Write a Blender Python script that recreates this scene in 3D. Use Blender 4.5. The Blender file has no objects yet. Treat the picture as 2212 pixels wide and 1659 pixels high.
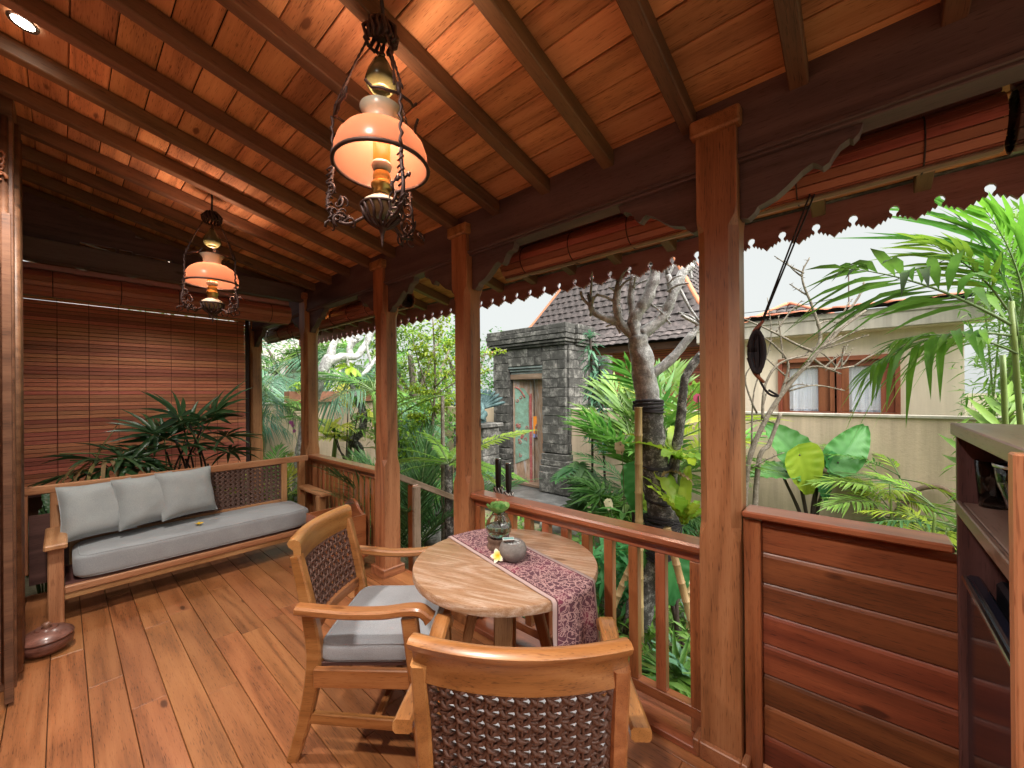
import bpy, bmesh, math, random
from mathutils import Vector, Matrix, noise
from mathutils.geometry import tessellate_polygon
RND = random.Random(7)
PI = math.pi
sc = bpy.context.scene
COL = sc.collection

# ------------------------------------------------------------------ camera
cam_d = bpy.data.cameras.new("camera")
cam = bpy.data.objects.new("camera", cam_d)
COL.objects.link(cam)
PITCH, ROLL = math.radians(0.1), math.radians(0.5)
f_ = Vector((0.75 * math.cos(PITCH), 0.6614 * math.cos(PITCH), math.sin(PITCH))).normalized()
r_ = f_.cross(Vector((0, 0, 1))).normalized()
u_ = r_.cross(f_)
rr = r_ * math.cos(ROLL) - u_ * math.sin(ROLL)
uu = u_ * math.cos(ROLL) + r_ * math.sin(ROLL)
mw = Matrix(((rr.x, uu.x, -f_.x, 0), (rr.y, uu.y, -f_.y, 0), (rr.z, uu.z, -f_.z, 1.5), (0, 0, 0, 1)))
cam.matrix_world = mw
cam_d.sensor_width = 36
cam_d.lens = 36 * 858.0 / 2212.0
cam_d.shift_y = (20.5 - 858.0 * 0.0017) / 2212.0      # the photograph is not quite centred on the horizon
cam_d.clip_start = 0.03
cam_d.clip_end = 600
sc.camera = cam

# ------------------------------------------------------------------ sky, sun, exposure
SUN_EL, SUN_AZ = math.radians(60), math.radians(262)      # azimuth measured from +X towards +Y
world = bpy.data.worlds.new("World")
sc.world = world
world.use_nodes = True
wn = world.node_tree
wn.nodes.clear()
sky = wn.nodes.new("ShaderNodeTexSky")
sky.sky_type = 'NISHITA'
sky.sun_disc = False
sky.sun_elevation = SUN_EL
sky.sun_rotation = PI / 2 - SUN_AZ
sky.air_density, sky.dust_density, sky.ozone_density = 1.0, 4.0, 1.0
hs = wn.nodes.new("ShaderNodeHueSaturation")
hs.inputs['Saturation'].default_value = 0.12               # an even overcast
bgn = wn.nodes.new("ShaderNodeBackground")
bgn.inputs['Strength'].default_value = 0.062 
wo = wn.nodes.new("ShaderNodeOutputWorld")
wn.links.new(sky.outputs[0], hs.inputs['Color'])
mixc = wn.nodes.new("ShaderNodeMix")                        # an even cloud layer over the clear-sky model
mixc.data_type = 'RGBA'
mixc.inputs[0].default_value = 0.78
mixc.inputs[7].default_value = (4.05, 4.25, 4.15, 1)
wn.links.new(hs.outputs[0], mixc.inputs[6])
wn.links.new(mixc.outputs[2], bgn.inputs['Color'])
wn.links.new(bgn.outputs[0], wo.inputs['Surface'])

sl = bpy.data.lights.new("sun", 'SUN')
sl.energy = 4.0
sl.angle = math.radians(85)
sl.color = (1.0, 0.96, 0.88)
so = bpy.data.objects.new("sun", sl)
COL.objects.link(so)
sd = Vector((math.cos(SUN_AZ) * math.cos(SUN_EL), math.sin(SUN_AZ) * math.cos(SUN_EL), math.sin(SUN_EL)))
so.rotation_euler = sd.to_track_quat('Z', 'Y').to_euler()
so.location = sd * 40

sc.view_settings.view_transform = 'Standard'
sc.view_settings.look = 'None'
sc.view_settings.exposure = 1.82
sc.view_settings.gamma = 1.0
sc.view_settings.use_curve_mapping = False
try:
    sc.cycles.use_denoising = True
    sc.cycles.max_bounces = 8
    sc.cycles.transparent_max_bounces = 12
    sc.cycles.sample_clamp_indirect = 6
    sc.cycles.caustics_reflective = False
    sc.cycles.caustics_refractive = False
except Exception:
    pass

# ------------------------------------------------------------------ node helpers
def new_mat(name):
    m = bpy.data.materials.new(name)
    m.use_nodes = True
    nt = m.node_tree
    b = nt.nodes['Principled BSDF']
    return m, nt, b

def nd(nt, typ, ins=None, **kw):
    n = nt.nodes.new(typ)
    for k, v in kw.items():
        setattr(n, k, v)
    for k, v in (ins or {}).items():
        if hasattr(v, 'is_linked') or isinstance(v, bpy.types.NodeSocket):
            nt.links.new(v, n.inputs[k])
        else:
            n.inputs[k].default_value = v
    return n

def mathn(nt, op, a, b=0.0, c=None):
    ins = {0: a, 1: b}
    if c is not None:
        ins[2] = c
    return nd(nt, 'ShaderNodeMath', ins, operation=op).outputs[0]

def ramp(nt, fac, stops):
    n = nt.nodes.new('ShaderNodeValToRGB')
    nt.links.new(fac, n.inputs[0])
    e = n.color_ramp.elements
    while len(e) > 1:
        e.remove(e[-1])
    e[0].position = stops[0][0]
    e[0].color = (*stops[0][1], 1)
    for p, c in stops[1:]:
        q = e.new(p)
        q.color = (*c, 1)
    return n.outputs[0]

def obj_coords(nt, spread=37.0):
    tc = nt.nodes.new('ShaderNodeTexCoord')
    oi = nt.nodes.new('ShaderNodeObjectInfo')
    mul = nd(nt, 'ShaderNodeVectorMath', {0: (spread, spread * .7, spread * .37), 1: oi.outputs['Random']}, operation='MULTIPLY')
    add = nd(nt, 'ShaderNodeVectorMath', {0: tc.outputs['Object'], 1: mul.outputs[0]}, operation='ADD')
    return add.outputs[0], oi.outputs['Random']

def vary(nt, col, rnd, val=0.3, hue=0.02, sat=0.0):
    v = mathn(nt, 'MULTIPLY_ADD', rnd, val, 1 - val / 2)
    r2 = mathn(nt, 'FRACT', mathn(nt, 'MULTIPLY', rnd, 17.31))
    h = mathn(nt, 'MULTIPLY_ADD', r2, hue, 0.5 - hue / 2)
    n = nd(nt, 'ShaderNodeHueSaturation', {'Hue': h, 'Value': v, 'Color': col, 'Saturation': 1 + sat})
    return n.outputs[0]

def bump(nt, b, h, strength=.2, dist=.01):
    n = nd(nt, 'ShaderNodeBump', {'Height': h, 'Strength': strength, 'Distance': dist})
    nt.links.new(n.outputs[0], b.inputs['Normal'])

def wood(name, dark, mid, light, rough=.42, gs=1.0, var=.35, hue=.02, bands=16.0, coat=0.0, bmp=.12, knots=True, bw=.20):
    m, nt, b = new_mat(name)
    v, rnd = obj_coords(nt)
    mp = nd(nt, 'ShaderNodeMapping', {'Vector': v, 'Scale': (1.5 * gs, 44 * gs, 44 * gs)})
    f1 = nd(nt, 'ShaderNodeTexNoise', {'Vector': mp.outputs[0], 'Scale': 1.5, 'Detail': 5.0, 'Roughness': .6, 'Distortion': .15}).outputs[0]
    mpb = nd(nt, 'ShaderNodeMapping', {'Vector': v, 'Scale': (7 * gs, 190 * gs, 190 * gs)})
    f2 = nd(nt, 'ShaderNodeTexNoise', {'Vector': mpb.outputs[0], 'Scale': 1.2, 'Detail': 3.0, 'Roughness': .6}).outputs[0]
    fine = mathn(nt, 'ADD', mathn(nt, 'MULTIPLY', f1, .62), mathn(nt, 'MULTIPLY', f2, .38))
    mp2 = nd(nt, 'ShaderNodeMapping', {'Vector': v, 'Scale': (.55 * gs, 5.0 * gs, 5.0 * gs)})
    low = nd(nt, 'ShaderNodeTexNoise', {'Vector': mp2.outputs[0], 'Scale': 1.0, 'Detail': 1.5, 'Roughness': .5, 'Distortion': .1}).outputs[0]
    s = mathn(nt, 'SINE', mathn(nt, 'MULTIPLY', low, bands * 2))
    s = mathn(nt, 'MULTIPLY_ADD', s, .5, .5)
    mp3 = nd(nt, 'ShaderNodeMapping', {'Vector': v, 'Scale': (2.5, 2.5, 2.5)})
    blot = nd(nt, 'ShaderNodeTexNoise', {'Vector': mp3.outputs[0], 'Scale': 1.0, 'Detail': 3.0}).outputs[0]
    f = mathn(nt, 'ADD', mathn(nt, 'MULTIPLY', s, bw), mathn(nt, 'MULTIPLY', fine, .80 - bw))
    f = mathn(nt, 'ADD', f, mathn(nt, 'MULTIPLY', blot, .25))
    mpf = nd(nt, 'ShaderNodeMapping', {'Vector': v, 'Scale': (22 * gs, 300 * gs, 300 * gs)})
    fl = nd(nt, 'ShaderNodeTexNoise', {'Vector': mpf.outputs[0], 'Scale': 1.0, 'Detail': 1.0}).outputs[0]
    f = mathn(nt, 'SUBTRACT', f, nd(nt, 'ShaderNodeMapRange', {0: fl, 1: .60, 2: .72, 3: 0.0, 4: .22}).outputs[0])
    if knots:
        vo = nd(nt, 'ShaderNodeTexVoronoi', {'Vector': nd(nt, 'ShaderNodeMapping', {'Vector': v, 'Scale': (2.2, 6, 6)}).outputs[0], 'Scale': 1.0})
        k = nd(nt, 'ShaderNodeMapRange', {0: vo.outputs['Distance'], 1: .03, 2: .10, 3: .5, 4: 0.0}).outputs[0]
        f = mathn(nt, 'SUBTRACT', f, k)
    c = ramp(nt, f, [(.22, dark), (.5, mid), (.78, light)])
    c = vary(nt, c, rnd, var, hue)
    nt.links.new(c, b.inputs['Base Color'])
    rg = mathn(nt, 'MULTIPLY_ADD', fine, .25, rough - .12)
    nt.links.new(rg, b.inputs['Roughness'])
    b.inputs['Coat Weight'].default_value = coat
    b.inputs['Coat Roughness'].default_value = .18
    bump(nt, b, fine, bmp, .004)
    return m

def plain(name, col, rough=.5, metal=0.0, var=0.0, nscale=0.0, namt=.2, bmp=0.0, bscale=40, streak=0.0, **kw):
    m, nt, b = new_mat(name)
    b.inputs['Roughness'].default_value = rough
    b.inputs['Metallic'].default_value = metal
    v, rnd = obj_coords(nt)
    c = nd(nt, 'ShaderNodeRGB').outputs[0]
    c.default_value = (*col, 1)
    if nscale:
        n = nd(nt, 'ShaderNodeTexNoise', {'Vector': v, 'Scale': nscale, 'Detail': 5.0, 'Roughness': .6}).outputs[0]
        k = mathn(nt, 'MULTIPLY_ADD', n, 2 * namt, 1 - namt)
        c = nd(nt, 'ShaderNodeHueSaturation', {'Value': k, 'Color': c}).outputs[0]
    if streak:
        ms = nd(nt, 'ShaderNodeMapping', {'Vector': v, 'Scale': (3.0, 3.0, .22)})
        sn = nd(nt, 'ShaderNodeTexNoise', {'Vector': ms.outputs[0], 'Scale': 1.6, 'Detail': 6.0, 'Roughness': .65}).outputs[0]
        c = nd(nt, 'ShaderNodeHueSaturation', {'Value': nd(nt, 'ShaderNodeMapRange', {0: sn, 1: .35, 2: .62, 3: 1.0, 4: 1.0 - streak}).outputs[0], 'Color': c}).outputs[0]
    if var:
        c = vary(nt, c, rnd, var, .015)
    nt.links.new(c, b.inputs['Base Color'])
    if bmp:
        n2 = nd(nt, 'ShaderNodeTexNoise', {'Vector': v, 'Scale': bscale, 'Detail': 5.0, 'Roughness': .65}).outputs[0]
        bump(nt, b, n2, bmp, .01)
    for k, val in kw.items():
        b.inputs[k.replace('_', ' ')].default_value = val
    return m

def leaf_mat(name, c1, c2, rough=.38, trans=.3, var=.35, hue=.05, nscale=9.0):
    m, nt, b = new_mat(name)
    v, rnd = obj_coords(nt, 11.0)
    geo = nt.nodes.new('ShaderNodeNewGeometry')
    n = nd(nt, 'ShaderNodeTexNoise', {'Vector': v, 'Scale': nscale, 'Detail': 3.0}).outputs[0]
    f = mathn(nt, 'ADD', mathn(nt, 'MULTIPLY', n, .6), mathn(nt, 'MULTIPLY', geo.outputs['Random Per Island'], .5))
    c = ramp(nt, f, [(.25, c1), (.8, c2)])
    c = vary(nt, c, rnd, var, hue)
    nt.links.new(c, b.inputs['Base Color'])
    b.inputs['Roughness'].default_value = rough
    b.inputs['Specular IOR Level'].default_value = .45
    tr = nd(nt, 'ShaderNodeBsdfTranslucent', {'Color': c})
    mx = nd(nt, 'ShaderNodeMixShader', {0: trans, 1: b.outputs[0], 2: tr.outputs[0]})
    nt.links.new(mx.outputs[0], nt.nodes['Material Output'].inputs['Surface'])
    return m

def stone_mat(name, c1, c2, c3, scale=6.0, bmp=.6, var=.3, rough=.85):
    m, nt, b = new_mat(name)
    v, rnd = obj_coords(nt)
    n = nd(nt, 'ShaderNodeTexNoise', {'Vector': v, 'Scale': scale, 'Detail': 8.0, 'Roughness': .7}).outputs[0]
    n2 = nd(nt, 'ShaderNodeTexNoise', {'Vector': v, 'Scale': scale * 5, 'Detail': 6.0, 'Roughness': .7}).outputs[0]
    f = mathn(nt, 'ADD', mathn(nt, 'MULTIPLY', n, .75), mathn(nt, 'MULTIPLY', n2, .3))
    c = ramp(nt, f, [(.3, c1), (.52, c2), (.66, c3)])
    c = vary(nt, c, rnd, var, .01)
    nt.links.new(c, b.inputs['Base Color'])
    b.inputs['Roughness'].default_value = rough
    bump(nt, b, mathn(nt, 'ADD', n, mathn(nt, 'MULTIPLY', n2, .6)), bmp, .02)
    return m

M = {}
M['floor'] = wood('floor_teak', (.10, .035, .012), (.305, .112, .039), (.41, .172, .066), rough=.42, var=.24, hue=.008, coat=.08)
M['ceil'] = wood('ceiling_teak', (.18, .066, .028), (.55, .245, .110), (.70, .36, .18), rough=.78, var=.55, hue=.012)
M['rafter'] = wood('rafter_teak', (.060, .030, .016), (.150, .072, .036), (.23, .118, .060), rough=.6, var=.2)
M['post'] = wood('post_teak', (.105, .038, .016), (.33, .135, .055), (.47, .225, .105), rough=.42, var=.2, gs=.8, bands=20)
M['rail'] = wood('rail_teak', (.13, .038, .015), (.31, .098, .038), (.42, .155, .064), rough=.34, var=.25, coat=.8)
M['panel'] = wood('panel_teak', (.060, .017, .009), (.175, .048, .020), (.29, .090, .035), rough=.42, var=.5, coat=.1)
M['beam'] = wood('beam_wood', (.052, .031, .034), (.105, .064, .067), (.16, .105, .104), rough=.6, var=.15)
M['fascia'] = wood('fascia_wood', (.22, .10, .112), (.40, .185, .205), (.48, .26, .27), rough=.6, var=.1)
M['chair'] = wood('chair_teak', (.14, .050, .015), (.35, .140, .043), (.47, .225, .085), rough=.33, var=.12, gs=1.3, coat=.3)
M['sofa'] = wood('sofa_teak', (.20, .08, .03), (.40, .185, .082), (.55, .30, .15), rough=.45, var=.12)
M['tabletop'] = wood('table_weathered', (.20, .085, .042), (.40, .215, .13), (.70, .56, .48), rough=.38, var=.0, gs=2.1, bands=30, bw=.12, coat=.25)
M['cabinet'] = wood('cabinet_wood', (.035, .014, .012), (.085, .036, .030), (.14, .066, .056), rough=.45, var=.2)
M['oldwood'] = wood('weathered_wood', (.10, .06, .04), (.21, .14, .095), (.34, .25, .19), rough=.8, var=.3, bmp=.4)
M['column'] = wood('column_teak', (.045, .020, .010), (.135, .060, .028), (.22, .11, .055), rough=.55, var=.1)
M['driftwood'] = wood('drift_wood', (.07, .045, .03), (.16, .105, .07), (.26, .18, .12), rough=.8, var=.3, bmp=.4)
M['blind'] = wood('blind_slat', (.40, .110, .062), (.70, .235, .135), (.82, .33, .20), rough=.5, var=.6, hue=.025, knots=False, bw=.08)
M['rollblind'] = wood('rolled_slat', (.20, .056, .040), (.36, .110, .075), (.46, .17, .11), rough=.5, var=.35, hue=.02, knots=False)
M['cord'] = plain('dark_cord', (.03, .013, .012), .8)
M['blackrope'] = plain('black_rope', (.016, .012, .016), .75)
M['rattan'] = plain('dark_rattan', (.115, .052, .036), .5, nscale=60, namt=.5, bmp=.3, bscale=120)
M['weave2'] = plain('sofa_rattan', (.135, .075, .058), .55, nscale=60, namt=.45, bmp=.3, bscale=120)
M['dark'] = plain('dark_void', (.012, .009, .008), .9)
M['wall'] = plain('house_wall', (.16, .07, .04), .7, nscale=5)
M['plaster'] = plain('beige_plaster', (.61, .48, .36), .9, nscale=1.3, namt=.13, bmp=.35, bscale=30, streak=.3)
M['plaster2'] = plain('house_plaster', (.76, .66, .53), .9, nscale=.9, namt=.08, bmp=.25, bscale=40, streak=.18)
M['trim'] = plain('grey_trim', (.50, .46, .40), .8, nscale=2, namt=.12, streak=.35)
M['andesite'] = stone_mat('andesite', (.025, .024, .023), (.064, .062, .058), (.25, .24, .225), 5.0, .9, .6)
M['paving'] = stone_mat('paving', (.045, .046, .047), (.085, .086, .086), (.14, .14, .14), 3.0, .2, .2, .35)
M['rock'] = stone_mat('river_rock', (.10, .10, .098), (.20, .195, .185), (.34, .33, .31), 4.0, .5, .35)
M['steel'] = plain('steel', (.55, .55, .55), .25, 1.0)

# ------------------------------------------------------------------ object helpers
WM = {}
I4 = Matrix.Identity(4)
def T3(x, y, z): return Matrix.Translation((x, y, z))
def RZ(a): return Matrix.Rotation(a, 4, 'Z')
def RY(a): return Matrix.Rotation(a, 4, 'Y')
def RX(a): return Matrix.Rotation(a, 4, 'X')

def tag(o, label=None, cat=None, group=None, kind=None):
    if label: o['label'] = label
    if cat: o['category'] = cat
    if group: o['group'] = group
    if kind: o['kind'] = kind
    return o

def link(name, data, mw=I4, parent=None):
    o = bpy.data.objects.new(name, data)
    COL.objects.link(o)
    if parent is not None:
        o.parent = parent
        o.matrix_parent_inverse = I4
        o.matrix_basis = WM[parent.name].inverted() @ mw
    else:
        o.matrix_basis = mw
    WM[o.name] = mw.copy()
    return o

def thing(name, label, cat, loc=(0, 0, 0), rz=0, group=None):
    o = link(name, None, T3(*loc) @ RZ(rz))
    o.empty_display_size = .1
    return tag(o, label, cat, group)

def copy_tree(o, mw, parent=None, label=None):
    c = o.copy()
    COL.objects.link(c)
    if parent is None:
        c.matrix_basis = mw
    else:
        c.parent = parent
    WM[c.name] = mw
    if label: c['label'] = label
    for ch in list(o.children):
        copy_tree(ch, mw @ ch.matrix_basis, c)
    return c

class MB:
    """collects verts and faces"""
    def __init__(s):
        s.v, s.f, s.smooth = [], [], []
    def add(s, vs, fs, smooth=False, mw=None):
        k = len(s.v)
        if mw is not None:
            vs = [mw @ Vector(p) for p in vs]
        s.v.extend([tuple(p) for p in vs])
        s.f.extend([tuple(i + k for i in q) for q in fs])
        s.smooth.extend([smooth] * len(fs))
        return s
    def box(s, c, d, b=.0, mw=None):
        vs, fs = cbox(*d, b)
        m = T3(*c)
        return s.add(vs, fs, False, m if mw is None else mw @ m)
    def bar(s, p0, p1, w, t, up=(0, 0, 1), b=.002):
        mw, L = frame(p0, p1, up)
        vs, fs = cbox(L, w, t, b)
        return s.add(vs, fs, False, mw)
    def tube(s, path, rad, n=8, cap=True, mw=None):
        vs, fs = tube_geo(path, rad, n, cap)
        return s.add(vs, fs, True, mw)
    def lathe(s, prof, n=24, mw=None, smooth=True, cap=False):
        vs, fs = [], []
        for r, z in prof:
            for i in range(n):
                a = 2 * PI * i / n
                vs.append((r * math.cos(a), r * math.sin(a), z))
        for j in range(len(prof) - 1):
            for i in range(n):
                i2 = (i + 1) % n
                fs.append((j * n + i, j * n + i2, (j + 1) * n + i2, (j + 1) * n + i))
        if cap and prof[0][0] > 2e-4:
            fs.append(tuple(reversed(range(n))))
        if cap and prof[-1][0] > 2e-4:
            k = (len(prof) - 1) * n
            fs.append(tuple(range(k, k + n)))
        return s.add(vs, fs, smooth, mw)
    def prism(s, poly, t, mw=None):
        """2D polygon (x,y) extruded along z by t"""
        n = len(poly)
        vs = [(x, y, 0) for x, y in poly] + [(x, y, t) for x, y in poly]
        tri = tessellate_polygon([[Vector((x, y, 0)) for x, y in poly]])
        area = sum(poly[i][0] * poly[(i + 1) % n][1] - poly[(i + 1) % n][0] * poly[i][1] for i in range(n))
        fs = []
        for a, b, c in tri:
            pa, pb, pc = poly[a], poly[b], poly[c]
            cr = (pb[0] - pa[0]) * (pc[1] - pa[1]) - (pb[1] - pa[1]) * (pc[0] - pa[0])
            if cr < 0:
                b, c = c, b
            fs.append((c, b, a))
            fs.append((a + n, b + n, c + n))
        for i in range(n):
            j = (i + 1) % n
            fs.append((i, j, j + n, i + n) if area > 0 else (j, i, i + n, j + n))
        return s.add(vs, fs, False, mw)
    def grid(s, fn, nu, nv, mw=None, smooth=True):
        vs = [fn(i / nu, j / nv) for i in range(nu + 1) for j in range(nv + 1)]
        fs = []
        for i in range(nu):
            for j in range(nv):
                a = i * (nv + 1) + j
                fs.append((a, a + nv + 1, a + nv + 2, a + 1))
        return s.add(vs, fs, smooth, mw)
    def data(s, name, mat):
        me = bpy.data.meshes.new(name)
        me.from_pydata(s.v, [], s.f)
        me.polygons.foreach_set('use_smooth', s.smooth)
        mats = mat if isinstance(mat, list) else [mat]
        for m in mats:
            me.materials.append(m)
        me.update()
        return me
    def build(s, name, mat, parent=None, mw=I4):
        return link(name, s.data(name, mat), mw, parent)

def cbox(L, W, H, b=0.0):
    x, y, z = L / 2, W / 2, H / 2
    if b <= 0:
        vs = [(sx * x, sy * y, sz * z) for sx in (-1, 1) for sy in (-1, 1) for sz in (-1, 1)]
        return vs, [(0, 1, 3, 2), (4, 6, 7, 5), (0, 4, 5, 1), (2, 3, 7, 6), (0, 2, 6, 4), (1, 5, 7, 3)]
    b = min(b, x * .45, y * .45, z * .45)
    vs, idx = [], {}
    for sx in (-1, 1):
        for sy in (-1, 1):
            for sz in (-1, 1):
                for ax in range(3):
                    p = [sx * (x - (b if ax != 0 else 0)), sy * (y - (b if ax != 1 else 0)), sz * (z - (b if ax != 2 else 0))]
                    idx[(sx, sy, sz, ax)] = len(vs)
                    vs.append(tuple(p))
    fs = []
    g = lambda sx, sy, sz, ax: idx[(sx, sy, sz, ax)]
    def face(q):
        # orient outwards
        c = sum((Vector(vs[i]) for i in q), Vector()) / len(q)
        nrm = (Vector(vs[q[1]]) - Vector(vs[q[0]])).cross(Vector(vs[q[2]]) - Vector(vs[q[1]]))
        fs.append(tuple(q) if nrm.dot(c) > 0 else tuple(reversed(q)))
    for s in (-1, 1):
        face([g(s, -1, -1, 0), g(s, 1, -1, 0), g(s, 1, 1, 0), g(s, -1, 1, 0)])
        face([g(-1, s, -1, 1), g(1, s, -1, 1), g(1, s, 1, 1), g(-1, s, 1, 1)])
        face([g(-1, -1, s, 2), g(1, -1, s, 2), g(1, 1, s, 2), g(-1, 1, s, 2)])
        for t in (-1, 1):
            face([g(s, t, -1, 0), g(s, t, 1, 0), g(s, t, 1, 1), g(s, t, -1, 1)])
            face([g(s, -1, t, 0), g(s, 1, t, 0), g(s, 1, t, 2), g(s, -1, t, 2)])
            face([g(-1, s, t, 1), g(1, s, t, 1), g(1, s, t, 2), g(-1, s, t, 2)])
            for r in (-1, 1):
                face([g(s, t, r, 0), g(s, t, r, 1), g(s, t, r, 2)])
    return vs, fs

def frame(p0, p1, up=(0, 0, 1)):
    p0, p1 = Vector(p0), Vector(p1)
    x = p1 - p0
    L = x.length
    x.normalize()
    u = Vector(up)
    y = u.cross(x)
    if y.length < 1e-4:
        y = Vector((0, 1, 0)).cross(x)
        if y.length < 1e-4: y = Vector((1, 0, 0)).cross(x)
    y.normalize()
    z = x.cross(y)
    c = (p0 + p1) / 2
    return Matrix(((x.x, y.x, z.x, c.x), (x.y, y.y, z.y, c.y), (x.z, y.z, z.z, c.z), (0, 0, 0, 1))), L

BOXES = {}
def beam(name, parent, p0, p1, w, t, mat, up=(0, 0, 1), b=.003):
    """a straight piece of timber; local X runs along it"""
    mw, L = frame(p0, p1, up)
    key = (round(L, 4), round(w, 4), round(t, 4), b, mat.name)
    me = BOXES.get(key)
    if me is None:
        vs, fs = cbox(L, w, t, b)
        me = MB().add(vs, fs).data(name, mat)
        BOXES[key] = me
    return link(name, me, mw, parent)

def block(name, parent, c, d, mat, rz=0, b=.003):
    key = (round(d[0], 4), round(d[1], 4), round(d[2], 4), b, mat.name)
    me = BOXES.get(key)
    if me is None:
        vs, fs = cbox(*d, b)
        me = MB().add(vs, fs).data(name, mat)
        BOXES[key] = me
    return link(name, me, T3(*c) @ RZ(rz), parent)

def tube_geo(path, rad, n=8, cap=True):
    P = [Vector(p) for p in path]
    m = len(P)
    R = rad if hasattr(rad, '__len__') else [rad] * m
    vs, fs = [], []
    t0 = (P[1] - P[0]).normalized()
    a = Vector((0, 0, 1)) if abs(t0.z) < .9 else Vector((1, 0, 0))
    nrm = (a - t0 * a.dot(t0)).normalized()
    for i in range(m):
        t = (P[min(i + 1, m - 1)] - P[max(i - 1, 0)])
        t = t.normalized() if t.length > 1e-9 else t0
        nrm = (nrm - t * nrm.dot(t))
        nrm = nrm.normalized() if nrm.length > 1e-6 else a
        bn = t.cross(nrm)
        for k in range(n):
            an = 2 * PI * k / n
            vs.append(P[i] + (nrm * math.cos(an) + bn * math.sin(an)) * R[i])
    for i in range(m - 1):
        for k in range(n):
            k2 = (k + 1) % n
            fs.append((i * n + k, i * n + k2, (i + 1) * n + k2, (i + 1) * n + k))
    if cap:
        fs.append(tuple(reversed(range(n))))
        fs.append(tuple(range((m - 1) * n, m * n)))
    return vs, fs

def sweep(path, sec, side, closed_caps=True):
    """sweep a 2D section (list of (a,b) per point; a along side, b along side x tangent) along a path"""
    P = [Vector(p) for p in path]
    side = Vector(side).normalized()
    m, vs, fs = len(P), [], []
    for i in range(m):
        t = (P[min(i + 1, m - 1)] - P[max(i - 1, 0)]).normalized()
        nb = t.cross(side).normalized()
        s = sec(i) if callable(sec) else sec
        for a, b in s:
            vs.append(P[i] + side * a + nb * b)
    n = len(vs) // m
    for i in range(m - 1):
        for k in range(n):
            k2 = (k + 1) % n
            fs.append((i * n + k, (i + 1) * n + k, (i + 1) * n + k2, i * n + k2))
    if closed_caps:
        fs.append(tuple(range(n)))
        fs.append(tuple(reversed(range((m - 1) * n, m * n))))
    return vs, fs

def rect_sec(w, t, c=.006):
    w, t = w / 2, t / 2
    c = min(c, w * .6, t * .6)
    return [(-w, -t + c), (-w, t - c), (-w + c, t), (w - c, t), (w, t - c), (w, -t + c), (w - c, -t), (-w + c, -t)]

def fix_normals(o_or_me):
    me = o_or_me.data if hasattr(o_or_me, 'data') else o_or_me
    bm = bmesh.new()
    bm.from_mesh(me)
    bmesh.ops.recalc_face_normals(bm, faces=bm.faces)
    bm.to_mesh(me)
    bm.free()

def swept(name, parent, path, sec, side, mat, mw=I4, smooth=True):
    vs, fs = sweep(path, sec, side)
    o = MB().add(vs, fs, smooth).build(name, mat, parent, mw)
    fix_normals(o)
    if smooth:
        auto_smooth(o.data, 40)
    return o

def auto_smooth(me, deg=35):
    bm = bmesh.new()
    bm.from_mesh(me)
    lim = math.radians(deg)
    for e in bm.edges:
        if len(e.link_faces) == 2 and e.calc_face_angle(0) > lim:
            e.smooth = False
    bm.to_mesh(me)
    bm.free()

def lerp(a, b, t): return a + (b - a) * t
def bez(p, n=12):
    """Catmull-Rom through points"""
    P = [Vector(q) for q in p]
    out = []
    for i in range(len(P) - 1):
        a, b, c, d = P[max(i - 1, 0)], P[i], P[i + 1], P[min(i + 2, len(P) - 1)]
        for k in range(n):
            t = k / n
            out.append(.5 * ((2 * b) + (c - a) * t + (2 * a - 5 * b + 4 * c - d) * t * t + (3 * b - a - 3 * c + d) * t ** 3))
    out.append(P[-1])
    return out

# ================================================================== SETTING
PX = 1.82                                   # line of the posts
POSTS = [-1.12, .437, 2.0, 3.02, 4.6, 6.48]
SL = .214
TH = math.atan(SL)
def zr(x): return 2.605 + SL * (1.746 - x)   # underside of rafters
RAFT = .075

# ground
gm, gnt, gb = new_mat('garden_soil')
gv = gnt.nodes.new('ShaderNodeTexCoord').outputs['Object']
n1 = nd(gnt, 'ShaderNodeTexNoise', {'Vector': gv, 'Scale': 1.3, 'Detail': 6.0, 'Roughness': .65}).outputs[0]
n2 = nd(gnt, 'ShaderNodeTexNoise', {'Vector': gv, 'Scale': 38.0, 'Detail': 5.0, 'Roughness': .7}).outputs[0]
gc = ramp(gnt, mathn(gnt, 'ADD', mathn(gnt, 'MULTIPLY', n1, .7), mathn(gnt, 'MULTIPLY', n2, .35)),
          [(.3, (.045, .055, .022)), (.5, (.10, .095, .05)), (.65, (.24, .20, .13)), (.8, (.32, .27, .19))])
gnt.links.new(gc, gb.inputs['Base Color'])
gb.inputs['Roughness'].default_value = .95
bump(gnt, gb, n2, .6, .02)
G0 = -.45
def ground_z(x, y):
    return G0 + .03 * noise.noise(Vector((x * .9, y * .9, 0)))
mb = MB()
def gfun(u, v):
    # fine near the veranda, coarse out to the horizon
    s = lambda t: math.copysign(abs(2 * t - 1) ** 3.2, 2 * t - 1) * 300
    x, y = s(u) + 4, s(v) + 3
    d = math.hypot(x - 4, y - 3)
    return (x, y, G0 + (.03 * noise.noise(Vector((x * .9, y * .9, 0))) if d < 12 else 0))
mb.grid(gfun, 90, 90)
tag(mb.build('ground', gm), kind='structure')

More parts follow.
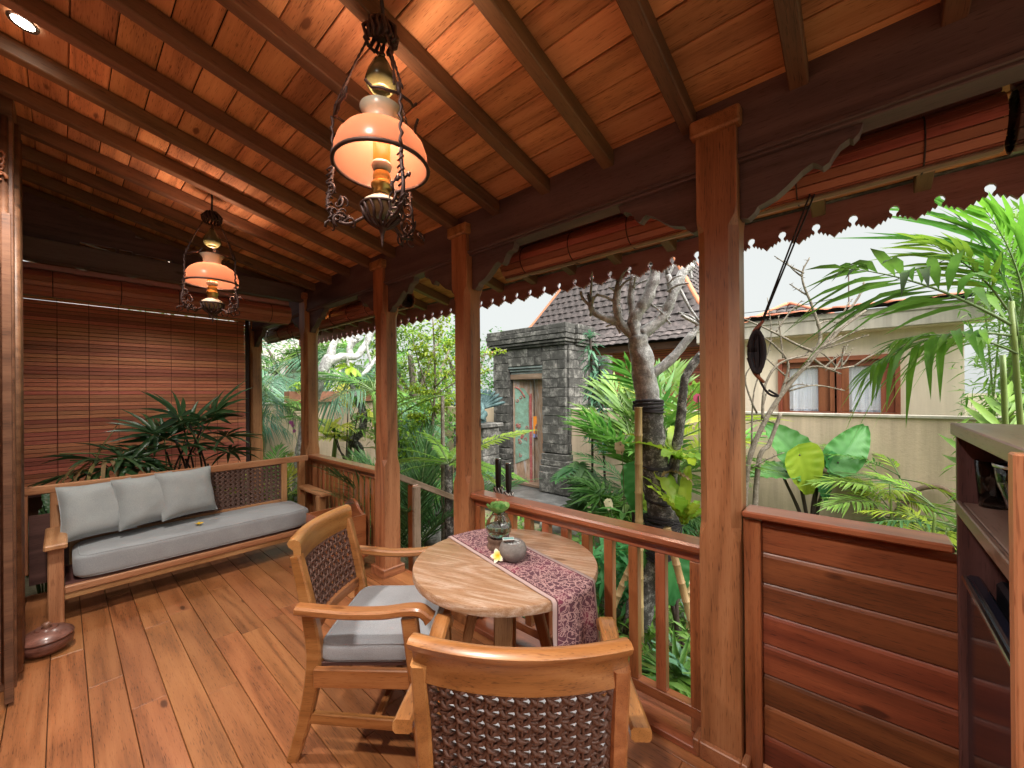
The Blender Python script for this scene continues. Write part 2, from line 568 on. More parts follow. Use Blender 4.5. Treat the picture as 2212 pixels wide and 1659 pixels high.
# veranda floor: slab with boards
FX0, FX1, FY0, FY1 = -.36, 1.93, -1.6, 4.72
mb = MB().box(((FX0 + FX1) / 2, (FY0 + FY1) / 2, -.13), (FX1 - FX0, FY1 - FY0, .2))
floor = tag(mb.build('floor', M['dark']), kind='structure')
w = .132
x = FX1 - w / 2
row = 0
while x > FX0:
    y = FY0 - RND.random() * .8
    while y < FY1:
        L = RND.choice([.85, 1.1, 1.35, 1.6, 1.9])
        y1 = min(y + L, FY1)
        if FY1 - y1 < .3: y1 = FY1
        y0c = max(y, FY0)
        if y1 - y0c > .05:
            dz = RND.uniform(-.0012, .0012)
            beam('plank', floor, (x, y0c + .0006, -.014 + dz), (x, y1 - .0006, -.014 + dz), w - .0026, .028, M['floor'], b=.002)
        y = y1
    x -= w
    row += 1
# edge trim of the floor
beam('edge_board', floor, (FX1 + .016, FY0, -.075), (FX1 + .016, FY1, -.075), .145, .03, M['rail'], up=(1, 0, 0))
beam('edge_board', floor, (FX0, FY1 + .016, -.075), (FX1 + .03, FY1 + .016, -.075), .145, .03, M['rail'], up=(0, 1, 0))
# timber fender along the railing foot
beam('floor_moulding', floor, (1.80, .52, .015), (1.80, 1.925, .015), .16, .03, M['rail'])

# ceiling: blocking sheet, boards and rafters
EX = 2.67
IX = -.42
CY0, CY1 = -2.2, 7.3
def cz(x): return zr(x) + RAFT
mb = MB()
vs = [(IX, CY0, cz(IX) + .03), (EX, CY0, cz(EX) + .03), (EX, CY1, cz(EX) + .03), (IX, CY1, cz(IX) + .03)]
vs += [(a, b, c + .05) for a, b, c in vs]
mb.add(vs, [(0, 1, 2, 3), (7, 6, 5, 4), (0, 4, 5, 1), (1, 5, 6, 2), (2, 6, 7, 3), (3, 7, 4, 0)])
ceil = tag(mb.build('ceiling', M['dark']), kind='structure')
fix_normals(ceil)
RAFTY = [.543 + .379 * k for k in range(-6, 18)]
sw = .135
nrow = int((EX - IX) / math.cos(TH) / sw)
upn = (math.sin(TH), 0, math.cos(TH))
for r in range(nrow + 1):
    xx = EX - (r + .5) * sw * math.cos(TH)
    if xx < IX + .02: break
    y = CY0 + RND.choice([0, .379, .758])
    ys = [CY0]
    k = RND.randrange(3)
    for i, ry in enumerate(RAFTY):
        if (i + k) % RND.choice([1, 2, 2, 3]) == 0 and ry - ys[-1] > .3:
            ys.append(ry + RND.uniform(-.015, .015))
    ys.append(CY1)
    for a, b2 in zip(ys[:-1], ys[1:]):
        dz = RND.uniform(0, .005)
        z = cz(xx) + .010 + dz
        beam('plank', ceil, (xx, a + .001, z), (xx, b2 - .001, z), sw - .004, .016, M['ceil'], up=upn, b=.003)
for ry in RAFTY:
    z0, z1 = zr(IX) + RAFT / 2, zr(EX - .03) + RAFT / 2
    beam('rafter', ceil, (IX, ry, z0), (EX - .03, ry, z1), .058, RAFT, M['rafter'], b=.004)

# main beam on the post line and end beam
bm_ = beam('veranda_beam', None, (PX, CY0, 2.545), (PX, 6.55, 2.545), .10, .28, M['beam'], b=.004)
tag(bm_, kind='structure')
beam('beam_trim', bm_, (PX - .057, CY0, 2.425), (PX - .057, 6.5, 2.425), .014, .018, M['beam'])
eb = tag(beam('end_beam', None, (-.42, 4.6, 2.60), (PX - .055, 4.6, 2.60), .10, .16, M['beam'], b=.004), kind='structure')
# dark openwork gable above the end beam, with two gaps of daylight
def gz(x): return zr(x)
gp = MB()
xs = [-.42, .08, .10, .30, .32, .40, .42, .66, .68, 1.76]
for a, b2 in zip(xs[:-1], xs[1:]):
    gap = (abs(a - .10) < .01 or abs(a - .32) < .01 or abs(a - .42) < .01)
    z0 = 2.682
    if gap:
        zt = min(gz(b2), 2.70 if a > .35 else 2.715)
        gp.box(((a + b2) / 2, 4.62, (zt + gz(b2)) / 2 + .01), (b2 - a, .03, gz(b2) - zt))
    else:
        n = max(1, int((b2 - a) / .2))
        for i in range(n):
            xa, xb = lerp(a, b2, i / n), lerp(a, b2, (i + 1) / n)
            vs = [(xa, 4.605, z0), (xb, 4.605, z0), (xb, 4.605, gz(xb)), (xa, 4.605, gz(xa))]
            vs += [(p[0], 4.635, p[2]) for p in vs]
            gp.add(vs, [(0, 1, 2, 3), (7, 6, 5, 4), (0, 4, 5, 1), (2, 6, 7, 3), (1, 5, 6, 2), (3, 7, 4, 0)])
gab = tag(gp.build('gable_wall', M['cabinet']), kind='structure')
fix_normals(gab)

# house wall behind the camera and the column at its far end
mb = MB().box((-.46, 2.2, 1.5), (.12, 9.6, 3.3))
tag(mb.build('house_wall', M['wall']), kind='structure')
hc = thing('door_column', 'fluted teak door column rising from floor to ceiling left of the sofa', 'column', (-.3, 3.45, 0))
block('shaft', hc, (-.285, 3.45, 1.55), (.25, .30, 3.1), M['column'], b=.004)
for i in range(5):
    xx = -.385 + i * .048
    mb = MB().tube([(0, 0, -1.45), (0, 0, 1.45)], .017, 8)
    mb.build('flute', M['column'], hc, T3(xx, 3.297, 1.5))
for i in range(3):
    MB().tube([(0, 0, -1.45), (0, 0, 1.45)], .017, 8).build('flute', M['column'], hc, T3(-.158, 3.36 + i * .09, 1.5))
mb = MB().bar((-.175, 3.12, .02), (-.175, 3.12, 2.4), .03, .02)
mb.build('door_edge', M['column'], hc)
car = MB()
for i in range(5):
    a = i * .9
    car.tube([(-.20 + .02 * math.cos(a + t) * (1 - t / 7), 3.27, 2.62 + .05 * i * .6 + .035 * math.sin(a + t) * (1 - t / 7)) for t in [k * .5 for k in range(12)]], [.008 - k * .0004 for k in range(12)], 6)
car.build('carved_scroll', M['post'], hc)

# ------------------------------------------------------------------ posts
def post_mesh(h, s=.075, z0=.93, z1=2.18):
    rings = [(0, .003), (z0 - .06, .003), (z0 - .02, .008), (z0 + .03, .03), (z0 + .06, .032), (z1 - .06, .032), (z1 - .02, .03), (z1 + .02, .008), (z1 + .05, .003), (h, .003)]
    vs, fs = [], []
    for z, c in rings:
        q = s - c
        for X, Y in ((s, -q), (s, q), (q, s), (-q, s), (-s, q), (-s, -q), (-q, -s), (q, -s)):
            # local X along the grain: swap so the grain runs up
            vs.append((z, X, Y))
    n = 8
    for i in range(len(rings) - 1):
        for k in range(n):
            k2 = (k + 1) % n
            fs.append((i * n + k, i * n + k2, (i + 1) * n + k2, (i + 1) * n + k))
    fs.append(tuple(reversed(range(n))))
    fs.append(tuple(range((len(rings) - 1) * n, len(rings) * n)))
    return MB().add(vs, fs)
UPX = Matrix(((0, 1, 0, 0), (0, 0, 1, 0), (1, 0, 0, 0), (0, 0, 0, 1)))     # local X -> world Z
pm = post_mesh(2.60).data('shaft', M['post'])
post_labels = [
    'teak veranda post at the far right end of the cabinet wall',
    'nearest teak post, between the baluster railing and the solid board panel',
    'teak post left of the stone gate, at the left end of the baluster railing',
    'teak post beside the garden steps with the wooden trough at its foot',
    'teak corner post at the right end of the sofa',
    'slim teak post at the right edge of the lowered bamboo blind']
for i, (py, lb) in enumerate(zip(POSTS, post_labels)):
    if i == 0: continue
    p = thing('veranda_post', lb, 'post', (PX, py, 0), 0, 'teak posts of the veranda')
    o = link('shaft', pm, T3(PX, py, 0 if i < 5 else -.05) @ UPX, p)
    block('capital', p, (PX - .008, py, 2.578), (.185, .185, .07), M['post'], b=.008)
    if i < 5:
        mb = MB()
        s = .075
        mb.box((0, -s - .013, .035), (.20, .026, .07), .004)
        mb.box((0, s + .013, .035), (.20, .026, .07), .004)
        mb.box((-s - .013, 0, .035), (.026, .1495, .07), .004)
        mb.box((s + .013, 0, .035), (.026, .1495, .07), .004)
        mb.build('base_trim', M['post'], p, T3(PX, py, 0))
post_mid = None

# carved brackets under the beam (parts of the beam)
BR = [(0, 0), (0, -.215), (.028, -.222), (.05, -.205), (.062, -.185), (.085, -.178), (.12, -.165), (.16, -.135), (.20, -.10),
      (.232, -.082), (.248, -.092), (.262, -.108), (.28, -.098), (.292, -.075), (.31, -.05), (.335, -.038), (.345, -.045), (.36, -.03), (.37, 0)]
brm = MB().prism(BR, .05).data('bracket', M['beam'])
fix_normals(brm)
def bracket(py, sgn):
    # local x -> +-Y, y -> Z, extrusion -> X
    mw = Matrix(((0, 0, 1, PX - .025), (sgn, 0, 0, py + sgn * .076), (0, 1, 0, 2.405), (0, 0, 0, 1)))
    link('bracket', brm, mw, bm_)
for py in POSTS[1:]:
    for s in (-1, 1):
        bracket(py, s)
# bracket at the corner post along the end beam
mwb = Matrix(((-1, 0, 0, PX - .076), (0, 0, 1, 6.45), (0, 1, 0, 2.42), (0, 0, 0, 1)))

# fascia with saw-tooth tongues and keyhole cut-outs
pitch = .151
N = int(8.7 / pitch)
def fascia_poly():
    pts = []
    zt, zb = .0, -.150
    r = .0185
    h = pitch / 2
    for i in range(N):
        y0 = i * pitch
        # tongue from notch at y0 to notch at y0+pitch, tip at centre
        pts += [(y0 + .006, zb + .017)]
        st = [(.013, .006), (.021, .017), (.030, -.004), (.038, .007), (.047, -.014), (.055, -.004), (h, -.028)]
        pts += [(y0 + a, zb + b) for a, b in st]
        pts += [(y0 + pitch - a, zb + b) for a, b in reversed(st[:-1])]
        pts += [(y0 + pitch - .006, zb + .017)]
        # keyhole circle
        for k in range(9):
            an = -PI / 2 - .42 - k * (2 * PI - .84) / 8
            pts.append((y0 + pitch + r * math.cos(an), zb + .043 + r * 1.15 * math.sin(an)))
    pts.append((N * pitch + .006, zb + .017))
    pts.append((N * pitch + .05, zb))
    pts.append((N * pitch + .05, zt))
    pts.append((0, zt))
    return pts
fz = cz(2.67) + .0
mb = MB().prism(fascia_poly(), .02)
mwf = Matrix(((0, 0, 1, 2.672), (1, 0, 0, -1.50 + .018), (0, 1, 0, fz), (0, 0, 0, 1)))
fa = mb.build('carved_fascia', M['fascia'], None, mwf)
fix_normals(fa)
tag(fa, 'dark red eaves board cut into saw-tooth tongues and keyholes', 'fascia board')
# tiled roof edge above the eaves
mb = MB().box((2.70, 2.5, fz + .03), (.10, 9.5, .05))
tag(mb.build('roof', M['andesite']), kind='structure')

# ================================================================== RAILINGS
def railing(name, label, y0, y1, n, bw, bt, top_z=.855, bot_z=.115, mat=None, flat=False):
    mat = mat or M['rail']
    r = thing(name, label, 'railing', (PX, (y0 + y1) / 2, 0))
    vs, fs = sweep([(PX, y0, top_z - .022), (PX, y1, top_z - .022)], [(-.058, -.012), (-.058, .008), (-.050, .020), (.050, .020), (.058, .008), (.058, -.012), (.05, -.022), (-.05, -.022)], (1, 0, 0))
    mwx, L = frame((PX, y0, top_z - .022), (PX, y1, top_z - .022))
    mb = MB().add([mwx.inverted() @ Vector(v) for v in vs], fs)
    o = mb.build('top_rail', mat, r, mwx)
    fix_normals(o)
    beam('under_rail', r, (PX, y0 + .002, top_z - .0655), (PX, y1 - .002, top_z - .0655), .05, .042, mat)
    beam('bottom_rail', r, (PX, y0 + .002, bot_z), (PX, y1 - .002, bot_z), .05, .05, mat)
    for e in (y0 + .026, y1 - .026):
        beam('end_stile', r, (PX, e, .035), (PX, e, top_z - .088), .052, .048, mat, up=(1, 0, 0))
    a, b = y0 + .052, y1 - .052
    for i in range(n):
        y = a + (b - a) * (i + 1) / (n + 1)
        beam('baluster', r, (PX, y, bot_z + .026), (PX, y, top_z - .088), bw, bt, mat, up=(1, 0, 0))
    return r
railing('railing', 'reddish teak railing with spaced square balusters behind the round table', .516, 1.921, 9, .046, .042)
railing('railing', 'reddish teak railing with close flat slats between the sofa and the steps', 3.10, 4.521, 12, .052, .022)

# board panel right of the big post
pn = thing('board_panel', 'solid reddish wooden screen of horizontal lapped boards between post and cabinet', 'wooden screen', (PX, .08, 0))
PY0, PY1 = -.204, .358
beam('cap_rail', pn, (PX, PY0, 1.021), (PX, PY1, 1.021), .125, .026, M['rail'], b=.006)
beam('end_stile', pn, (PX - .012, PY1 - .03, .02), (PX - .012, PY1 - .03, 1.0), .06, .055, M['rail'], up=(1, 0, 0))
zz = 1.0
for i in range(9):
    hgt = .118
    zc = zz - hgt / 2
    if zc < .02: break
    # lapped board: lower edge stands proud
    prof = [(0, -hgt / 2 - .004), (0, hgt / 2 - .012), (-.010, hgt / 2 - .004), (-.016, hgt / 2 - .014), (-.020, hgt / 2 - .024), (-.018, -hgt / 2 - .004)]
    vs, fs = [], []
    PB0 = -.42
    La = (PY1 - .06 - PB0)
    for xx in (-La / 2, La / 2):
        for a, b in prof:
            vs.append((xx, -a, b))
    k = len(prof)
    for j in range(k):
        j2 = (j + 1) % k
        fs.append((j, j2, j2 + k, j + k))
    fs += [tuple(range(k)), tuple(range(k, 2 * k))]
    mwp = Matrix(((0, 1, 0, PX), (1, 0, 0, (PB0 + PY1 - .06) / 2), (0, 0, 1, zc), (0, 0, 0, 1)))
    # local x -> world Y ; local y -> world X (proud towards -X)
    vs = [(a, -b, c) for a, b, c in vs]
    if i == 0:
        pme = MB().add(vs, fs).data('board', M['panel'])
        fix_normals(pme)
    link('board', pme, mwp, pn)
    zz -= hgt

# stair handrail
hr = thing('stair_handrail', 'sloping weathered handrail beside the garden steps with two square posts', 'handrail', (2.3, 3.0, G0))
beam('rail', hr, (1.90, 3.0, .80), (2.86, 3.0, .32), .055, .05, M['oldwood'])
beam('newel', hr, (2.06, 3.0, G0), (2.06, 3.0, .70), .075, .06, M['rail'], up=(1, 0, 0))
beam('newel', hr, (2.62, 3.0, G0), (2.62, 3.0, .42), .075, .06, M['rail'], up=(1, 0, 0))
beam('newel_cladding', hr, (2.06, 2.948, G0), (2.06, 2.948, .69), .07, .03, M['oldwood'], up=(0, 1, 0))
beam('newel_cladding', hr, (2.62, 2.948, G0), (2.62, 2.948, .41), .07, .03, M['oldwood'], up=(0, 1, 0))
st = thing('garden_steps', 'low stone steps leading from the veranda opening down to the garden', 'steps', (2.2, 2.5, G0))
for i in range(2):
    block('step', st, (2.12 + i * .32, 2.5, -.30 - i * .075 + .0), (.33, .82, .30 - i * .15), M['rock'], b=.02)

# ================================================================== ROUND TABLE
TX, TY, TZ, TR = 1.345, 1.235, .74, .415
tb = thing('round_table', 'round weathered teak table with splayed legs between the two armchairs', 'table', (TX, TY, 0))
prof = [(0.0001, -.04), (TR - .01, -.04), (TR - .002, -.036), (TR, -.03), (TR, -.008), (TR - .003, -.002), (TR - .008, 0), (0.0001, 0)]
ang = math.radians(-8)
o = MB().lathe(prof, 72).build('tabletop', M['tabletop'], tb, T3(TX, TY, TZ) @ RZ(math.radians(-70)))
auto_smooth(o.data, 30)
for i in range(4):
    a = math.radians(38 + 90 * i)
    c, s = math.cos(a), math.sin(a)
    p0 = (TX + .10 * c, TY + .10 * s, TZ - .042)
    p1 = (TX + .27 * c, TY + .27 * s, 0)
    wd = lambda i_: rect_sec([.085, .06][i_], [.05, .038][i_])
    vs, fs = sweep([p0, p1], wd, (-s, c, 0))
    mwx, L = frame(p0, p1)
    o = MB().add([mwx.inverted() @ Vector(v) for v in vs], fs).build('leg', M['sofa'], tb, mwx)
    fix_normals(o)
block('apron', tb, (TX, TY, TZ - .062), (.26, .26, .035), M['sofa'], math.radians(38))

# table runner
rm, rnt, rb = new_mat('batik_cloth')
rv = rnt.nodes.new('ShaderNodeUVMap').outputs[0]
mp = nd(rnt, 'ShaderNodeMapping', {'Vector': rv, 'Scale': (1, 1, 1)}).outputs[0]
ns = nd(rnt, 'ShaderNodeTexNoise', {'Vector': mp, 'Scale': 26.0, 'Detail': 2.0}).outputs[1]
wv = nd(rnt, 'ShaderNodeVectorMath', {0: mp, 1: nd(rnt, 'ShaderNodeVectorMath', {0: ns, 1: (.035, .035, .035)}, operation='MULTIPLY').outputs[0]}, operation='ADD').outputs[0]
vo = nd(rnt, 'ShaderNodeTexVoronoi', {'Vector': wv, 'Scale': 34.0}, feature='DISTANCE_TO_EDGE').outputs[0]
vo2 = nd(rnt, 'ShaderNodeTexVoronoi', {'Vector': wv, 'Scale': 60.0}).outputs[0]
lines = mathn(rnt, 'LESS_THAN', vo, .055)
dots = mathn(rnt, 'LESS_THAN', mathn(rnt, 'ABSOLUTE', mathn(rnt, 'SUBTRACT', vo2, .38)), .075)
pat = mathn(rnt, 'MAXIMUM', lines, dots)
big = nd(rnt, 'ShaderNodeTexNoise', {'Vector': mp, 'Scale': 5.0, 'Detail': 1.0}).outputs[0]
ground = ramp(rnt, big, [(.44, (.105, .040, .058)), (.56, (.15, .046, .072)), (.66, (.27, .040, .080))])
col = nd(rnt, 'ShaderNodeMix', {0: pat, 6: ground, 7: (.46, .28, .275, 1)}, data_type='RGBA').outputs[2]
sep = nd(rnt, 'ShaderNodeSeparateXYZ', {0: rv})
ed = mathn(rnt, 'ABSOLUTE', mathn(rnt, 'SUBTRACT', sep.outputs[0], .125))
edge = mathn(rnt, 'GREATER_THAN', ed, .108)
col = nd(rnt, 'ShaderNodeMix', {0: edge, 6: col, 7: (.47, .35, .33, 1)}, data_type='RGBA').outputs[2]
thin = mathn(rnt, 'MULTIPLY', mathn(rnt, 'GREATER_THAN', ed, .102), mathn(rnt, 'LESS_THAN', ed, .108))
col = nd(rnt, 'ShaderNodeMix', {0: thin, 6: col, 7: (.12, .04, .05, 1)}, data_type='RGBA').outputs[2]
rnt.links.new(col, rb.inputs['Base Color'])
rb.inputs['Roughness'].default_value = .85
wvn = nd(rnt, 'ShaderNodeTexNoise', {'Vector': rv, 'Scale': 420.0, 'Detail': 1.0}).outputs[0]
bump(rnt, rb, wvn, .15, .002)

def runner():
    ctr = Vector((1.392, 1.255, 0))
    d = Vector((-.215, -.977, 0)).normalized()        # towards the camera side
    s = Vector((d.y, -d.x, 0))
    W = .25
    nu, nv = 10, 70
    vs, uv = [], []
    for i in range(nu + 1):
        off = (i / nu - .5) * W
        base = ctr + s * off
        rel = Vector((base.x - TX, base.y - TY, 0))
        bq = rel.dot(d)
        disc = bq * bq - (rel.length_squared - (TR + .002) ** 2)
        rt = math.sqrt(max(disc, 0))
        tF, tB = -bq + rt, -bq - rt                   # front and back rim
        hang = .31
        lo, hi = tB - .16, tF + hang
        for j in range(nv + 1):
            L = lerp(lo, hi, j / nv)
            if L > tF:
                e = L - tF
                q = min(e / .012, 1)
                ou = .006 * math.sin(q * PI / 2) + .012 * math.sin(i * 1.1 + e * 6) * min(e / .15, 1) + .05 * e
                p = base + d * (tF + ou)
                z = TZ + .004 - max(0, e - .006)
            elif L < tB:
                e = tB - L
                p = base + d * (tB - .006 - .004 * math.sin(i * 1.3))
                z = TZ + .004 - e
            else:
                p = base + d * L
                z = TZ + .0035 + .0012 * math.sin(L * 40 + i) * .5
            vs.append((p.x, p.y, z))
            uv.append((i / nu * W, L))
    fs = []
    for i in range(nu):
        for j in range(nv):
            a = i * (nv + 1) + j
            fs.append((a, a + nv + 1, a + nv + 2, a + 1))
    mb = MB().add(vs, fs, True)
    me = mb.data('table_runner', rm)
    ul = me.uv_layers.new(name='UVMap')
    for lp in me.loops:
        ul.data[lp.index].uv = uv[lp.vertex_index]
    o = link('table_runner', me)
    md = o.modifiers.new('thick', 'SOLIDIFY')
    md.thickness = .0025
    md.offset = 1
    return tag(o, 'purple batik table runner lying across the round table and hanging over its near edge', 'table runner')
runner()

# ================================================================== TABLE TOP THINGS
TS = TZ + .006
VX, VY = 1.408, 1.335
stp = thing('wood_stump', 'small dark driftwood stump carrying the glass vase', 'wood block', (VX, VY, TS))
prof = []
mb = MB()
def stf(u, v):
    a = 2 * PI * u
    r = .050 + .006 * math.sin(3 * a + 1) + .004 * math.sin(7 * a) + .004 * math.sin(v * 9)
    return (r * math.cos(a), r * math.sin(a), v * .055)
mb.grid(stf, 28, 5)
vs = [(0, 0, .055)] + [stf(i / 28, 1) for i in range(28)]
mb.add(vs, [(0, i + 1, (i + 1) % 28 + 1) for i in range(28)])
mb.build('block', M['driftwood'], stp, T3(VX, VY, TS))
gl, gnt_, gbs = new_mat('clear_glass')
gbs.inputs['Base Color'].default_value = (.93, .98, .97, 1)
gbs.inputs['Roughness'].default_value = .02
gbs.inputs['Transmission Weight'].default_value = 1
gbs.inputs['IOR'].default_value = 1.45
M['glass'] = gl
wt, wnt_, wb = new_mat('water')
wb.inputs['Base Color'].default_value = (.55, .85, .80, 1)
wb.inputs['Roughness'].default_value = .02
wb.inputs['Transmission Weight'].default_value = 1
wb.inputs['IOR'].default_value = 1.33
va = thing('glass_vase', 'clear round glass vase with water and a green rosette plant on the wood stump', 'vase', (VX, VY, TS + .052))
Z0 = TS + .054
outp = [(.0001, 0), (.035, .001), (.052, .012), (.062, .034), (.064, .055), (.058, .080), (.044, .100), (.034, .112), (.033, .118)]
inp = [(.031, .117), (.032, .111), (.042, .099), (.0555, .079), (.0615, .055), (.0595, .034), (.049, .015), (.034, .005), (.0001, .004)]
o = MB().lathe(outp + inp, 36).build('bowl', M['glass'], va, T3(VX, VY, Z0))
fix_normals(o)
o = MB().lathe([(.0001, .0055), (.033, .006), (.048, .016), (.0585, .034), (.0603, .052), (.0598, .058), (.0001, .058)], 32).build('water', wt, va, T3(VX, VY, Z0))
fix_normals(o)
mb = MB()
for i in range(14):
    a = RND.random() * 6.28
    mb.tube([(.008 * math.cos(a), .008 * math.sin(a), .10), (.018 * math.cos(a), .018 * math.sin(a), .07), (.025 * math.cos(a + .5), .025 * math.sin(a + .5), .035 + RND.random() * .02)], .0012, 4)
mb.build('root', plain('pale_root', (.55, .50, .34), .7), va, T3(VX, VY, Z0))
M['lettuce'] = leaf_mat('water_lettuce', (.10, .26, .07), (.24, .44, .12), .5, .3, .2)
for i in range(9):
    a = i * 2.4
    ln = .078 if i < 5 else .055
    tl = .55 if i < 5 else 1.05
    mb = MB()
    def lf(u, v, ln=ln):
        wq = .036 * math.sin(min(u * 1.25, 1.0) * PI * .55) * (1 if u < .85 else 1 - (u - .85) * 2)
        t = (v - .5) * 2
        return (ln * u * (1 - .12 * t * t * u), t * wq, .012 * u * u + .008 * t * t + .0035 * math.sin(t * 8) * u)
    mb.grid(lf, 6, 8)
    mb.build('leaf', M['lettuce'], va, T3(VX, VY, Z0 + .108) @ RZ(a) @ RY(-tl))
BX, BY = 1.352, 1.195
M['concrete'] = stone_mat('grey_concrete', (.10, .088, .08), (.17, .155, .145), (.26, .24, .225), 8, .25, .0, .8)
ab = thing('stone_ashtray', 'round grey stone bowl of ash with a matchbox lying on it', 'ashtray', (BX, BY, TS))
prof = [(.0001, 0), (.035, .001), (.052, .014), (.062, .036), (.063, .052), (.056, .072), (.044, .084), (.040, .082), (.040, .074), (.0001, .073)]
o = MB().lathe(prof, 36).build('bowl', M['concrete'], ab, T3(BX, BY, TS))
fix_normals(o)
mb = MB()
for i in range(90):
    a, r = RND.random() * 6.28, .037 * math.sqrt(RND.random())
    mb.box((r * math.cos(a), r * math.sin(a), .075 + RND.random() * .005), (.006, .005, .004), 0, RZ(0))
tag(mb.build('ash', plain('ash_gravel', (.42, .42, .42), .9, var=.9, nscale=90, namt=.7), ab, T3(BX, BY, TS)), kind='stuff')
mbx = thing('matchbox', 'small white and teal matchbox resting on the rim of the stone ashtray', 'matchbox', (BX - .012, BY + .014, TS + .086))
mk = T3(BX - .014, BY + .014, TS + .0915) @ RZ(math.radians(-42))
MB().box((0, 0, 0), (.052, .034, .010), .001).build('sleeve', plain('matchbox_paper', (.62, .66, .64), .6), mbx, mk)
MB().box((0, 0, .0055), (.046, .020, .0006)).build('label_print', plain('matchbox_teal', (.20, .40, .40), .6), mbx, mk)
MB().box((0, -.0174, 0), (.05, .0006, .008)).build('striker', plain('striker_brown', (.09, .05, .04), .8), mbx, mk)
M['petal'] = None
pm_, pnt, pb = new_mat('frangipani_petal')
tcg = pnt.nodes.new('ShaderNodeTexCoord').outputs['Object']
dist = nd(pnt, 'ShaderNodeVectorMath', {0: tcg}, operation='LENGTH').outputs[1]
pc = ramp(pnt, mathn(pnt, 'MULTIPLY', dist, 30.0), [(.18, (.85, .50, .02)), (.55, (.86, .72, .22)), (.85, (.86, .84, .72))])
pnt.links.new(pc, pb.inputs['Base Color'])
pb.inputs['Roughness'].default_value = .5
def flower(name, label, loc, mat, rot=I4, s=1.0):
    f = thing(name, label, 'flower', loc)
    for i in range(5):
        mb = MB()
        def pf(u, v):
            t = (v - .5) * 2
            wq = .011 * math.sin(PI * min(1, u * .9 + .08)) ** .7
            return (s * .032 * u, s * (t * wq + .004 * u), s * (.010 * u - .012 * u * u + .003 * t))
        mb.grid(pf, 6, 4)
        mb.build('petal', mat, f, T3(*loc) @ rot @ RZ(i * 2 * PI / 5) @ RY(-.35))
    return f
flower('frangipani_flower', 'yellow and white frangipani blossom leaning against the stone ashtray', (1.295, 1.235, TS + .022), pm_, RZ(.4) @ RY(-1.0) @ RZ(.3), 1.05)

# ================================================================== ARMCHAIRS
def back_x(z): return -.243 - .085 * max(0, (z - .46) / .43) ** 1.25
BOW = .05
def bow(y): return -BOW * (1 - (y / .25) ** 2)
def chair(label):
    c = thing('armchair', label, 'armchair', group='teak armchairs at the round table')
    W = M['chair']
    for s in (1, -1):
        # rear leg with back stile, sabre shape
        pts = bez([(-.335, s * .246, 0), (-.285, s * .246, .16), (-.250, s * .246, .33), (-.243, s * .246, .46), (back_x(.62), s * .246, .62), (back_x(.78), s * .246, .78), (back_x(.84), s * .246, .84)], 5)
        n = len(pts)
        sec = lambda i: rect_sec(.042, lerp(.046, .062, min(1, pts[i].z / .4)) if pts[i].z < .5 else lerp(.062, .042, (pts[i].z - .5) / .34), .007)
        swept('back_leg', c, pts, sec, (0, 1, 0), W)
        # front leg
        pts2 = [Vector((.215, s * .300, 0)), Vector((.20, s * .300, .3)), Vector((.185, s * .300, .45)), Vector((.165, s * .302, .615))]
        swept('front_leg', c, pts2, lambda i: rect_sec(.042, [.042, .058, .062, .062][i], .006), (0, 1, 0), W)
        # arm
        pa = bez([(-.285, s * .302, .648), (-.20, s * .302, .640), (-.08, s * .302, .630), (.06, s * .304, .632), (.16, s * .306, .645), (.215, s * .308, .642), (.25, s * .308, .612)], 5)
        m = len(pa)
        swept('arm', c, pa, lambda i: rect_sec(lerp(.052, .064, i / m), .034 if i < m - 2 else .034 + .006 * (i - m + 3), .008), (0, 1, 0), W)
        # side seat rail, stretcher
        beam('seat_rail', c, (-.225, s * .285, .365), (.19, s * .298, .365), .026, .075, W, b=.004)
        beam('stretcher', c, (-.285, s * .246, .175), (.205, s * .296, .175), .024, .045, W, b=.004)
    beam('seat_rail', c, (.188, -.282, .365), (.188, .282, .365), .026, .075, W, b=.004)
    beam('seat_rail', c, (-.235, -.245, .365), (-.235, .245, .365), .026, .07, W, b=.004)
    beam('cross_stretcher', c, (.02, -.272, .172), (.02, .272, .172), .03, .032, W, b=.004)
    MB().box((-.02, 0, .392), (.40, .50, .016), .002).build('seat_board', M['cabinet'], c)
    # top rail: scrolled section, bowed backwards
    ys = [-.258 + .516 * i / 28 for i in range(29)]
    def top_path():
        return [Vector((back_x(.85) + bow(y) * .9 + .012, y, .85)) for y in ys]
    secT = [(-.058, .006), (-.058, -.012), (-.02, -.014), (.016, -.018), (.030, -.034), (.046, -.040), (.056, -.030), (.058, -.012), (.048, .006), (.022, .012), (-.02, .010)]
    # a along Z (side), b along horizontal normal
    vs, fs = sweep(top_path(), secT, (0, 0, 1))
    # recentre so that local X runs along the grain
    rot = Matrix(((0, -1, 0, 0), (1, 0, 0, 0), (0, 0, 1, .85), (0, 0, 0, 1)))
    o = MB().add([rot.inverted() @ Vector(v) for v in vs], fs, True).build('top_rail', W, c, rot)
    fix_normals(o); auto_smooth(o.data, 50)
    # lower back rail
    yl = [-.226 + .452 * i / 20 for i in range(21)]
    vs, fs = sweep([Vector((back_x(.505) + bow(y) * .85, y, .505)) for y in yl], rect_sec(.055, .024), (0, 0, 1))
    rot2 = Matrix(((0, -1, 0, 0), (1, 0, 0, 0), (0, 0, 1, .505), (0, 0, 0, 1)))
    o = MB().add([rot2.inverted() @ Vector(v) for v in vs], fs, True).build('lower_back_rail', W, c, rot2)
    fix_normals(o); auto_smooth(o.data, 40)
    # cane panel
    cane(c, 'cane_panel', M['rattan'], .446, .532, .79, .0372)
    # seat cushion
    cushion('seat_cushion', c, T3(-.005, 0, .437), .46, .515, .075, M['cushion'], .022)
    return c

def strand(mb, fn, ts, r, n=4):
    mb.tube([fn(t) for t in ts], r, n)

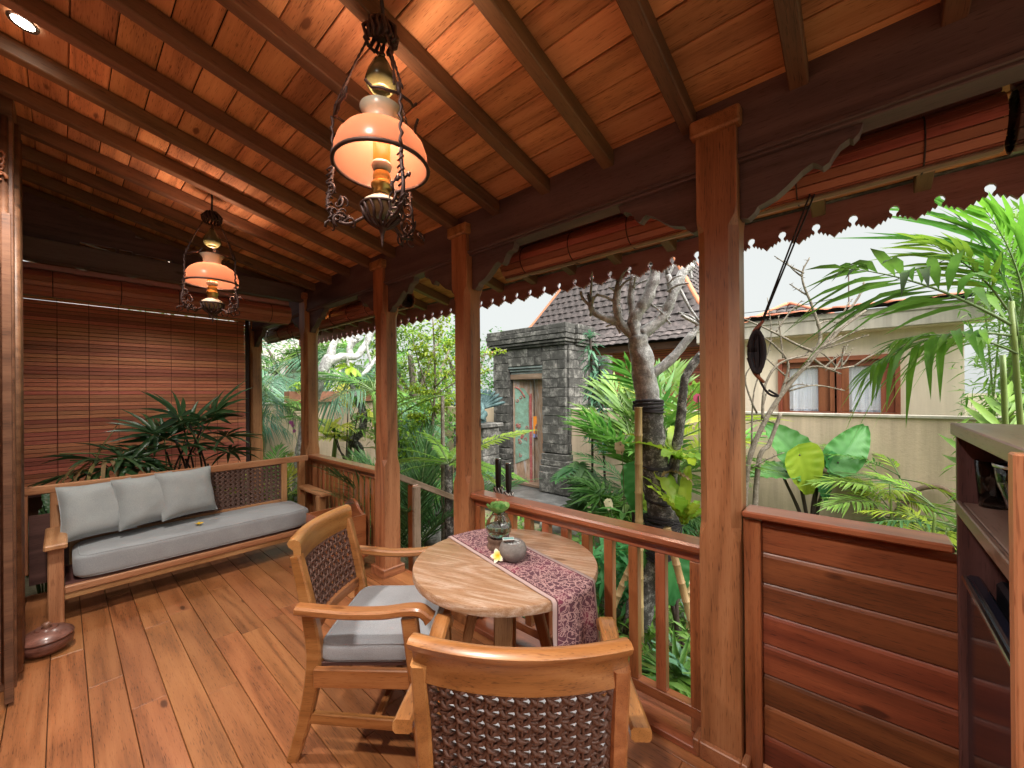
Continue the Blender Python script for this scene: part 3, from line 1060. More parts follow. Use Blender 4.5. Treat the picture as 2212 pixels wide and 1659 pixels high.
def cane(par, name, mat, width, z0, z1, p, mapf=None):
    """woven cane: paired verticals and horizontals plus both diagonals"""
    mb = MB()
    w2 = width / 2
    mapf = mapf or (lambda y, z, o: (back_x(z) + bow(y) * .88 + o - .004, y, z))
    ny, nz = int(round(width / p)), int(round((z1 - z0) / p))
    py, pz = width / ny, (z1 - z0) / nz
    r = p * .122
    e = p * .13
    d = p * .13
    for i in range(ny + 1):
        for s in (-1, 1):
            y = -w2 + i * py + s * e * 1.25
            if abs(y) > w2: continue
            zs = [z0 + (z1 - z0) * k / (nz * 2) for k in range(nz * 2 + 1)]
            mb.tube([mapf(y, z, d * (.6 if (k + i) % 2 else -.6)) for k, z in enumerate(zs)], r, 5)
    for j in range(nz + 1):
        for s in (-1, 1):
            z = z0 + j * pz + s * e * 1.25
            if z < z0 or z > z1: continue
            yss = [-w2 + width * k / (ny * 2) for k in range(ny * 2 + 1)]
            mb.tube([mapf(y, z, d * (-.6 if (k + j) % 2 else .6)) for k, y in enumerate(yss)], r, 5)
    for s in (-1, 1):
        for k in range(-nz - 1, ny + 1):
            pts = []
            for j in range(0, nz * 2 + 1):
                y = (-w2 + (k + .5 + j / 2) * py) * s
                z = z0 + j * pz / 2
                if abs(y) <= w2 + 1e-6:
                    pts.append(mapf(y, z, d * (1.7 if j % 2 == 0 else -1.2) * s))
            if len(pts) > 1:
                mb.tube(pts, r * 1.25, 5)
    # rim strand
    loop = []
    for t in range(41):
        loop.append(mapf(-w2 + width * t / 40, z0, 0))
    mb.tube(loop, r * 1.6, 5)
    mb.tube([mapf(-w2 + width * t / 40, z1, 0) for t in range(41)], r * 1.6, 5)
    for s in (-1, 1):
        mb.tube([mapf(s * w2, lerp(z0, z1, t / 12), 0) for t in range(13)], r * 1.6, 5)
    o = mb.build(name, mat, par)
    return tag(o, kind='stuff')

cm, cnt, cb = new_mat('grey_fabric')
cv, crnd = obj_coords(cnt)
n1 = nd(cnt, 'ShaderNodeTexNoise', {'Vector': cv, 'Scale': 260.0, 'Detail': 3.0}).outputs[0]
n2 = nd(cnt, 'ShaderNodeTexNoise', {'Vector': cv, 'Scale': 7.0, 'Detail': 3.0}).outputs[0]
cc = ramp(cnt, mathn(cnt, 'ADD', mathn(cnt, 'MULTIPLY', n1, .6), mathn(cnt, 'MULTIPLY', n2, .4)), [(.3, (.26, .275, .30)), (.7, (.41, .43, .465))])
cnt.links.new(cc, cb.inputs['Base Color'])
cb.inputs['Roughness'].default_value = .95
cb.inputs['Sheen Weight'].default_value = .25
bump(cnt, cb, n1, .25, .003)
M['cushion'] = cm
def fabric(name, a, b):
    m = cm.copy()
    m.name = name
    for n in m.node_tree.nodes:
        if n.type == 'VALTORGB':
            n.color_ramp.elements[0].color = (*a, 1)
            n.color_ramp.elements[1].color = (*b, 1)
    return m
M['sofacush'] = fabric('sofa_fabric', (.235, .252, .268), (.36, .382, .402))
M['pillow'] = fabric('pillow_fabric', (.255, .280, .285), (.38, .412, .418))

def cushion(name, par, mw, L, W, H, mat, r=.02, puff=.012, seed=0):
    """upholstered block with rounded edges, a piped seam and a slight crown"""
    mb = MB()
    n = 18
    def sup(u, v):
        # superellipsoid-like box
        a = u * 2 * PI
        b = (v - .5) * PI
        e1, e2 = .16, .22
        def sg(x, e): return math.copysign(abs(x) ** e, x)
        cx = sg(math.cos(b), e1) * sg(math.cos(a), e2)
        cy = sg(math.cos(b), e1) * sg(math.sin(a), e2)
        czz = sg(math.sin(b), e1 * 1.6)
        x, y, z = cx * L / 2, cy * W / 2, czz * H / 2
        q = max(0, (1 - (2 * x / L) ** 2)) * max(0, (1 - (2 * y / W) ** 2))
        z += (puff * q + .006 * noise.noise(Vector((x * 9 + seed, y * 9, z * 5)))) * (1 if z > 0 else .2)
        return (x, y, z)
    mb.grid(sup, 72, 30)
    o = mb.build(name, mat, par, mw)
    fix_normals(o)
    for vv in (.30, .72):
        MB().tube([Vector(sup(k / 72, vv)) * 1.002 for k in range(73)], .0042, 5).build('piping', mat, o, mw)
    return o

c1 = chair('teak armchair with cane back seen from the side, drawn up left of the round table')
mw1 = T3(1.032, 1.682, 0) @ RZ(math.radians(-49))
c1.matrix_basis = mw1
mw2 = T3(.985, .832, 0) @ RZ(math.radians(38.5))
c2 = copy_tree(c1, mw2, None, 'nearest teak armchair, its cane back turned towards the viewer')

# ================================================================== SOFA
sf = thing('sofa', 'long low teak daybed sofa with woven back and grey mattress', 'sofa', (.8, 4.25, 0))
W = M['sofa']
for xx in (-.03, 1.675):
    beam('leg', sf, (xx, 3.99, 0), (xx, 3.99, .515), .072, .072, W, b=.006)
    beam('back_leg', sf, (xx, 4.47, 0), (xx, 4.47, .855), .06, .05, W, b=.004)
    beam('arm', sf, (xx + (.0 if xx < 0 else .02), 3.90, .533), (xx + (.0 if xx < 0 else .02), 4.46, .533), .105, .036, W, b=.008)
beam('front_rail', sf, (.008, 3.985, .222), (1.638, 3.985, .222), .04, .045, W, b=.004)
beam('front_rail', sf, (.008, 3.992, .178), (1.638, 3.992, .178), .036, .042, W, b=.004)
for xx in (-.03, 1.675):
    beam('side_rail', sf, (xx, 4.03, .21), (xx, 4.44, .21), .03, .08, W)
MB().box((.82, 4.21, .247), (1.62, .42, .02)).build('seat_board', M['cabinet'], sf)
beam('back_top_rail', sf, (-.22, 4.465, .832), (1.74, 4.465, .832), .045, .058, W, b=.005)
for xx in (-.19, .06, 1.505):
    beam('back_stile', sf, (xx, 4.467, .24), (xx, 4.467, .802), .055, .04, W, up=(0, 1, 0))
beam('back_bottom_rail', sf, (.09, 4.467, .42), (1.475, 4.467, .42), .04, .05, W)
MB().box((-.065, 4.485, .40), (.19, .012, .5)).build('dark_panel', M['cabinet'], sf)
cane(sf, 'cane_panel', M['weave2'], 1.38, .448, .80, .040, lambda y, z, o: (.783 + y, 4.462 + o, z))
cushion('mattress', sf, T3(.812, 4.205, .345), 1.535, .49, .165, M['sofacush'], puff=.016)

def pillow(label, x, y, z, tilt, yaw, s, seed):
    p = thing('pillow', label, 'pillow', (x, y, z - s / 2), 0, 'grey pillows on the sofa')
    mb = MB()
    def face(sgn):
        def fn(u, v):
            a, b = u * 2 - 1, v * 2 - 1
            pinch = 1 - .055 * (1 - a * a) * 0
            ex = a * (1 - .07 * (1 - b * b) * abs(a))
            ey = b * (1 - .07 * (1 - a * a) * abs(b))
            th = (max(0, 1 - a ** 4) * max(0, 1 - b ** 4)) ** .6
            wr = .010 * noise.noise(Vector((a * 2.2 + seed, b * 2.2, sgn))) * th + .006 * math.sin(6 * a * b + seed) * (1 - th) 
            return (ex * s / 2, ey * s / 2, sgn * (.084 * th) + wr)
        return fn
    mb.grid(face(1), 22, 22)
    mb.grid(lambda u, v: face(-1)(1 - u, v), 22, 22)
    mw = T3(x, y, z) @ RZ(yaw) @ RX(math.radians(90) - tilt)
    mb.build('cover', M['pillow'], p, mw)
    loop = []
    for (a0, b0), (a1, b1) in (((-1, -1), (1, -1)), ((1, -1), (1, 1)), ((1, 1), (-1, 1)), ((-1, 1), (-1, -1))):
        for k in range(10):
            a, b = lerp(a0, a1, k / 10), lerp(b0, b1, k / 10)
            ex = a * (1 - .07 * (1 - b * b) * abs(a)); ey = b * (1 - .07 * (1 - a * a) * abs(b))
            loop.append((ex * s / 2, ey * s / 2, .006 * math.sin(6 * a * b + seed)))
    loop.append(loop[0])
    MB().tube(loop, .0035, 5).build('piping', M['pillow'], p, mw)
    return p
pillow('leftmost grey pillow, leaning low into the sofa corner', .175, 4.30, .665, .34, .16, .40, 1)
pillow('middle grey pillow, tucked between the other two on the sofa', .45, 4.29, .68, .32, .30, .39, 5)
pillow('rightmost grey pillow beside the bare cane back of the sofa', .70, 4.29, .69, .32, .22, .39, 9)
flower('frangipani_flower', 'small yellow frangipani blossom lying on the sofa mattress by the rightmost pillow', (.74, 4.10, .448), plain('yellow_petal', (.85, .55, .03), .5), RZ(1), 1.0)

# ================================================================== LIDDED POT, TROUGH
M['clay'] = wood('pot_lacquer', (.05, .020, .014), (.15, .060, .040), (.28, .125, .09), rough=.4, var=0, coat=.3, gs=.6)
pt = thing('lidded_pot', 'squat reddish brown lidded pot on the floor beside the left sofa leg', 'pot', (-.065, 3.61, 0))
mwp = T3(-.065, 3.61, 0)
o = MB().lathe([(.0001, .004), (.055, .004), (.085, .02), (.106, .045), (.112, .07), (.108, .085), (.0001, .085)], 40).build('body', M['clay'], pt, mwp); fix_normals(o); auto_smooth(o.data)
o = MB().lathe([(.0001, .090), (.110, .090), (.113, .098), (.106, .112), (.08, .132), (.05, .142), (.045, .150), (.0001, .150)], 40).build('lid', M['clay'], pt, mwp); fix_normals(o); auto_smooth(o.data)
o = MB().lathe([(.0001, .150), (.022, .150), (.014, .158), (.020, .170), (.010, .178), (.0001, .179)], 24).build('knob', M['clay'], pt, mwp); fix_normals(o)

tr = thing('wooden_trough', 'reddish wooden trough box with a curved end board on turned feet by the steps post', 'trough', (1.58, 3.42, 0))
W = M['rail']
TX0, TX1, TY0, TY1 = 1.40, 1.725, 3.215, 3.62
beam('side_board', tr, (TX0, TY0, .305), (TX1, TY0, .305), .022, .34, W)
beam('side_board', tr, (TX0, TY1, .305), (TX1, TY1, .305), .022, .34, W)
hw = (TY1 - TY0) / 2 - .012
CR = [(-hw, -.17), (hw, -.17), (hw, .17), (hw * .82, .18), (hw * .6, .205), (hw * .36, .25), (hw * .12, .272), (-hw * .12, .272), (-hw * .36, .25), (-hw * .6, .205), (-hw * .82, .18), (-hw, .17)]
for xx, poly_ in ((TX1 - .024, CR), (TX0, [(-hw, -.17), (hw, -.17), (hw, .17), (-hw, .17)])):
    o = MB().prism(poly_, .022).build('end_board', W, tr, Matrix(((0, 0, 1, xx), (1, 0, 0, (TY0 + TY1) / 2), (0, 1, 0, .305), (0, 0, 0, 1))))
    fix_normals(o)
MB().box(((TX0 + TX1) / 2, (TY0 + TY1) / 2, .15), (TX1 - TX0 - .05, TY1 - TY0 - .03, .02)).build('bottom_board', W, tr)
beam('lip', tr, (TX0 - .02, TY0 - .014, .128), (TX1 + .01, TY0 - .014, .128), .03, .022, W)
fl = MB().lathe([(.0001, 0), (.022, 0), (.028, .012), (.020, .028), (.030, .05), (.032, .065), (.022, .085), (.028, .10), (.030, .118), (.0001, .118)], 20).data('foot', W)
fix_normals(fl)
for xx, yy in ((TX1 - .035, TY0 + .015), (TX0 + .03, TY0 + .015), (TX1 - .035, TY1 - .02), (TX0 + .03, TY1 - .02)):
    link('foot', fl, T3(xx, yy, 0), tr)

# ================================================================== CABINET
cb_ = thing('cabinet', 'tall dark wooden cabinet with open shelf at the right edge', 'cabinet', (1.43, -.48, 0))
W = M['cabinet']
CXa, CXb, CYa, CYb = 1.045, 1.788, -.80, -.205
M['cabtop'] = wood('cabinet_top', (.09, .045, .036), (.17, .095, .075), (.26, .165, .135), rough=.4, var=0, gs=.8, coat=.2)
beam('top', cb_, (CXa - .005, (CYa + CYb) / 2, 1.382), (CXb + .005, (CYa + CYb) / 2, 1.382), CYb - CYa + .01, .036, M['cabtop'], b=.003)
beam('side', cb_, (CXa + .013, (CYa + CYb) / 2 - .002, 0), (CXa + .013, (CYa + CYb) / 2 - .002, 1.362), CYb - CYa - .006, .024, M['panel'], up=(1, 0, 0))
beam('side', cb_, (CXb - .013, (CYa + CYb) / 2 - .002, 0), (CXb - .013, (CYa + CYb) / 2 - .002, 1.362), CYb - CYa - .006, .024, W, up=(1, 0, 0))
beam('back', cb_, (CXa + .03, CYa + .012, .69), (CXb - .03, CYa + .012, .69), 1.3, .014, W, up=(0, 1, 0))
beam('stile', cb_, (CXa - .006, CYb + .011, 0), (CXa - .006, CYb + .011, 1.395), .034, .022, M['post'], up=(0, 1, 0))
for i in range(2):
    yy = CYb - .012 - .145 - i * .285
    beam('shelf_board', cb_, (CXa + .027, yy, 1.155), (CXb - .027, yy, 1.155), .282, .024, M['cabtop'], b=.002)
beam('shelf_edge', cb_, (CXa + .027, CYb - .006, 1.153), (CXb - .027, CYb - .006, 1.153), .012, .036, M['cabtop'])
beam('kick_board', cb_, (CXa + .027, CYb - .03, .1), (CXb - .027, CYb - .03, .1), .02, .2, W)
mbk = thing('black_minibar', 'glossy black minibar door under the shelf of the cabinet', 'minibar', (1.42, -.5, .2))
MB().box((1.425, -.50, .55), (.66, .44, .82), .01).build('body', plain('black_shell', (.008, .008, .012), .4), mbk)
MB().box((1.425, -.240, .55), (.66, .03, .82), .012).build('door', plain('black_glossy_door', (.010, .011, .020), .16), mbk)
beam('handle', mbk, (1.12, -.219, .952), (1.74, -.219, .952), .012, .012, M['steel'])
bw = thing('glass_bowl', 'clear glass ice bowl standing on the cabinet shelf', 'bowl', (1.60, -.35, 1.168))
o = MB().lathe([(.0001, 0), (.06, 0), (.075, .03), (.092, .09), (.096, .135), (.092, .135), (.088, .09), (.071, .032), (.057, .006), (.0001, .005)], 36).build('bowl', M['glass'], bw, T3(1.60, -.35, 1.168)); fix_normals(o)
o = MB().lathe([(.098, .132), (.0985, .14), (.094, .141), (.0935, .133)], 36).build('rim', M['steel'], bw, T3(1.60, -.35, 1.168))
MB().tube([(1.505, -.35, 1.30), (1.53, -.35, 1.355), (1.60, -.35, 1.362), (1.67, -.35, 1.355), (1.695, -.35, 1.30)], .004, 8).build('handle', M['steel'], bw)
gt = thing('drinking_glass', 'tall clear drinking glass on the cabinet shelf beside the bowl', 'glass', (1.735, -.275, 1.168))
o = MB().lathe([(.0001, 0), (.028, 0), (.036, .13), (.034, .13), (.026, .008), (.0001, .007)], 28).build('tumbler', M['glass'], gt, T3(1.735, -.275, 1.168)); fix_normals(o)

wb_ = thing('water_bottle', 'teal plastic water bottle cut off by the right edge, beside the cabinet front', 'bottle', (.985, -.33, 0))
tealp = plain('teal_plastic', (.05, .22, .23), .25)
o = MB().lathe([(.0001, .0), (.11, .0), (.125, .02), (.125, .20), (.118, .22), (.125, .24), (.125, .42), (.118, .44), (.125, .46), (.125, .62), (.10, .70), (.04, .74), (.035, .80), (.0001, .80)], 32).build('body', tealp, wb_, T3(.985, -.345, 0)); fix_normals(o)
MB().lathe([(.0001, .80), (.040, .80), (.040, .835), (.0001, .838)], 24).build('cap', M['steel'], wb_, T3(.985, -.345, 0))

# ================================================================== HANGING LAMPS
def emis(name, col, s):
    m, nt, b = new_mat(name)
    b.inputs['Base Color'].default_value = (col[0] * .2, col[1] * .2, col[2] * .2, 1)
    b.inputs['Emission Color'].default_value = (*col, 1)
    b.inputs['Emission Strength'].default_value = s
    return m
op, ont, ob = new_mat('opal_shade')
ob.inputs['Base Color'].default_value = (.42, .21, .14, 1)
ob.inputs['Roughness'].default_value = .25
tr_ = nd(ont, 'ShaderNodeBsdfTranslucent', {'Color': (.40, .265, .21, 1)})
mx_ = nd(ont, 'ShaderNodeMixShader', {0: .75, 1: ob.outputs[0], 2: tr_.outputs[0]})
ont.links.new(mx_.outputs[0], ont.nodes['Material Output'].inputs['Surface'])
M['opal'] = op
M['milk'] = plain('milk_glass', (.52, .49, .38), .3)
M['brass'] = plain('aged_brass', (.50, .34, .10), .32, .9, nscale=20, namt=.4)
M['iron'] = plain('rusted_iron', (.050, .026, .022), .55, .5, nscale=40, namt=.5)
M['bell'] = plain('green_bell_glass', (.075, .072, .032), .25, nscale=8, namt=.4)
M['orange_glow'] = emis('orange_chimney', (1.0, .15, .008), .55)
LAMP_W = 6.0
def lamp(label, x, y):
    L = thing('hanging_lamp', label, 'lamp', (x, y, 2.03), group='antique hanging oil lamps')
    mw = T3(x, y, 0)
    o = MB().lathe([(.150, 2.268), (.1525, 2.272), (.153, 2.29), (.150, 2.320), (.140, 2.348), (.120, 2.374), (.092, 2.393), (.062, 2.403), (.054, 2.405),
                    (.053, 2.403), (.062, 2.400), (.091, 2.390), (.118, 2.371), (.1375, 2.346), (.1475, 2.318), (.150, 2.29), (.1495, 2.27)], 48).build('shade', M['opal'], L, mw)
    fix_normals(o)
    o = MB().lathe([(.054, 2.405), (.050, 2.42), (.052, 2.445), (.070, 2.468), (.068, 2.469), (.049, 2.447), (.047, 2.42), (.052, 2.404)], 40).build('shade_collar', M['milk'], L, mw)
    fix_normals(o)
    ring = [(.1545 * math.cos(a), .1545 * math.sin(a), 2.272) for a in [2 * PI * k / 48 for k in range(49)]]
    MB().tube(ring, .0065, 8).build('shade_ring', M['iron'], L, mw)
    # burner, chimney, oil fount
    o = MB().lathe([(.0285, 2.288), (.0285, 2.36), (.0275, 2.36), (.0275, 2.288)], 28).build('chimney', M['orange_glow'], L, mw)
    o = MB().lathe([(.0001, 2.258), (.020, 2.258), (.030, 2.264), (.034, 2.275), (.030, 2.287), (.0001, 2.288)], 28).build('burner_cap', plain('porcelain', (.66, .64, .60), .3) if 'porc' not in M else M['porc'], L, mw)
    MB().lathe([(.0001, 2.175), (.024, 2.175), (.030, 2.182), (.026, 2.19), (.034, 2.2), (.036, 2.212), (.030, 2.222), (.026, 2.226), (.030, 2.235), (.028, 2.25), (.02, 2.26), (.0001, 2.26)], 28).build('burner', M['brass'], L, mw)
    o = MB().lathe([(.0001, 2.105), (.03, 2.108), (.058, 2.125), (.064, 2.14), (.058, 2.152), (.040, 2.165), (.026, 2.176), (.0001, 2.177)], 32).build('oil_fount', M['milk'], L, mw)
    # pierced iron basket under the fount
    mb = MB()
    for k in range(14):
        a = 2 * PI * k / 14
        pts = [(.066 * math.cos(a), .066 * math.sin(a), 2.135), (.060 * math.cos(a + .15), .060 * math.sin(a + .15), 2.108), (.042 * math.cos(a), .042 * math.sin(a), 2.085), (.016 * math.cos(a), .016 * math.sin(a), 2.068)]
        mb.tube(bez(pts, 3), .0055, 5)
    mb.lathe([(.0001, 2.0), (.003, 2.01), (.006, 2.045), (.012, 2.06), (.020, 2.07), (.024, 2.08), (.0001, 2.08)], 16)
    mb.tube([(.067 * math.cos(a), .067 * math.sin(a), 2.136) for a in [2 * PI * k / 24 for k in range(25)]], .005, 6)
    mb.build('basket', M['iron'], L, mw)
    for k in range(3):
        a = 2 * PI * k / 3 + .35
        ca, sa = math.cos(a), math.sin(a)
        R = lambda r, z, tw=0: (r * math.cos(a + tw), r * math.sin(a + tw), z)
        mb = MB()
        # scrolled arm from the basket out and up to the ring, twisted bar
        mb.tube(bez([R(.06, 2.10), R(.11, 2.075), R(.155, 2.09), R(.175, 2.14), R(.165, 2.20), R(.158, 2.262)], 5), .006, 6)
        for q in range(3):
            sc_ = [R(.10 + .028 * q + .018 * math.cos(t) * (1 - t / 8), 2.075 + .018 * q + .02 * math.sin(t) * (1 - t / 8), .10 * math.sin(t + q)) for t in [i * .6 for i in range(11)]]
            mb.tube(sc_, .0042, 5)
        for q in range(9):
            r0, zz = .150 + .012 * RND.random(), 2.08 + .02 * q
            mb.tube([R(r0, zz, -.06), R(r0 + .02, zz + .012, 0), R(r0, zz + .02, .06)], .0035, 4)
        for q in range(7):
            r0, z0_ = .125 + .05 * RND.random(), 2.065 + .12 * RND.random()
            w0 = RND.uniform(-.22, .22)
            mb.tube([R(r0 + .020 * math.cos(t + q) * (1 - t / 7), z0_ + .024 * math.sin(t + q) * (1 - t / 7), w0 + .05 * math.sin(t)) for t in [i * .65 for i in range(9)]], [.0052 - .0004 * i for i in range(9)], 5)
        mb.build('arm', M['iron'], L, mw)
        mb = MB()
        z0, z1 = 2.27, 2.43
        pts = [R(.1585 + .003 * math.sin(i * 2.2), lerp(z0, z1, i / 12), .03 * math.cos(i * 2.2)) for i in range(13)]
        mb.tube(pts, [.004 + .002 * (i % 2) for i in range(13)], 6)
        for s in (-1, 1):
            mb.tube([R(.15, 2.435, 0), R(.135, 2.445, .35 * s), R(.12, 2.455, .6 * s), R(.125, 2.475, .75 * s)], .005, 5)
        mb.tube([R(.15, 2.43), R(.145, 2.47)], .008, 6)
        mb.build('bracket', M['iron'], L, mw)
        # chain up to the crown, two strands meeting half way
        mb = MB()
        n = 22
        for s in (-1, 1):
            pts = []
            for i in range(n + 1):
                t = i / n
                r = lerp(.145, .045, t) + .006 * math.sin(t * PI)
                pts.append(R(r, lerp(2.46, 2.70, t), s * .10 * max(0, 1 - t * 1.9)))
            mb.tube(pts, [.0026 + .0022 * (i % 2) for i in range(n + 1)], 5)
        mb.build('chain', M['iron'], L, mw)
    # smoke bell and crown
    o = MB().lathe([(.0001, 2.655), (.012, 2.652), (.026, 2.63), (.043, 2.595), (.052, 2.565), (.048, 2.55), (.036, 2.535), (.030, 2.53), (.034, 2.545), (.044, 2.565), (.024, 2.625), (.0001, 2.64)], 28).build('smoke_bell', M['bell'], L, mw)
    fix_normals(o)
    MB().lathe([(.0001, 2.625), (.030, 2.622), (.016, 2.645), (.006, 2.66), (.0001, 2.70)], 16).build('bell_cap', M['iron'], L, mw)
    mb = MB()
    for k in range(16):
        a = 2 * PI * k / 16
        rr0 = .045 + .012 * (k % 2)
        mb.tube([(.03 * math.cos(a), .03 * math.sin(a), 2.765), (rr0 * math.cos(a), rr0 * math.sin(a), 2.735), (.052 * math.cos(a + .2), .052 * math.sin(a + .2), 2.705), (.04 * math.cos(a), .04 * math.sin(a), 2.69)], .0065, 5)
    mb.lathe([(.0001, 2.72), (.034, 2.725), (.036, 2.76), (.0001, 2.77)], 20)
    mb.build('crown', M['iron'], L, mw)
    top = cz(x) - .002
    MB().tube(bez([(0, 0, 2.765), (.012, .006, 2.80), (.004, 0, 2.85), (-.004, -.002, top)], 6), .0065, 8).build('cord', M['blackrope'], L, mw)
    ld = bpy.data.lights.new('lamp_flame', 'POINT')
    ld.energy = LAMP_W
    ld.color = (1.0, .63, .42)
    ld.shadow_soft_size = .035
    link('lamp_flame', ld, T3(x, y, 2.325 + .05), L)
    return L
M['porc'] = plain('porcelain', (.66, .64, .60), .3)
l1 = lamp('antique oil lamp nearest the viewer, salmon glass shade hung above the armchairs', .724, 1.22)
l2 = copy_tree(l1, T3(.69, 3.35, 2.03) @ RZ(.9), None, 'farther antique oil lamp hanging over the sofa, salmon glass shade')

# recessed downlight by the column, plus added unseen ones that brighten the interior
M['white_glow'] = emis('downlight_glow', (1.0, .93, .82), 14.0)
DOWN_W = 84.0
for i, yy in enumerate((2.625, .725, -1.0, 5.33)):
    dx = -.10 if i < 3 else .75  # last one is an added light for the blind, out of sight
    dz = cz(dx)
    dl = thing('downlight', ['small lit recessed downlight in the plank ceiling by the door column', 'added unseen fill downlight in the ceiling above the viewer', 'added unseen fill downlight in the ceiling behind the cabinet', 'added hidden light brightening the lowered blind and the palms behind the sofa'][i], 'downlight', (dx, yy, dz), group='recessed ceiling downlights')
    mwd = T3(dx, yy, dz - .004) @ RY(TH)
    MB().lathe([(.034, -.002), (.046, -.004), (.048, .002), (.034, .004)], 28).build('rim', M['steel'], dl, mwd)
    MB().lathe([(.0001, -.001), (.034, -.001)], 28).build('lens', M['white_glow'], dl, mwd)
    sp = bpy.data.lights.new('downlight_beam', 'SPOT')
    sp.energy = DOWN_W if i < 3 else 17.0
    sp.color = (1.0, .93, .84)
    sp.spot_size = math.radians(130)
    sp.spot_blend = .7
    sp.shadow_soft_size = .09
    link('downlight_beam', sp, T3(dx, yy, dz - .03), dl)

# ================================================================== BLINDS
def roll(name, label, p0, p1, R=.088, mat=None, ns=15):
    """rolled-up slat blind between two points"""
    mat = mat or M['rollblind']
    p0, p1 = Vector(p0), Vector(p1)
    b = thing(name, label, 'bamboo blind', tuple((p0 + p1) / 2))
    ax = (p1 - p0).normalized()
    sd_ = Vector((0, 0, 1)).cross(ax).normalized()
    for i in range(ns):
        a = 2 * PI * i / ns
        d = sd_ * math.cos(a) + Vector((0, 0, 1)) * math.sin(a) * 1.0
        beam('slat', b, p0 + d * R, p1 + d * R, 2 * PI * R / ns - .0025, .007, mat, up=tuple(d), b=.0015)
    # coiled layers seen at the ends
    for e, s in ((p0, 1), (p1, -1)):
        mb = MB()
        pts = []
        for k in range(70):
            t = k / 69
            a = t * 2 * PI * 4.2
            r = lerp(R - .012, .018, t)
            pts.append((e + ax * s * .004 + sd_ * r * math.cos(a) + Vector((0, 0, 1)) * r * math.sin(a)))
        vs = []
        for q in pts:
            vs.append(q); vs.append(q + ax * s * .05)
        fs = [(2 * k, 2 * k + 2, 2 * k + 3, 2 * k + 1) for k in range(69)]
        mb.add(vs, fs, True)
        c = e + ax * s * .03
        ring = [c + (sd_ * math.cos(2 * PI * k / 20) + Vector((0, 0, 1)) * math.sin(2 * PI * k / 20)) * (R - .006) for k in range(20)]
        mb.add([c] + ring, [(0, k + 1, (k + 1) % 20 + 1) for k in range(20)])
        mb.build('coil', M['cabinet'], b)
    d = (Vector((0, 0, -1)) + sd_ * .3).normalized()
    beam('batten', b, p0 + d * (R + .010), p1 + d * (R + .010), .022, .012, M['oldwood'], up=tuple(d))
    n = max(3, int((p1 - p0).length / .33))
    for i in range(n):
        c = p0.lerp(p1, (i + .5) / n)
        ring = [c + (sd_ * math.cos(2 * PI * k / 24) + Vector((0, 0, 1)) * math.sin(2 * PI * k / 24)) * (R + .006) for k in range(25)]
        MB().tube(ring, .0028, 5).build('cord', M['cord'], b)
    beam('head_rail', b, p0 + Vector((0, 0, R + .03)), p1 + Vector((0, 0, R + .03)), .04, .04, M['fascia'])
    return b
roll('rolled_blind', 'long rolled-up bamboo blind under the eaves outside the two nearest posts', (2.05, -.35, 2.375), (2.05, 1.83, 2.375))
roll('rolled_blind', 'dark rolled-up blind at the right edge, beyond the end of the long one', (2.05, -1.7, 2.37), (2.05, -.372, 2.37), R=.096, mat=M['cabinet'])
roll('rolled_blind', 'rolled-up bamboo blind under the eaves between the sofa corner post and the steps', (2.05, 3.06, 2.365), (2.05, 4.98, 2.365))
roll('rolled_blind', 'rolled-up bamboo blind under the eaves beyond the sofa corner post', (2.05, 5.06, 2.365), (2.05, 6.6, 2.365))
roll('rolled_blind', 'rolled-up bamboo blind across the end beam above the sofa', (-.22, 4.53, 2.345), (1.585, 4.53, 2.345))

hb = thing('hanging_blind', 'lowered brown bamboo slat blind closing the far end behind the potted palms', 'bamboo blind', (.72, 6.4, .55))
hx0, hx1 = -.36, 1.690
z = 2.58
k = 0
while z > .50:
    beam('slat', hb, (hx0, 6.4 + RND.uniform(-.003, .003), z), (hx1, 6.4 + RND.uniform(-.003, .003), z + RND.uniform(-.0015, .0015)), .0382, .006, M['blind'], up=(0, -1, 0), b=.0015)
    z -= .043
    k += 1
for i in range(9):
    xx = lerp(hx0 + .1, hx1 - .1, i / 8)
    MB().tube([(xx, 6.393, .5), (xx, 6.393, 2.6)], .0018, 5).build('cord', M['cord'], hb)
beam('edge_binding', hb, (1.705, 6.4, .5), (1.705, 6.4, 2.6), .045, .016, M['cord'], up=(0, 1, 0))
beam('batten', hb, (hx0, 6.4, .49), (hx1, 6.4, .49), .03, .03, M['cabinet'])
# added unseen sheet behind the blind, blocks daylight so the slat gaps stay dark
tag(MB().box((.55, 6.75, 1.0), (2.4, .10, 3.1)).build('blind_light_blocker', M['wall']), kind='structure')

# ropes on their cleats
def cleat(name, label, x, y, z, top, w=.016):
    t = thing(name, label, 'rope', (x, y, z))
    for s in (-1, 1):
        MB().tube(bez([(x + .012, y, z + s * .02), (x + .012, y - .018, z + s * .085), (x + .012, y - .05, z + s * .125)], 5), [.013 - .0008 * i for i in range(11)], 7).build('cleat_horn', M['panel'], t)
    mb = MB()
    for i in range(13):
        a = i * .48
        ox, oy = .022 * math.cos(a), -.022 + .022 * math.sin(a)
        q, q2 = RND.uniform(.86, 1.05), RND.uniform(.1, 1)
        mb.tube([(x + .012 + ox * .6, y - .026 + .030 * q2 * math.cos(t_), z + .085 * q * math.sin(t_)) for t_ in [2 * PI * k / 16 for k in range(17)]], .0058, 6)
    mb.build('coil', M['blackrope'], t)
    MB().tube(bez([(x + .01, y - .03, z - .07), (x + .02, y - .035, z - .12), (x + .04, y - .06, z - .17), (x + .06, y - .09, z - .18), (x + .04, y - .06, z - .155)], 5), .0045, 6).build('tail', M['blackrope'], t)
    for k, tp in enumerate(top):
        MB().tube([(x + .005 * k, y - .02, z + .05), tp], .0035, 6).build('pull_cord', M['blackrope'], t)
    return t
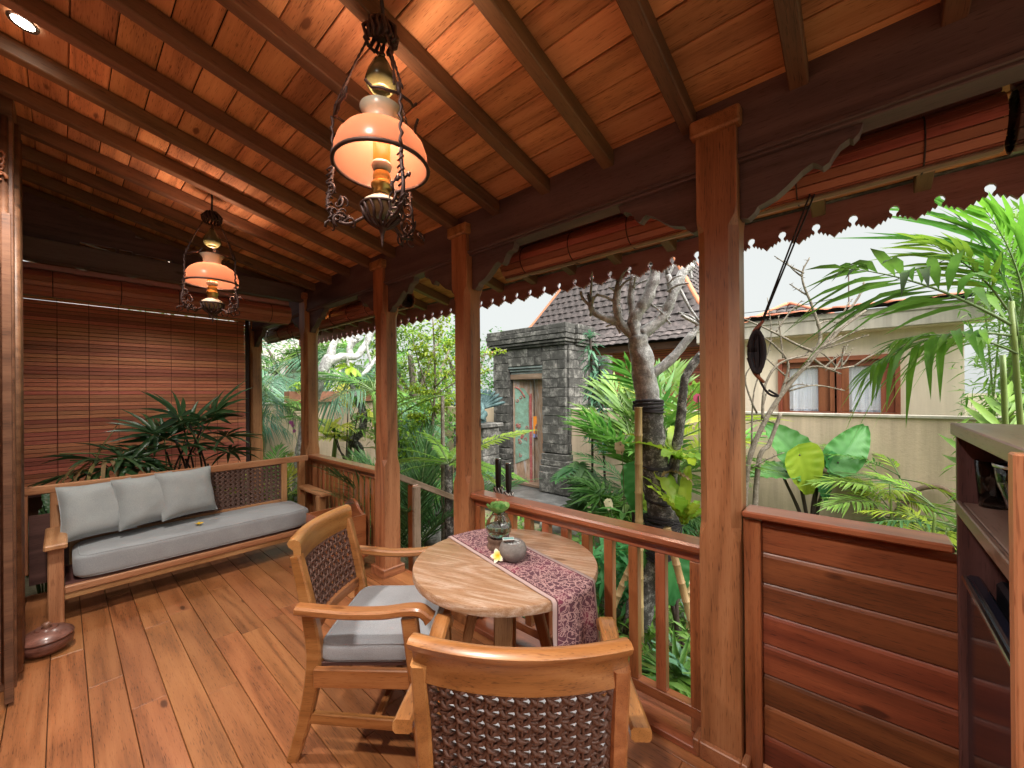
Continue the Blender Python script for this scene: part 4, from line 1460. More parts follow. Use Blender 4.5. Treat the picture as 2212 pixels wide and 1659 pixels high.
cleat('rope_coil', 'black rope coil tied on a wooden cleat on the right face of the big post', 1.86, .345, 1.66, [(2.05, .105, 2.46), (2.052, .085, 2.46)])
cleat('rope_coil', 'dark rope coil hanging on a cleat on the sofa corner post', 1.80, 4.70, 1.62, [(1.98, 5.6, 2.40)])
pl = thing('pulley', 'black metal pulley under the eaves where the blind cords meet', 'pulley', (2.0, .10, 2.47))
for i in range(3):
    MB().lathe([(.0001, -.008), (.024, -.008), (.018, -.002), (.018, .002), (.024, .008), (.0001, .008)], 16).build('wheel', M['iron'], pl, T3(2.0 + .018 * i, .10 + .03 * i, 2.462) @ RX(PI / 2))
MB().box((2.02, .12, 2.492), (.09, .07, .014), .003).build('bracket', M['steel'], pl)

# wall lamps on the outer faces of two posts, hidden behind them: they warm the rolled blinds
for i, py in enumerate((.462, 4.86)):
    wl = thing('wall_lamp', ['small amber wall lamp on the outer face of the big post', 'small amber wall lamp on the beam outside the sofa corner post'][i], 'wall lamp', (1.90, py, 2.30))
    MB().box((1.903 if i == 0 else 1.877, py, 2.30 if i == 0 else 2.42), (.012, .06, .09), .003).build('back_plate', M['iron'], wl)
    MB().lathe([(.0001, 2.30), (.016, 2.304), (.018, 2.32), (.012, 2.336), (.0001, 2.338)], 16).build('bulb', M['orange_glow'], wl, T3(1.930 if i == 0 else 1.905, py, 0 if i == 0 else .12))
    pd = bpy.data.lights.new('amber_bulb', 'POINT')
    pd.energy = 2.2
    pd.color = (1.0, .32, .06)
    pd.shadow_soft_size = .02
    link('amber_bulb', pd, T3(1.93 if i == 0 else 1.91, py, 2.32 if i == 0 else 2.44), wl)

# folded umbrellas standing outside the railing
M['black'] = plain('black_grip', (.018, .014, .014), .3)
M['stripe'] = None
sm, snt, sb = new_mat('striped_canopy')
tco = snt.nodes.new('ShaderNodeTexCoord').outputs['Object']
wv_ = nd(snt, 'ShaderNodeTexWave', {'Vector': nd(snt, 'ShaderNodeMapping', {'Vector': tco, 'Rotation': (.5, .2, .6)}).outputs[0], 'Scale': 22.0, 'Distortion': 4.0, 'Detail': 1.0}).outputs[1]
snt.links.new(ramp(snt, wv_, [(.45, (.03, .025, .03)), (.55, (.70, .68, .66))]), sb.inputs['Base Color'])
um = None
for i, (yy, zt, lb) in enumerate(((1.935, 1.042, 'left one of two folded umbrellas with thick black handles standing behind the railing'), (1.838, 1.021, 'right one of two folded umbrellas with thick black handles standing behind the railing'))):
    um = thing('folded_umbrella', lb, 'umbrella', (2.04, yy, .10), group='folded umbrellas behind the railing')
    MB().lathe([(.0001, zt - .235), (.012, zt - .235), (.016, zt - .20), (.021, zt - .17), (.022, zt - .012), (.018, zt - .004), (.0001, zt - .003)], 20).build('handle', M['black'], um, T3(2.04, yy, 0))
    MB().lathe([(.0001, zt - .004), (.021, zt - .004), (.021, zt + .002), (.0001, zt + .003)], 20).build('handle_cap', M['steel'], um, T3(2.04, yy, 0))
    mb = MB()
    def cf(u, v):
        a = u * 2 * PI
        r = lerp(.030, .018, v) * (1 + .28 * math.sin(a * 7 + v * 2)) * (1 - .75 * max(0, v - .85) / .15 * .8)
        return (r * math.cos(a), r * math.sin(a), lerp(zt - .20, -.15, v))
    mb.grid(cf, 42, 10)
    mb.build('canopy', sm, um, T3(2.04, yy, 0))
us = thing('umbrella_stand', 'dark basket stand outside the railing holding the two folded umbrellas', 'stand', (2.04, 1.885, G0))
MB().lathe([(.0001, G0), (.07, G0), (.078, G0 + .55), (.072, G0 + .55), (.065, G0 + .02), (.0001, G0 + .02)], 24).build('basket', M['cabinet'], us, T3(2.04, 1.885, 0))

# ================================================================== GARDEN WALLS, GATE, HOUSES
bw_ = tag(MB().box((6.06, 1.15, .375), (.12, 5.48, 1.65)).build('boundary_wall', M['plaster']), 'beige plastered garden wall right of the stone gate', 'garden wall')
block('coping', bw_, (6.06, 1.15, 1.215), (.16, 5.48, .03), M['trim'])
bw2 = tag(MB().box((2.5, 8.56, .44), (7.2, .12, 1.78)).build('boundary_wall', M['plaster']), 'beige plastered garden wall behind the sofa side of the garden', 'garden wall')
block('coping', bw2, (2.5, 8.56, 1.345), (7.2, .16, .03), M['trim'])
bw3 = tag(MB().box((6.06, 7.15, .375), (.12, 2.8, 1.65)).build('boundary_wall', M['plaster']), 'short beige plastered garden wall left of the stone gate', 'garden wall')

# stone gate
gate = thing('stone_gate', 'dark carved andesite stone gateway with an old painted double door standing ajar', 'gate', (6.2, 4.8, G0))
GX, GYa, GYb = 5.9, 3.92, 5.68
DY0, DY1, DZ0, DZ1 = 4.44, 5.28, -.28, 2.025
def core(c, d): return MB().box(c, d).build('core', M['andesite'], gate)
mbg = MB()
mbg.box((6.26, (GYa + DY0) / 2, 1.02), (.66, DY0 - GYa - .02, 2.9))
mbg.box((6.26, (DY1 + GYb) / 2, 1.02), (.66, GYb - DY1 - .02, 2.9))
mbg.box((6.26, (GYa + GYb) / 2, (DZ1 + 2.46) / 2), (.66, GYb - GYa - .02, 2.46 - DZ1))
mbg.build('core', M['andesite'], gate)
bvars = []
def rough_block(L, D, H, seed):
    vs, fs = cbox(L, D, H, .006)
    vs = [(x + .004 * noise.noise(Vector((x * 7 + seed, y * 9, z * 9))), y + .006 * noise.noise(Vector((x * 11, y * 9 + seed, z * 8))), z + .003 * noise.noise(Vector((x * 9, y * 6, z * 7 + seed)))) for x, y, z in vs]
    return MB().add(vs, fs).data('stone_block', M['andesite'])
BV = {}
def gblock(c, L, D, H, along):
    """along='y': block face looks to -X ; 'x': face looks to -Y"""
    key = (round(L, 2), round(D, 2), round(H, 3), RND.randrange(3))
    if key not in BV:
        BV[key] = rough_block(L - .005, D, H - .005, RND.random() * 20)
    link('stone_block', BV[key], T3(*c) @ (RZ(PI / 2) if along == 'y' else I4), gate)
def course_wall(y0, y1, z0, z1, xf, h=.168, Lb=.34, fixed='x', off=0):
    z, r = z0, off
    while z < z1 - .02:
        hh = min(h, z1 - z)
        a = y0 - (Lb / 2 if r % 2 else 0)
        while a < y1 - .01:
            s, e = max(a, y0), min(a + Lb, y1)
            if e - s > .05:
                pr = RND.uniform(-.008, .008)
                if fixed == 'x':
                    gblock((xf + pr, (s + e) / 2, z + hh / 2), e - s, .07, hh, 'y')
                else:
                    gblock(((s + e) / 2, xf + pr, z + hh / 2), e - s, .07, hh, 'x')
            a += Lb
        z += h
        r += 1
# front face piers, lintel band
course_wall(GYa, DY0, .42, 2.36, GX, off=0)
course_wall(DY1, GYb, .42, 2.36, GX, off=1)
course_wall(DY0, DY1, DZ1 + .0, 2.36, GX, off=1)
# right side face
course_wall(GX + .035, 6.58, .42, 2.36, GYa, fixed='y', off=1)
# plinth steps
for zc, h, o in ((-.10, .36, .13), (.13, .11, .115), (.245, .10, .075), (.35, .11, .045)):
    for a, b in ((GYa - o, DY0 + .0), (DY1 - .0, GYb + o)):
        n = 2 if h > .2 else 1
        for q in range(n):
            ya, yb = lerp(a, b, q / n), lerp(a, b, (q + 1) / n)
            gblock((GX - o / 2 + .03, (ya + yb) / 2, zc), yb - ya, .10 + o, h, 'y')
    for q in range(2):
        xa, xb = lerp(GX + .05, 6.6, q / 2), lerp(GX + .05, 6.6, (q + 1) / 2)
        gblock(((xa + xb) / 2, GYa - o / 2 + .03, zc), xb - xa, .10 + o, h, 'x')
# cornice, stepping outwards
for zc, h, o in ((2.385, .045, .03), (2.435, .05, .065), (2.51, .09, .09), (2.60, .085, .10), (2.69, .09, .085)):
    n = 5 if h > .06 else 2
    for q in range(n):
        ya, yb = lerp(GYa - o, GYb + o, q / n), lerp(GYa - o, GYb + o, (q + 1) / n)
        gblock((GX + .10 - o, (ya + yb) / 2, zc), yb - ya, .30, h, 'y')
        xa, xb = lerp(GX + .26 - o, 6.62 + o, q / n), lerp(GX + .26 - o, 6.62 + o, (q + 1) / n)
        gblock(((xa + xb) / 2, GYa + .10 - o, zc), xb - xa, .30, h, 'x')
MB().box((6.27, 4.8, 2.6), (.55, 1.5, .3)).build('cornice_core', M['andesite'], gate)
M['lintel'] = stone_mat('lintel_stone', (.10, .125, .13), (.20, .24, .245), (.32, .36, .36), 6, .3, .2)
# door frame and leaves
M['paint'] = None
dm, dnt, db = new_mat('flaking_door_paint')
dv, drnd = obj_coords(dnt, 9)
mpd = nd(dnt, 'ShaderNodeMapping', {'Vector': dv, 'Scale': (1.5, 9, 9)}).outputs[0]
na = nd(dnt, 'ShaderNodeTexNoise', {'Vector': mpd, 'Scale': 3.0, 'Detail': 8.0, 'Roughness': .7}).outputs[0]
nb_ = nd(dnt, 'ShaderNodeTexNoise', {'Vector': mpd, 'Scale': 1.2, 'Detail': 3.0}).outputs[0]
c0 = ramp(dnt, na, [(.3, (.15, .085, .05)), (.5, (.32, .22, .15)), (.7, (.50, .38, .30))])
c1_ = ramp(dnt, nb_, [(.35, (.32, .34, .38)), (.5, (.38, .30, .26)), (.62, (.36, .18, .10))])
dcol = nd(dnt, 'ShaderNodeMix', {0: nd(dnt, 'ShaderNodeMapRange', {0: na, 1: .45, 2: .6, 3: 0.0, 4: .75}).outputs[0], 6: c0, 7: c1_}, data_type='RGBA').outputs[2]
dnt.links.new(dcol, db.inputs['Base Color'])
db.inputs['Roughness'].default_value = .85
bump(dnt, db, na, .5, .01)
M['door'] = dm
M['greenpaint'] = stone_mat('green_flaking_paint', (.16, .13, .08), (.17, .30, .24), (.26, .40, .33), 7, .4, 0)
M['redpaint'] = stone_mat('red_flaking_paint', (.14, .06, .05), (.34, .09, .085), (.42, .20, .17), 9, .4, 0)
beam('door_lintel', gate, (6.02, DY0, 1.825), (6.02, DY1, 1.825), .16, .10, M['oldwood'])
for i in range(3):
    beam('lintel_moulding', gate, (5.925 + i * .035, DY0 + .001, 2.0 - i * .052), (5.925 + i * .035, DY1 - .001, 2.0 - i * .052), .08, .036, M['lintel'])
beam('door_sill', gate, (6.02, DY0, -.26), (6.02, DY1, -.26), .2, .05, M['oldwood'])
# left leaf (farther from the camera's right) slightly open, right leaf closed
def leaf_board(hinge, ang, wd, sgn, carved):
    mw = T3(hinge[0], hinge[1], 0) @ RZ(ang)
    root = beam('door_leaf', gate, (0, 0, 0), (.001, 0, 0), .001, .001, M['door']) if False else None
    up = Matrix(((0, 1, 0, 0), (0, 0, 1, 0), (1, 0, 0, 0), (0, 0, 0, 1)))
    H = 2.0
    vs, fs = cbox(H, .05, wd, .004)
    dl = link('door_leaf', MB().add(vs, fs).data('door_leaf', M['door']), mw @ T3(0, sgn * wd / 2, -.23 + H / 2) @ RZ(0) @ Matrix(((0, 1, 0, 0), (0, 0, 1, 0), (1, 0, 0, 0), (0, 0, 0, 1))), gate)
    if carved:
        def loc(y, z, x=-.03): return mw @ T3(x, sgn * y, z)
        pa = MB()
        poly = [(.05, .10), (wd - .10, .22), (wd - .10, 1.1), (wd - .09, 1.45), (wd - .2, 1.6), (.05, 1.62)]
        pa.prism([(sgn * a, b) for a, b in poly], .012)
        o = pa.build('green_panel', M['greenpaint'], dl, mw @ Matrix(((0, 0, 1, -.036), (1, 0, 0, 0), (0, 1, 0, 0), (0, 0, 0, 1))))
        fix_normals(o)
        mb = MB()
        for k in range(16):
            a0 = RND.random() * 6
            cy, cz_ = .08 + RND.random() * (wd - .22), RND.choice([.25, .55, .62, .70, .78, .86, 1.40])+ RND.uniform(-.05, .05)
            mb.tube([(-.04, sgn * (cy + .035 * math.cos(a0 + t) * (1 - t / 8)), cz_ + .045 * math.sin(a0 + t) * (1 - t / 8)) for t in [i * .6 for i in range(11)]], .008, 5)
        mb.tube([(-.04, sgn * (.06 + .02 * k * .8), 1.62 - .012 * k * k * .1) for k in range(14)], .014, 6)
        tag(mb.build('red_carving', M['redpaint'], dl, mw), kind='stuff')
        vs, fs = cbox(1.75, .018, .05, .003)
        link('edge_strip', MB().add(vs, fs).data('edge_strip', M['redpaint']), mw @ T3(-.032, sgn * (wd - .055), .62) @ Matrix(((0, 1, 0, 0), (0, 0, 1, 0), (1, 0, 0, 0), (0, 0, 0, 1))), dl)
    else:
        MB().tube([(-.035, sgn * .30, .62), (-.06, sgn * .30, .66), (-.06, sgn * .30, .86), (-.035, sgn * .30, .90)], .014, 7).build('pull_handle', M['driftwood'], dl, mw)
    return dl
leaf_board((6.02, DY1 - .01), math.radians(16), .44, -1, True)
leaf_board((6.02, DY0 + .01), math.radians(-22), .40, 1, False)
sg = thing('paper_notice', 'orange paper notice with a blue lower edge hanging in the gate door gap', 'notice', (6.10, 4.79, .85))
MB().box((6.12, 4.80, .88), (.006, .16, .34)).build('sheet', plain('orange_paper', (.85, .28, .03), .6), sg)
MB().box((6.119, 4.80, .67), (.007, .16, .07)).build('lower_edge', plain('blue_paper', (.25, .30, .62), .6), sg)
sw_ = tag(MB().box((7.3, 4.9, .9), (.2, 2.2, 2.7)).build('screen_wall', M['andesite']), 'dark stone screen wall glimpsed through the gap of the gate doors', 'stone wall')
# flagstones before the gate
pvn = tag(MB().box((5.35, 4.75, -.40), (1.3, 2.3, .16)).build('gate_terrace', M['paving']), kind='structure')
for i in range(2):
    for j in range(4):
        block('paving_slab', pvn, (5.02 + i * .66, 3.90 + j * .565, -.315), (.655, .560, .035), M['paving'], b=.004)
# left wing wall of the gate with the statue pedestal
wing = thing('stone_pedestal', 'grey stone pedestal block under the teal statue left of the gate', 'pedestal', (5.2, 5.55, G0))
BV2 = {}
for lv in range(8):
    for q in range(2):
        block('stone_block', wing, (5.12, 5.42 + (q - .5) * .40 + (.0 if lv % 2 else .0), G0 + .08 + lv * .168), (.42, .395, .163), M['andesite'], b=.008)
block('cap_stone', wing, (5.12, 5.42, G0 + 8 * .168 + .035), (.56, .90, .07), M['andesite'], b=.01)
# winged statue
sz = G0 + 8 * .168 + .07
M['teal'] = stone_mat('teal_stone', (.018, .040, .042), (.055, .105, .11), (.13, .21, .22), 9, .4, 0)
stt = thing('winged_statue', 'teal painted stone guardian statue with fanned wings on the pedestal by the gate', 'statue', (5.12, 5.42, sz))
mws = T3(5.12, 5.42, sz) @ RZ(math.radians(215))
mb = MB()
mb.box((0, 0, .03), (.34, .34, .06), .01)
mb.build('base', M['teal'], stt, mws)
mb = MB()
mb.tube([(0, 0, .05), (0, 0, .14), (-.01, 0, .26), (.0, 0, .36), (.02, 0, .42)], [.14, .15, .125, .11, .06], 14)
mb.tube(bez([(.02, 0, .40), (.05, 0, .46), (.07, 0, .50), (.13, 0, .49), (.18, 0, .46)], 4), [.06] * 5 + [.075] * 5 + [.06] * 4 + [.035, .02, .01], 12)
for s in (-1, 1):
    mb.tube(bez([(.05, s * .11, .34), (.12, s * .15, .22), (.17, s * .09, .15)], 5), [.05, .05, .048, .045, .042, .04, .04, .038, .036, .034, .03], 9)
    mb.tube(bez([(-.02, s * .09, .12), (.10, s * .17, .16), (.17, s * .14, .06)], 5), [.075] * 6 + [.06] * 5, 10)
    mb.tube([(.12, s * .035, .525), (.135, s * .04, .53)], [.02, .012], 8)
mb.build('body', M['teal'], stt, mws)
mb = MB()
for k in range(9):
    a = (k - 4) * .32
    mb.tube([(-.01, .05 * math.sin(a), .50 + .04 * math.cos(a)), (-.03, .11 * math.sin(a), .52 + .11 * math.cos(a)), (-.04, .13 * math.sin(a), .54 + .15 * math.cos(a))], [.022, .018, .006], 6)
mb.build('crest', M['teal'], stt, mws)
for s in (-1, 1):
    mb = MB()
    for k in range(9):
        a = math.radians(15 + k * 13)
        ln = .46 - .016 * k
        pts = [(-.08, s * .10, .26), (-.10, s * (.10 + ln * .55 * math.cos(a)), .26 + ln * .55 * math.sin(a)), (-.07, s * (.10 + ln * math.cos(a * .96)), .26 + ln * math.sin(a * .96))]
        mb.tube(bez(pts, 4), [.02, .03, .034, .036, .036, .036, .034, .026, .008], 7)
    mb.build('wing', M['teal'], stt, mws)

# neighbour's house beyond the right wall
M['tile'] = stone_mat('clay_tile', (.024, .021, .022), (.056, .045, .045), (.115, .092, .090), 9, .3, .7)
M['ridge'] = plain('orange_ridge', (.50, .17, .09), .75, var=.4, nscale=12, namt=.3)
NX = 7.0
nh = thing('neighbour_house', 'beige single-storey house with curtained brown windows beyond the garden wall', 'house', (8, .8, G0))
mb = MB()
Y0n, Y1n = -.90, 1.75
W0, W1, WZ0, WZ1 = -.36, .925, 1.17, 1.965
mb.box((NX + .1, (Y0n + W0) / 2, 1.0), (.2, W0 - Y0n, 2.9))
mb.box((NX + .1, (W1 + Y1n) / 2, 1.0), (.2, Y1n - W1, 2.9))
mb.box((NX + .1, (W0 + W1) / 2, (WZ1 + 2.45) / 2), (.2, W1 - W0, 2.45 - WZ1))
mb.box((NX + .1, (W0 + W1) / 2, .36), (.2, W1 - W0, 1.62))
mb.box((NX + 1.6, Y0n + .1, 1.0), (2.8, .2, 2.9))
mb.box((NX + 1.6, Y1n - .1, 1.0), (2.8, .2, 2.9))
mb.box((NX + 3.0, .42, 1.0), (.2, 2.6, 2.9))
mb.build('wall', M['plaster2'], nh)
M['redframe'] = wood('window_frame_wood', (.10, .026, .012), (.22, .065, .030), (.32, .11, .055), rough=.4, var=.2, coat=.2)
glassw, gwn, gwb = new_mat('window_glass')
gwb.inputs['Base Color'].default_value = (.9, .95, 1, 1)
gwb.inputs['Roughness'].default_value = .02
gwb.inputs['Alpha'].default_value = .22
gwb.inputs['Specular IOR Level'].default_value = .8
M['curtain'] = plain('curtain', (.70, .76, .86), .9, nscale=3, namt=.1)
for wi, (a, b) in enumerate(((W0, .262), (.282, W1))):
    wn_ = beam('window', nh, (NX - .01, a, WZ1 - .03), (NX - .01, b, WZ1 - .03), .10, .06, M['redframe'])
    beam('frame', wn_, (NX - .01, a, WZ0 + .02), (NX - .01, b, WZ0 + .02), .10, .045, M['redframe'])
    beam('frame', wn_, (NX - .01, a + .025, WZ0 + .045), (NX - .01, a + .025, WZ1 - .061), .05, .10, M['redframe'], up=(1, 0, 0))
    beam('frame', wn_, (NX - .01, b - .025, WZ0 + .045), (NX - .01, b - .025, WZ1 - .061), .05, .10, M['redframe'], up=(1, 0, 0))
    beam('sash', wn_, (NX + .02, a + .115, WZ0 + .045), (NX + .02, a + .115, WZ1 - .061), .13, .04, M['redframe'], up=(1, 0, 0))
    beam('sash', wn_, (NX + .02, b - .09, WZ0 + .045), (NX + .02, b - .09, WZ1 - .061), .08, .04, M['redframe'], up=(1, 0, 0))
    beam('sash', wn_, (NX + .02, a + .182, WZ1 - .10), (NX + .02, b - .132, WZ1 - .10), .04, .08, M['redframe'])
    MB().box((NX + .025, (a + b) / 2 + .025, (WZ0 + WZ1) / 2 - .03), (.008, b - a - .3, WZ1 - WZ0 - .20)).build('pane', glassw, wn_)
    mb = MB()
    y0c, y1c = a + .10, b - .12
    def cu(u, v):
        y = lerp(y0c, y1c, u)
        f = .030 * math.sin(u * 26 + wi) * (.7 + .3 * v) + .012 * math.sin(u * 61)
        return (NX + .13 + f, y, lerp(WZ1 - .05, WZ0 - .05, v))
    mb.grid(cu, 90, 3)
    mb.build('curtain', M['curtain'], wn_)
MB().box((NX + 1.5, .42, 1.4), (2.6, 2.5, .01)).build('room_floor', M['dark'], nh)
fb = MB()
fb.box((6.80, .45, 2.405), (.05, 3.1, .25), .004)
fb.box((6.775, .45, 2.495), (.03, 3.1, .07), .004)
fb.build('eaves_fascia', M['trim'], nh)
MB().box((6.93, .45, 2.285), (.25, 3.1, .03)).build('soffit', M['plaster2'], nh)
MB().box((8.52, .45, 2.50), (3.3, 3.1, .04)).build('roof_slab', M['dark'], nh)
# tile edge row and the low roof behind it
tme = MB()
def tfn(u, v):
    return ((v - .5) * .30, (u - .5) * .22, .022 * math.sin(u * PI) + .032 * (1 - v))
tme.grid(tfn, 6, 2)
tme.grid(lambda u, v: (tfn(1 - u, v)[0], tfn(1 - u, v)[1], tfn(1 - u, v)[2] - .014), 6, 2)
tile_me = tme.data('tile', M['tile'])
for j in range(14):
    for i in range(4):
        link('tile', tile_me, T3(6.86 + i * .24, -1.0 + j * .212, 2.552 + i * .042 + RND.uniform(-.004, .004)) @ RY(-.18), nh)
rg = MB()
for j in range(11):
    rg.tube([(7.72, -1.05 + j * .272, 2.725), (7.72, -.76 + j * .272, 2.73)], [.038, .045], 10)
tag(rg.build('roof_ridge', M['ridge'], nh), kind='stuff')

def hip_roof(root, X0, X1, Yc0, Yc1, prof, nearest, cap=300):
    """concave hip roof covered in tiles: prof = list of (inset, z)"""
    # shell below the tiles
    mb = MB()
    rings = []
    for ins, z in prof:
        rings.append([(X0 + ins, Yc0 + ins, z), (X1 - ins, Yc0 + ins, z), (X1 - ins, Yc1 - ins, z), (X0 + ins, Yc1 - ins, z)])
    vs = [p for r in rings for p in r]
    fs = []
    for i in range(len(rings) - 1):
        for k in range(4):
            fs.append((i * 4 + k, i * 4 + (k + 1) % 4, i * 4 + 4 + (k + 1) % 4, i * 4 + 4 + k))
    fs.append(tuple(range(len(vs) - 4, len(vs))))
    o = mb.add(vs, fs).build('roof', M['dark'], root)
    fix_normals(o)
    # lay tiles on the faces turned to -X and -Y
    slots = []
    step = .235
    for side in ('x', 'y'):
        d = 0
        for i in range(len(prof) - 1):
            (a0, z0), (a1, z1) = prof[i], prof[i + 1]
            seg = math.hypot(a1 - a0, z1 - z0)
            n = max(1, int(round(seg / step)))
            pit = math.atan2(z1 - z0, a1 - a0)
            for k in range(n):
                t = (k + .3) / n
                ins, z = lerp(a0, a1, t), lerp(z0, z1, t)
                lo, hi = (Yc0 + ins, Yc1 - ins) if side == 'x' else (X0 + ins, X1 - ins)
                m = int((hi - lo) / .212)
                for j in range(m):
                    q = lo + (j + .5) * (hi - lo) / m
                    off = .03
                    if side == 'x':
                        mw = T3(X0 + ins - off * math.sin(pit), q, z + off * math.cos(pit)) @ RY(-pit)
                    else:
                        mw = T3(q, Yc0 + ins - off * math.sin(pit), z + off * math.cos(pit)) @ RZ(PI / 2) @ RY(-pit)
                    slots.append(mw @ RZ(RND.uniform(-.03, .03)) @ T3(0, 0, RND.uniform(-.004, .008)))
    slots.sort(key=lambda m: (m.translation - Vector(nearest)).length)
    for mw in slots[:cap]:
        link('tile', tile_me, mw, o)
    rest = MB()
    tv = [tuple(v.co) for v in tile_me.vertices]
    tf = [tuple(p.vertices) for p in tile_me.polygons]
    for mw in slots[cap:]:
        rest.add(tv, tf, True, mw)
    if slots[cap:]:
        tag(rest.build('tile_field', M['tile'], root), kind='stuff')
    # orange hip ridges
    for (cx, cy, sx, sy) in ((X0, Yc1, 1, -1), (X0, Yc0, 1, 1), (X1, Yc0, -1, 1)):
        mb = MB()
        pts = [(cx + sx * i_, cy + sy * i_, z + .05) for i_, z in prof]
        mb.tube(bez(pts, 4), .06, 8)
        mb.build('hip_ridge', M['ridge'], root)

jh = thing('pavilion_house', 'tall dark tiled pavilion roof with orange hips rising behind the stone gate', 'house', (12, 5, G0))
jprof = [(0, 2.66), (.5, 3.0), (.95, 3.55), (1.5, 4.5), (2.1, 5.6), (2.6, 6.7)]
hip_roof(jh, 8.9, 15.6, 1.9, 8.8, jprof, (10.2, 4.2, 3.9), 280)
MB().box((12.2, 5.05, 1.05), (4.9, 5.0, 3.0)).build('wall', M['redframe'], jh)
for k in range(38):
    beam('wall_slat', jh, (9.735, 2.6, .45 + k * .058), (9.735, 7.5, .45 + k * .058), .012, .046, M['blind'], up=(0, 0, 1)) if k % 1 == 0 else None
beam('eaves_beam', jh, (9.10, 2.05, 2.56), (9.10, 8.05, 2.56), .12, .16, M['rafter'])
sh = thing('small_tiled_house', 'distant small tiled hip roof with orange hips peeking over the neighbour house', 'house', (15, 1.7, G0))
hip_roof(sh, 13.6, 16.4, .3, 3.1, [(0, 3.35), (.45, 3.62), (1.05, 3.98), (1.35, 4.16)], (14, 1.5, 3.6), 120)
MB().box((15, 1.7, 1.45), (2.0, 2.0, 3.8)).build('wall', M['plaster2'], sh)
MB().tube([(15, 1.7, 4.15), (15, 1.7, 4.28)], [.10, .02], 8).build('finial', M['ridge'], sh)
an = thing('antenna_pole', 'thin antenna pole rising behind the neighbour house roof', 'antenna', (18.3, .33, G0))
MB().tube([(18.3, .33, G0), (18.3, .33, 5.95)], .022, 6).build('pole', M['iron'], an)
MB().box((18.3, .33, 5.9), (.02, .22, .02)).build('crossbar', M['iron'], an)
# pale house far behind the left garden
ph = thing('pale_house', 'pale rendered house wall half hidden behind palms beyond the left garden wall', 'house', (3, 13, G0))
MB().box((3.2, 13.0, 2.3), (6.5, .3, 5.6)).build('wall', plain('pale_render', (.50, .47, .47), .9, nscale=1.2, namt=.12), ph)
for k in range(3):
    w0 = beam('window', ph, (1.2 + k * 1.6, 12.83, 2.2), (2.0 + k * 1.6, 12.83, 2.2), .9, .04, M['oldwood'], up=(0, 1, 0))
    MB().box((1.6 + k * 1.6, 12.80, 2.2), (.66, .02, .76)).build('pane', M['steel'], w0)
beam('eaves', ph, (-.1, 12.7, 4.4), (6.5, 12.7, 4.4), .5, .12, M['rafter'])
MB().box((3.9, 8.56, 1.47), (1.9, .26, .22)).build('planter_trough', plain('terracotta', (.27, .115, .07), .8, nscale=6, namt=.3), None)
pt_ = bpy.data.objects['planter_trough']
tag(pt_, 'long terracotta planter trough standing on the left garden wall', 'planter')

# ================================================================== PLANTS
G = {}
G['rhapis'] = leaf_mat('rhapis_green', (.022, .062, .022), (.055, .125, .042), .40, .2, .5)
G['palm'] = leaf_mat('palm_green', (.065, .17, .030), (.17, .34, .055), .45, .36, .45)
G['palmd'] = leaf_mat('deep_palm_green', (.035, .115, .035), (.095, .225, .065), .45, .32, .45)
G['lime'] = leaf_mat('lime_green', (.17, .33, .022), (.36, .50, .045), .5, .4, .35)
G['yellow'] = leaf_mat('yellow_green', (.25, .36, .03), (.42, .46, .05), .5, .4, .3)
G['blue'] = leaf_mat('blue_green', (.060, .17, .105), (.14, .29, .17), .45, .3, .4)
G['alo'] = leaf_mat('elephant_ear_green', (.035, .18, .045), (.085, .29, .07), .48, .32, .25, nscale=5)
G['shrub'] = leaf_mat('shrub_green', (.045, .14, .028), (.13, .28, .045), .5, .34, .5)
G['fernpale'] = leaf_mat('fern_green', (.13, .30, .035), (.28, .45, .06), .5, .4, .3)
G['leafy'] = leaf_mat('frond_green', (.095, .23, .025), (.22, .40, .045), .45, .38, .4)
G['dry'] = leaf_mat('dry_leaf', (.20, .15, .05), (.36, .27, .11), .7, .2, .4)
G['pink'] = plain('orchid_pink', (.75, .12, .26), .5)
G['white'] = plain('orchid_cream', (.72, .68, .45), .5)
G['purple'] = plain('orchid_purple', (.55, .12, .45), .5)
M['stem'] = plain('green_stem', (.10, .16, .05), .5, var=.3, nscale=10)
M['darkstem'] = plain('dark_stem', (.045, .028, .024), .5, var=.2)
M['bamboo'] = plain('bamboo_culm', (.16, .23, .06), .4, var=.4, nscale=6)
M['pole'] = wood('bamboo_pole_wood', (.26, .17, .075), (.42, .29, .13), (.54, .40, .21), rough=.45, var=.1, knots=False)
M['bark'] = stone_mat('frangipani_bark', (.10, .097, .094), (.40, .397, .394), (.80, .80, .80), 20, .9, .1, .9)
M['barkdark'] = stone_mat('mossy_bark', (.026, .023, .021), (.085, .078, .072), (.46, .45, .43), 19, .9, .1, .95)
M['twig'] = stone_mat('twig_bark', (.06, .046, .034), (.15, .125, .095), (.29, .26, .215), 26, .4, .1, .9)

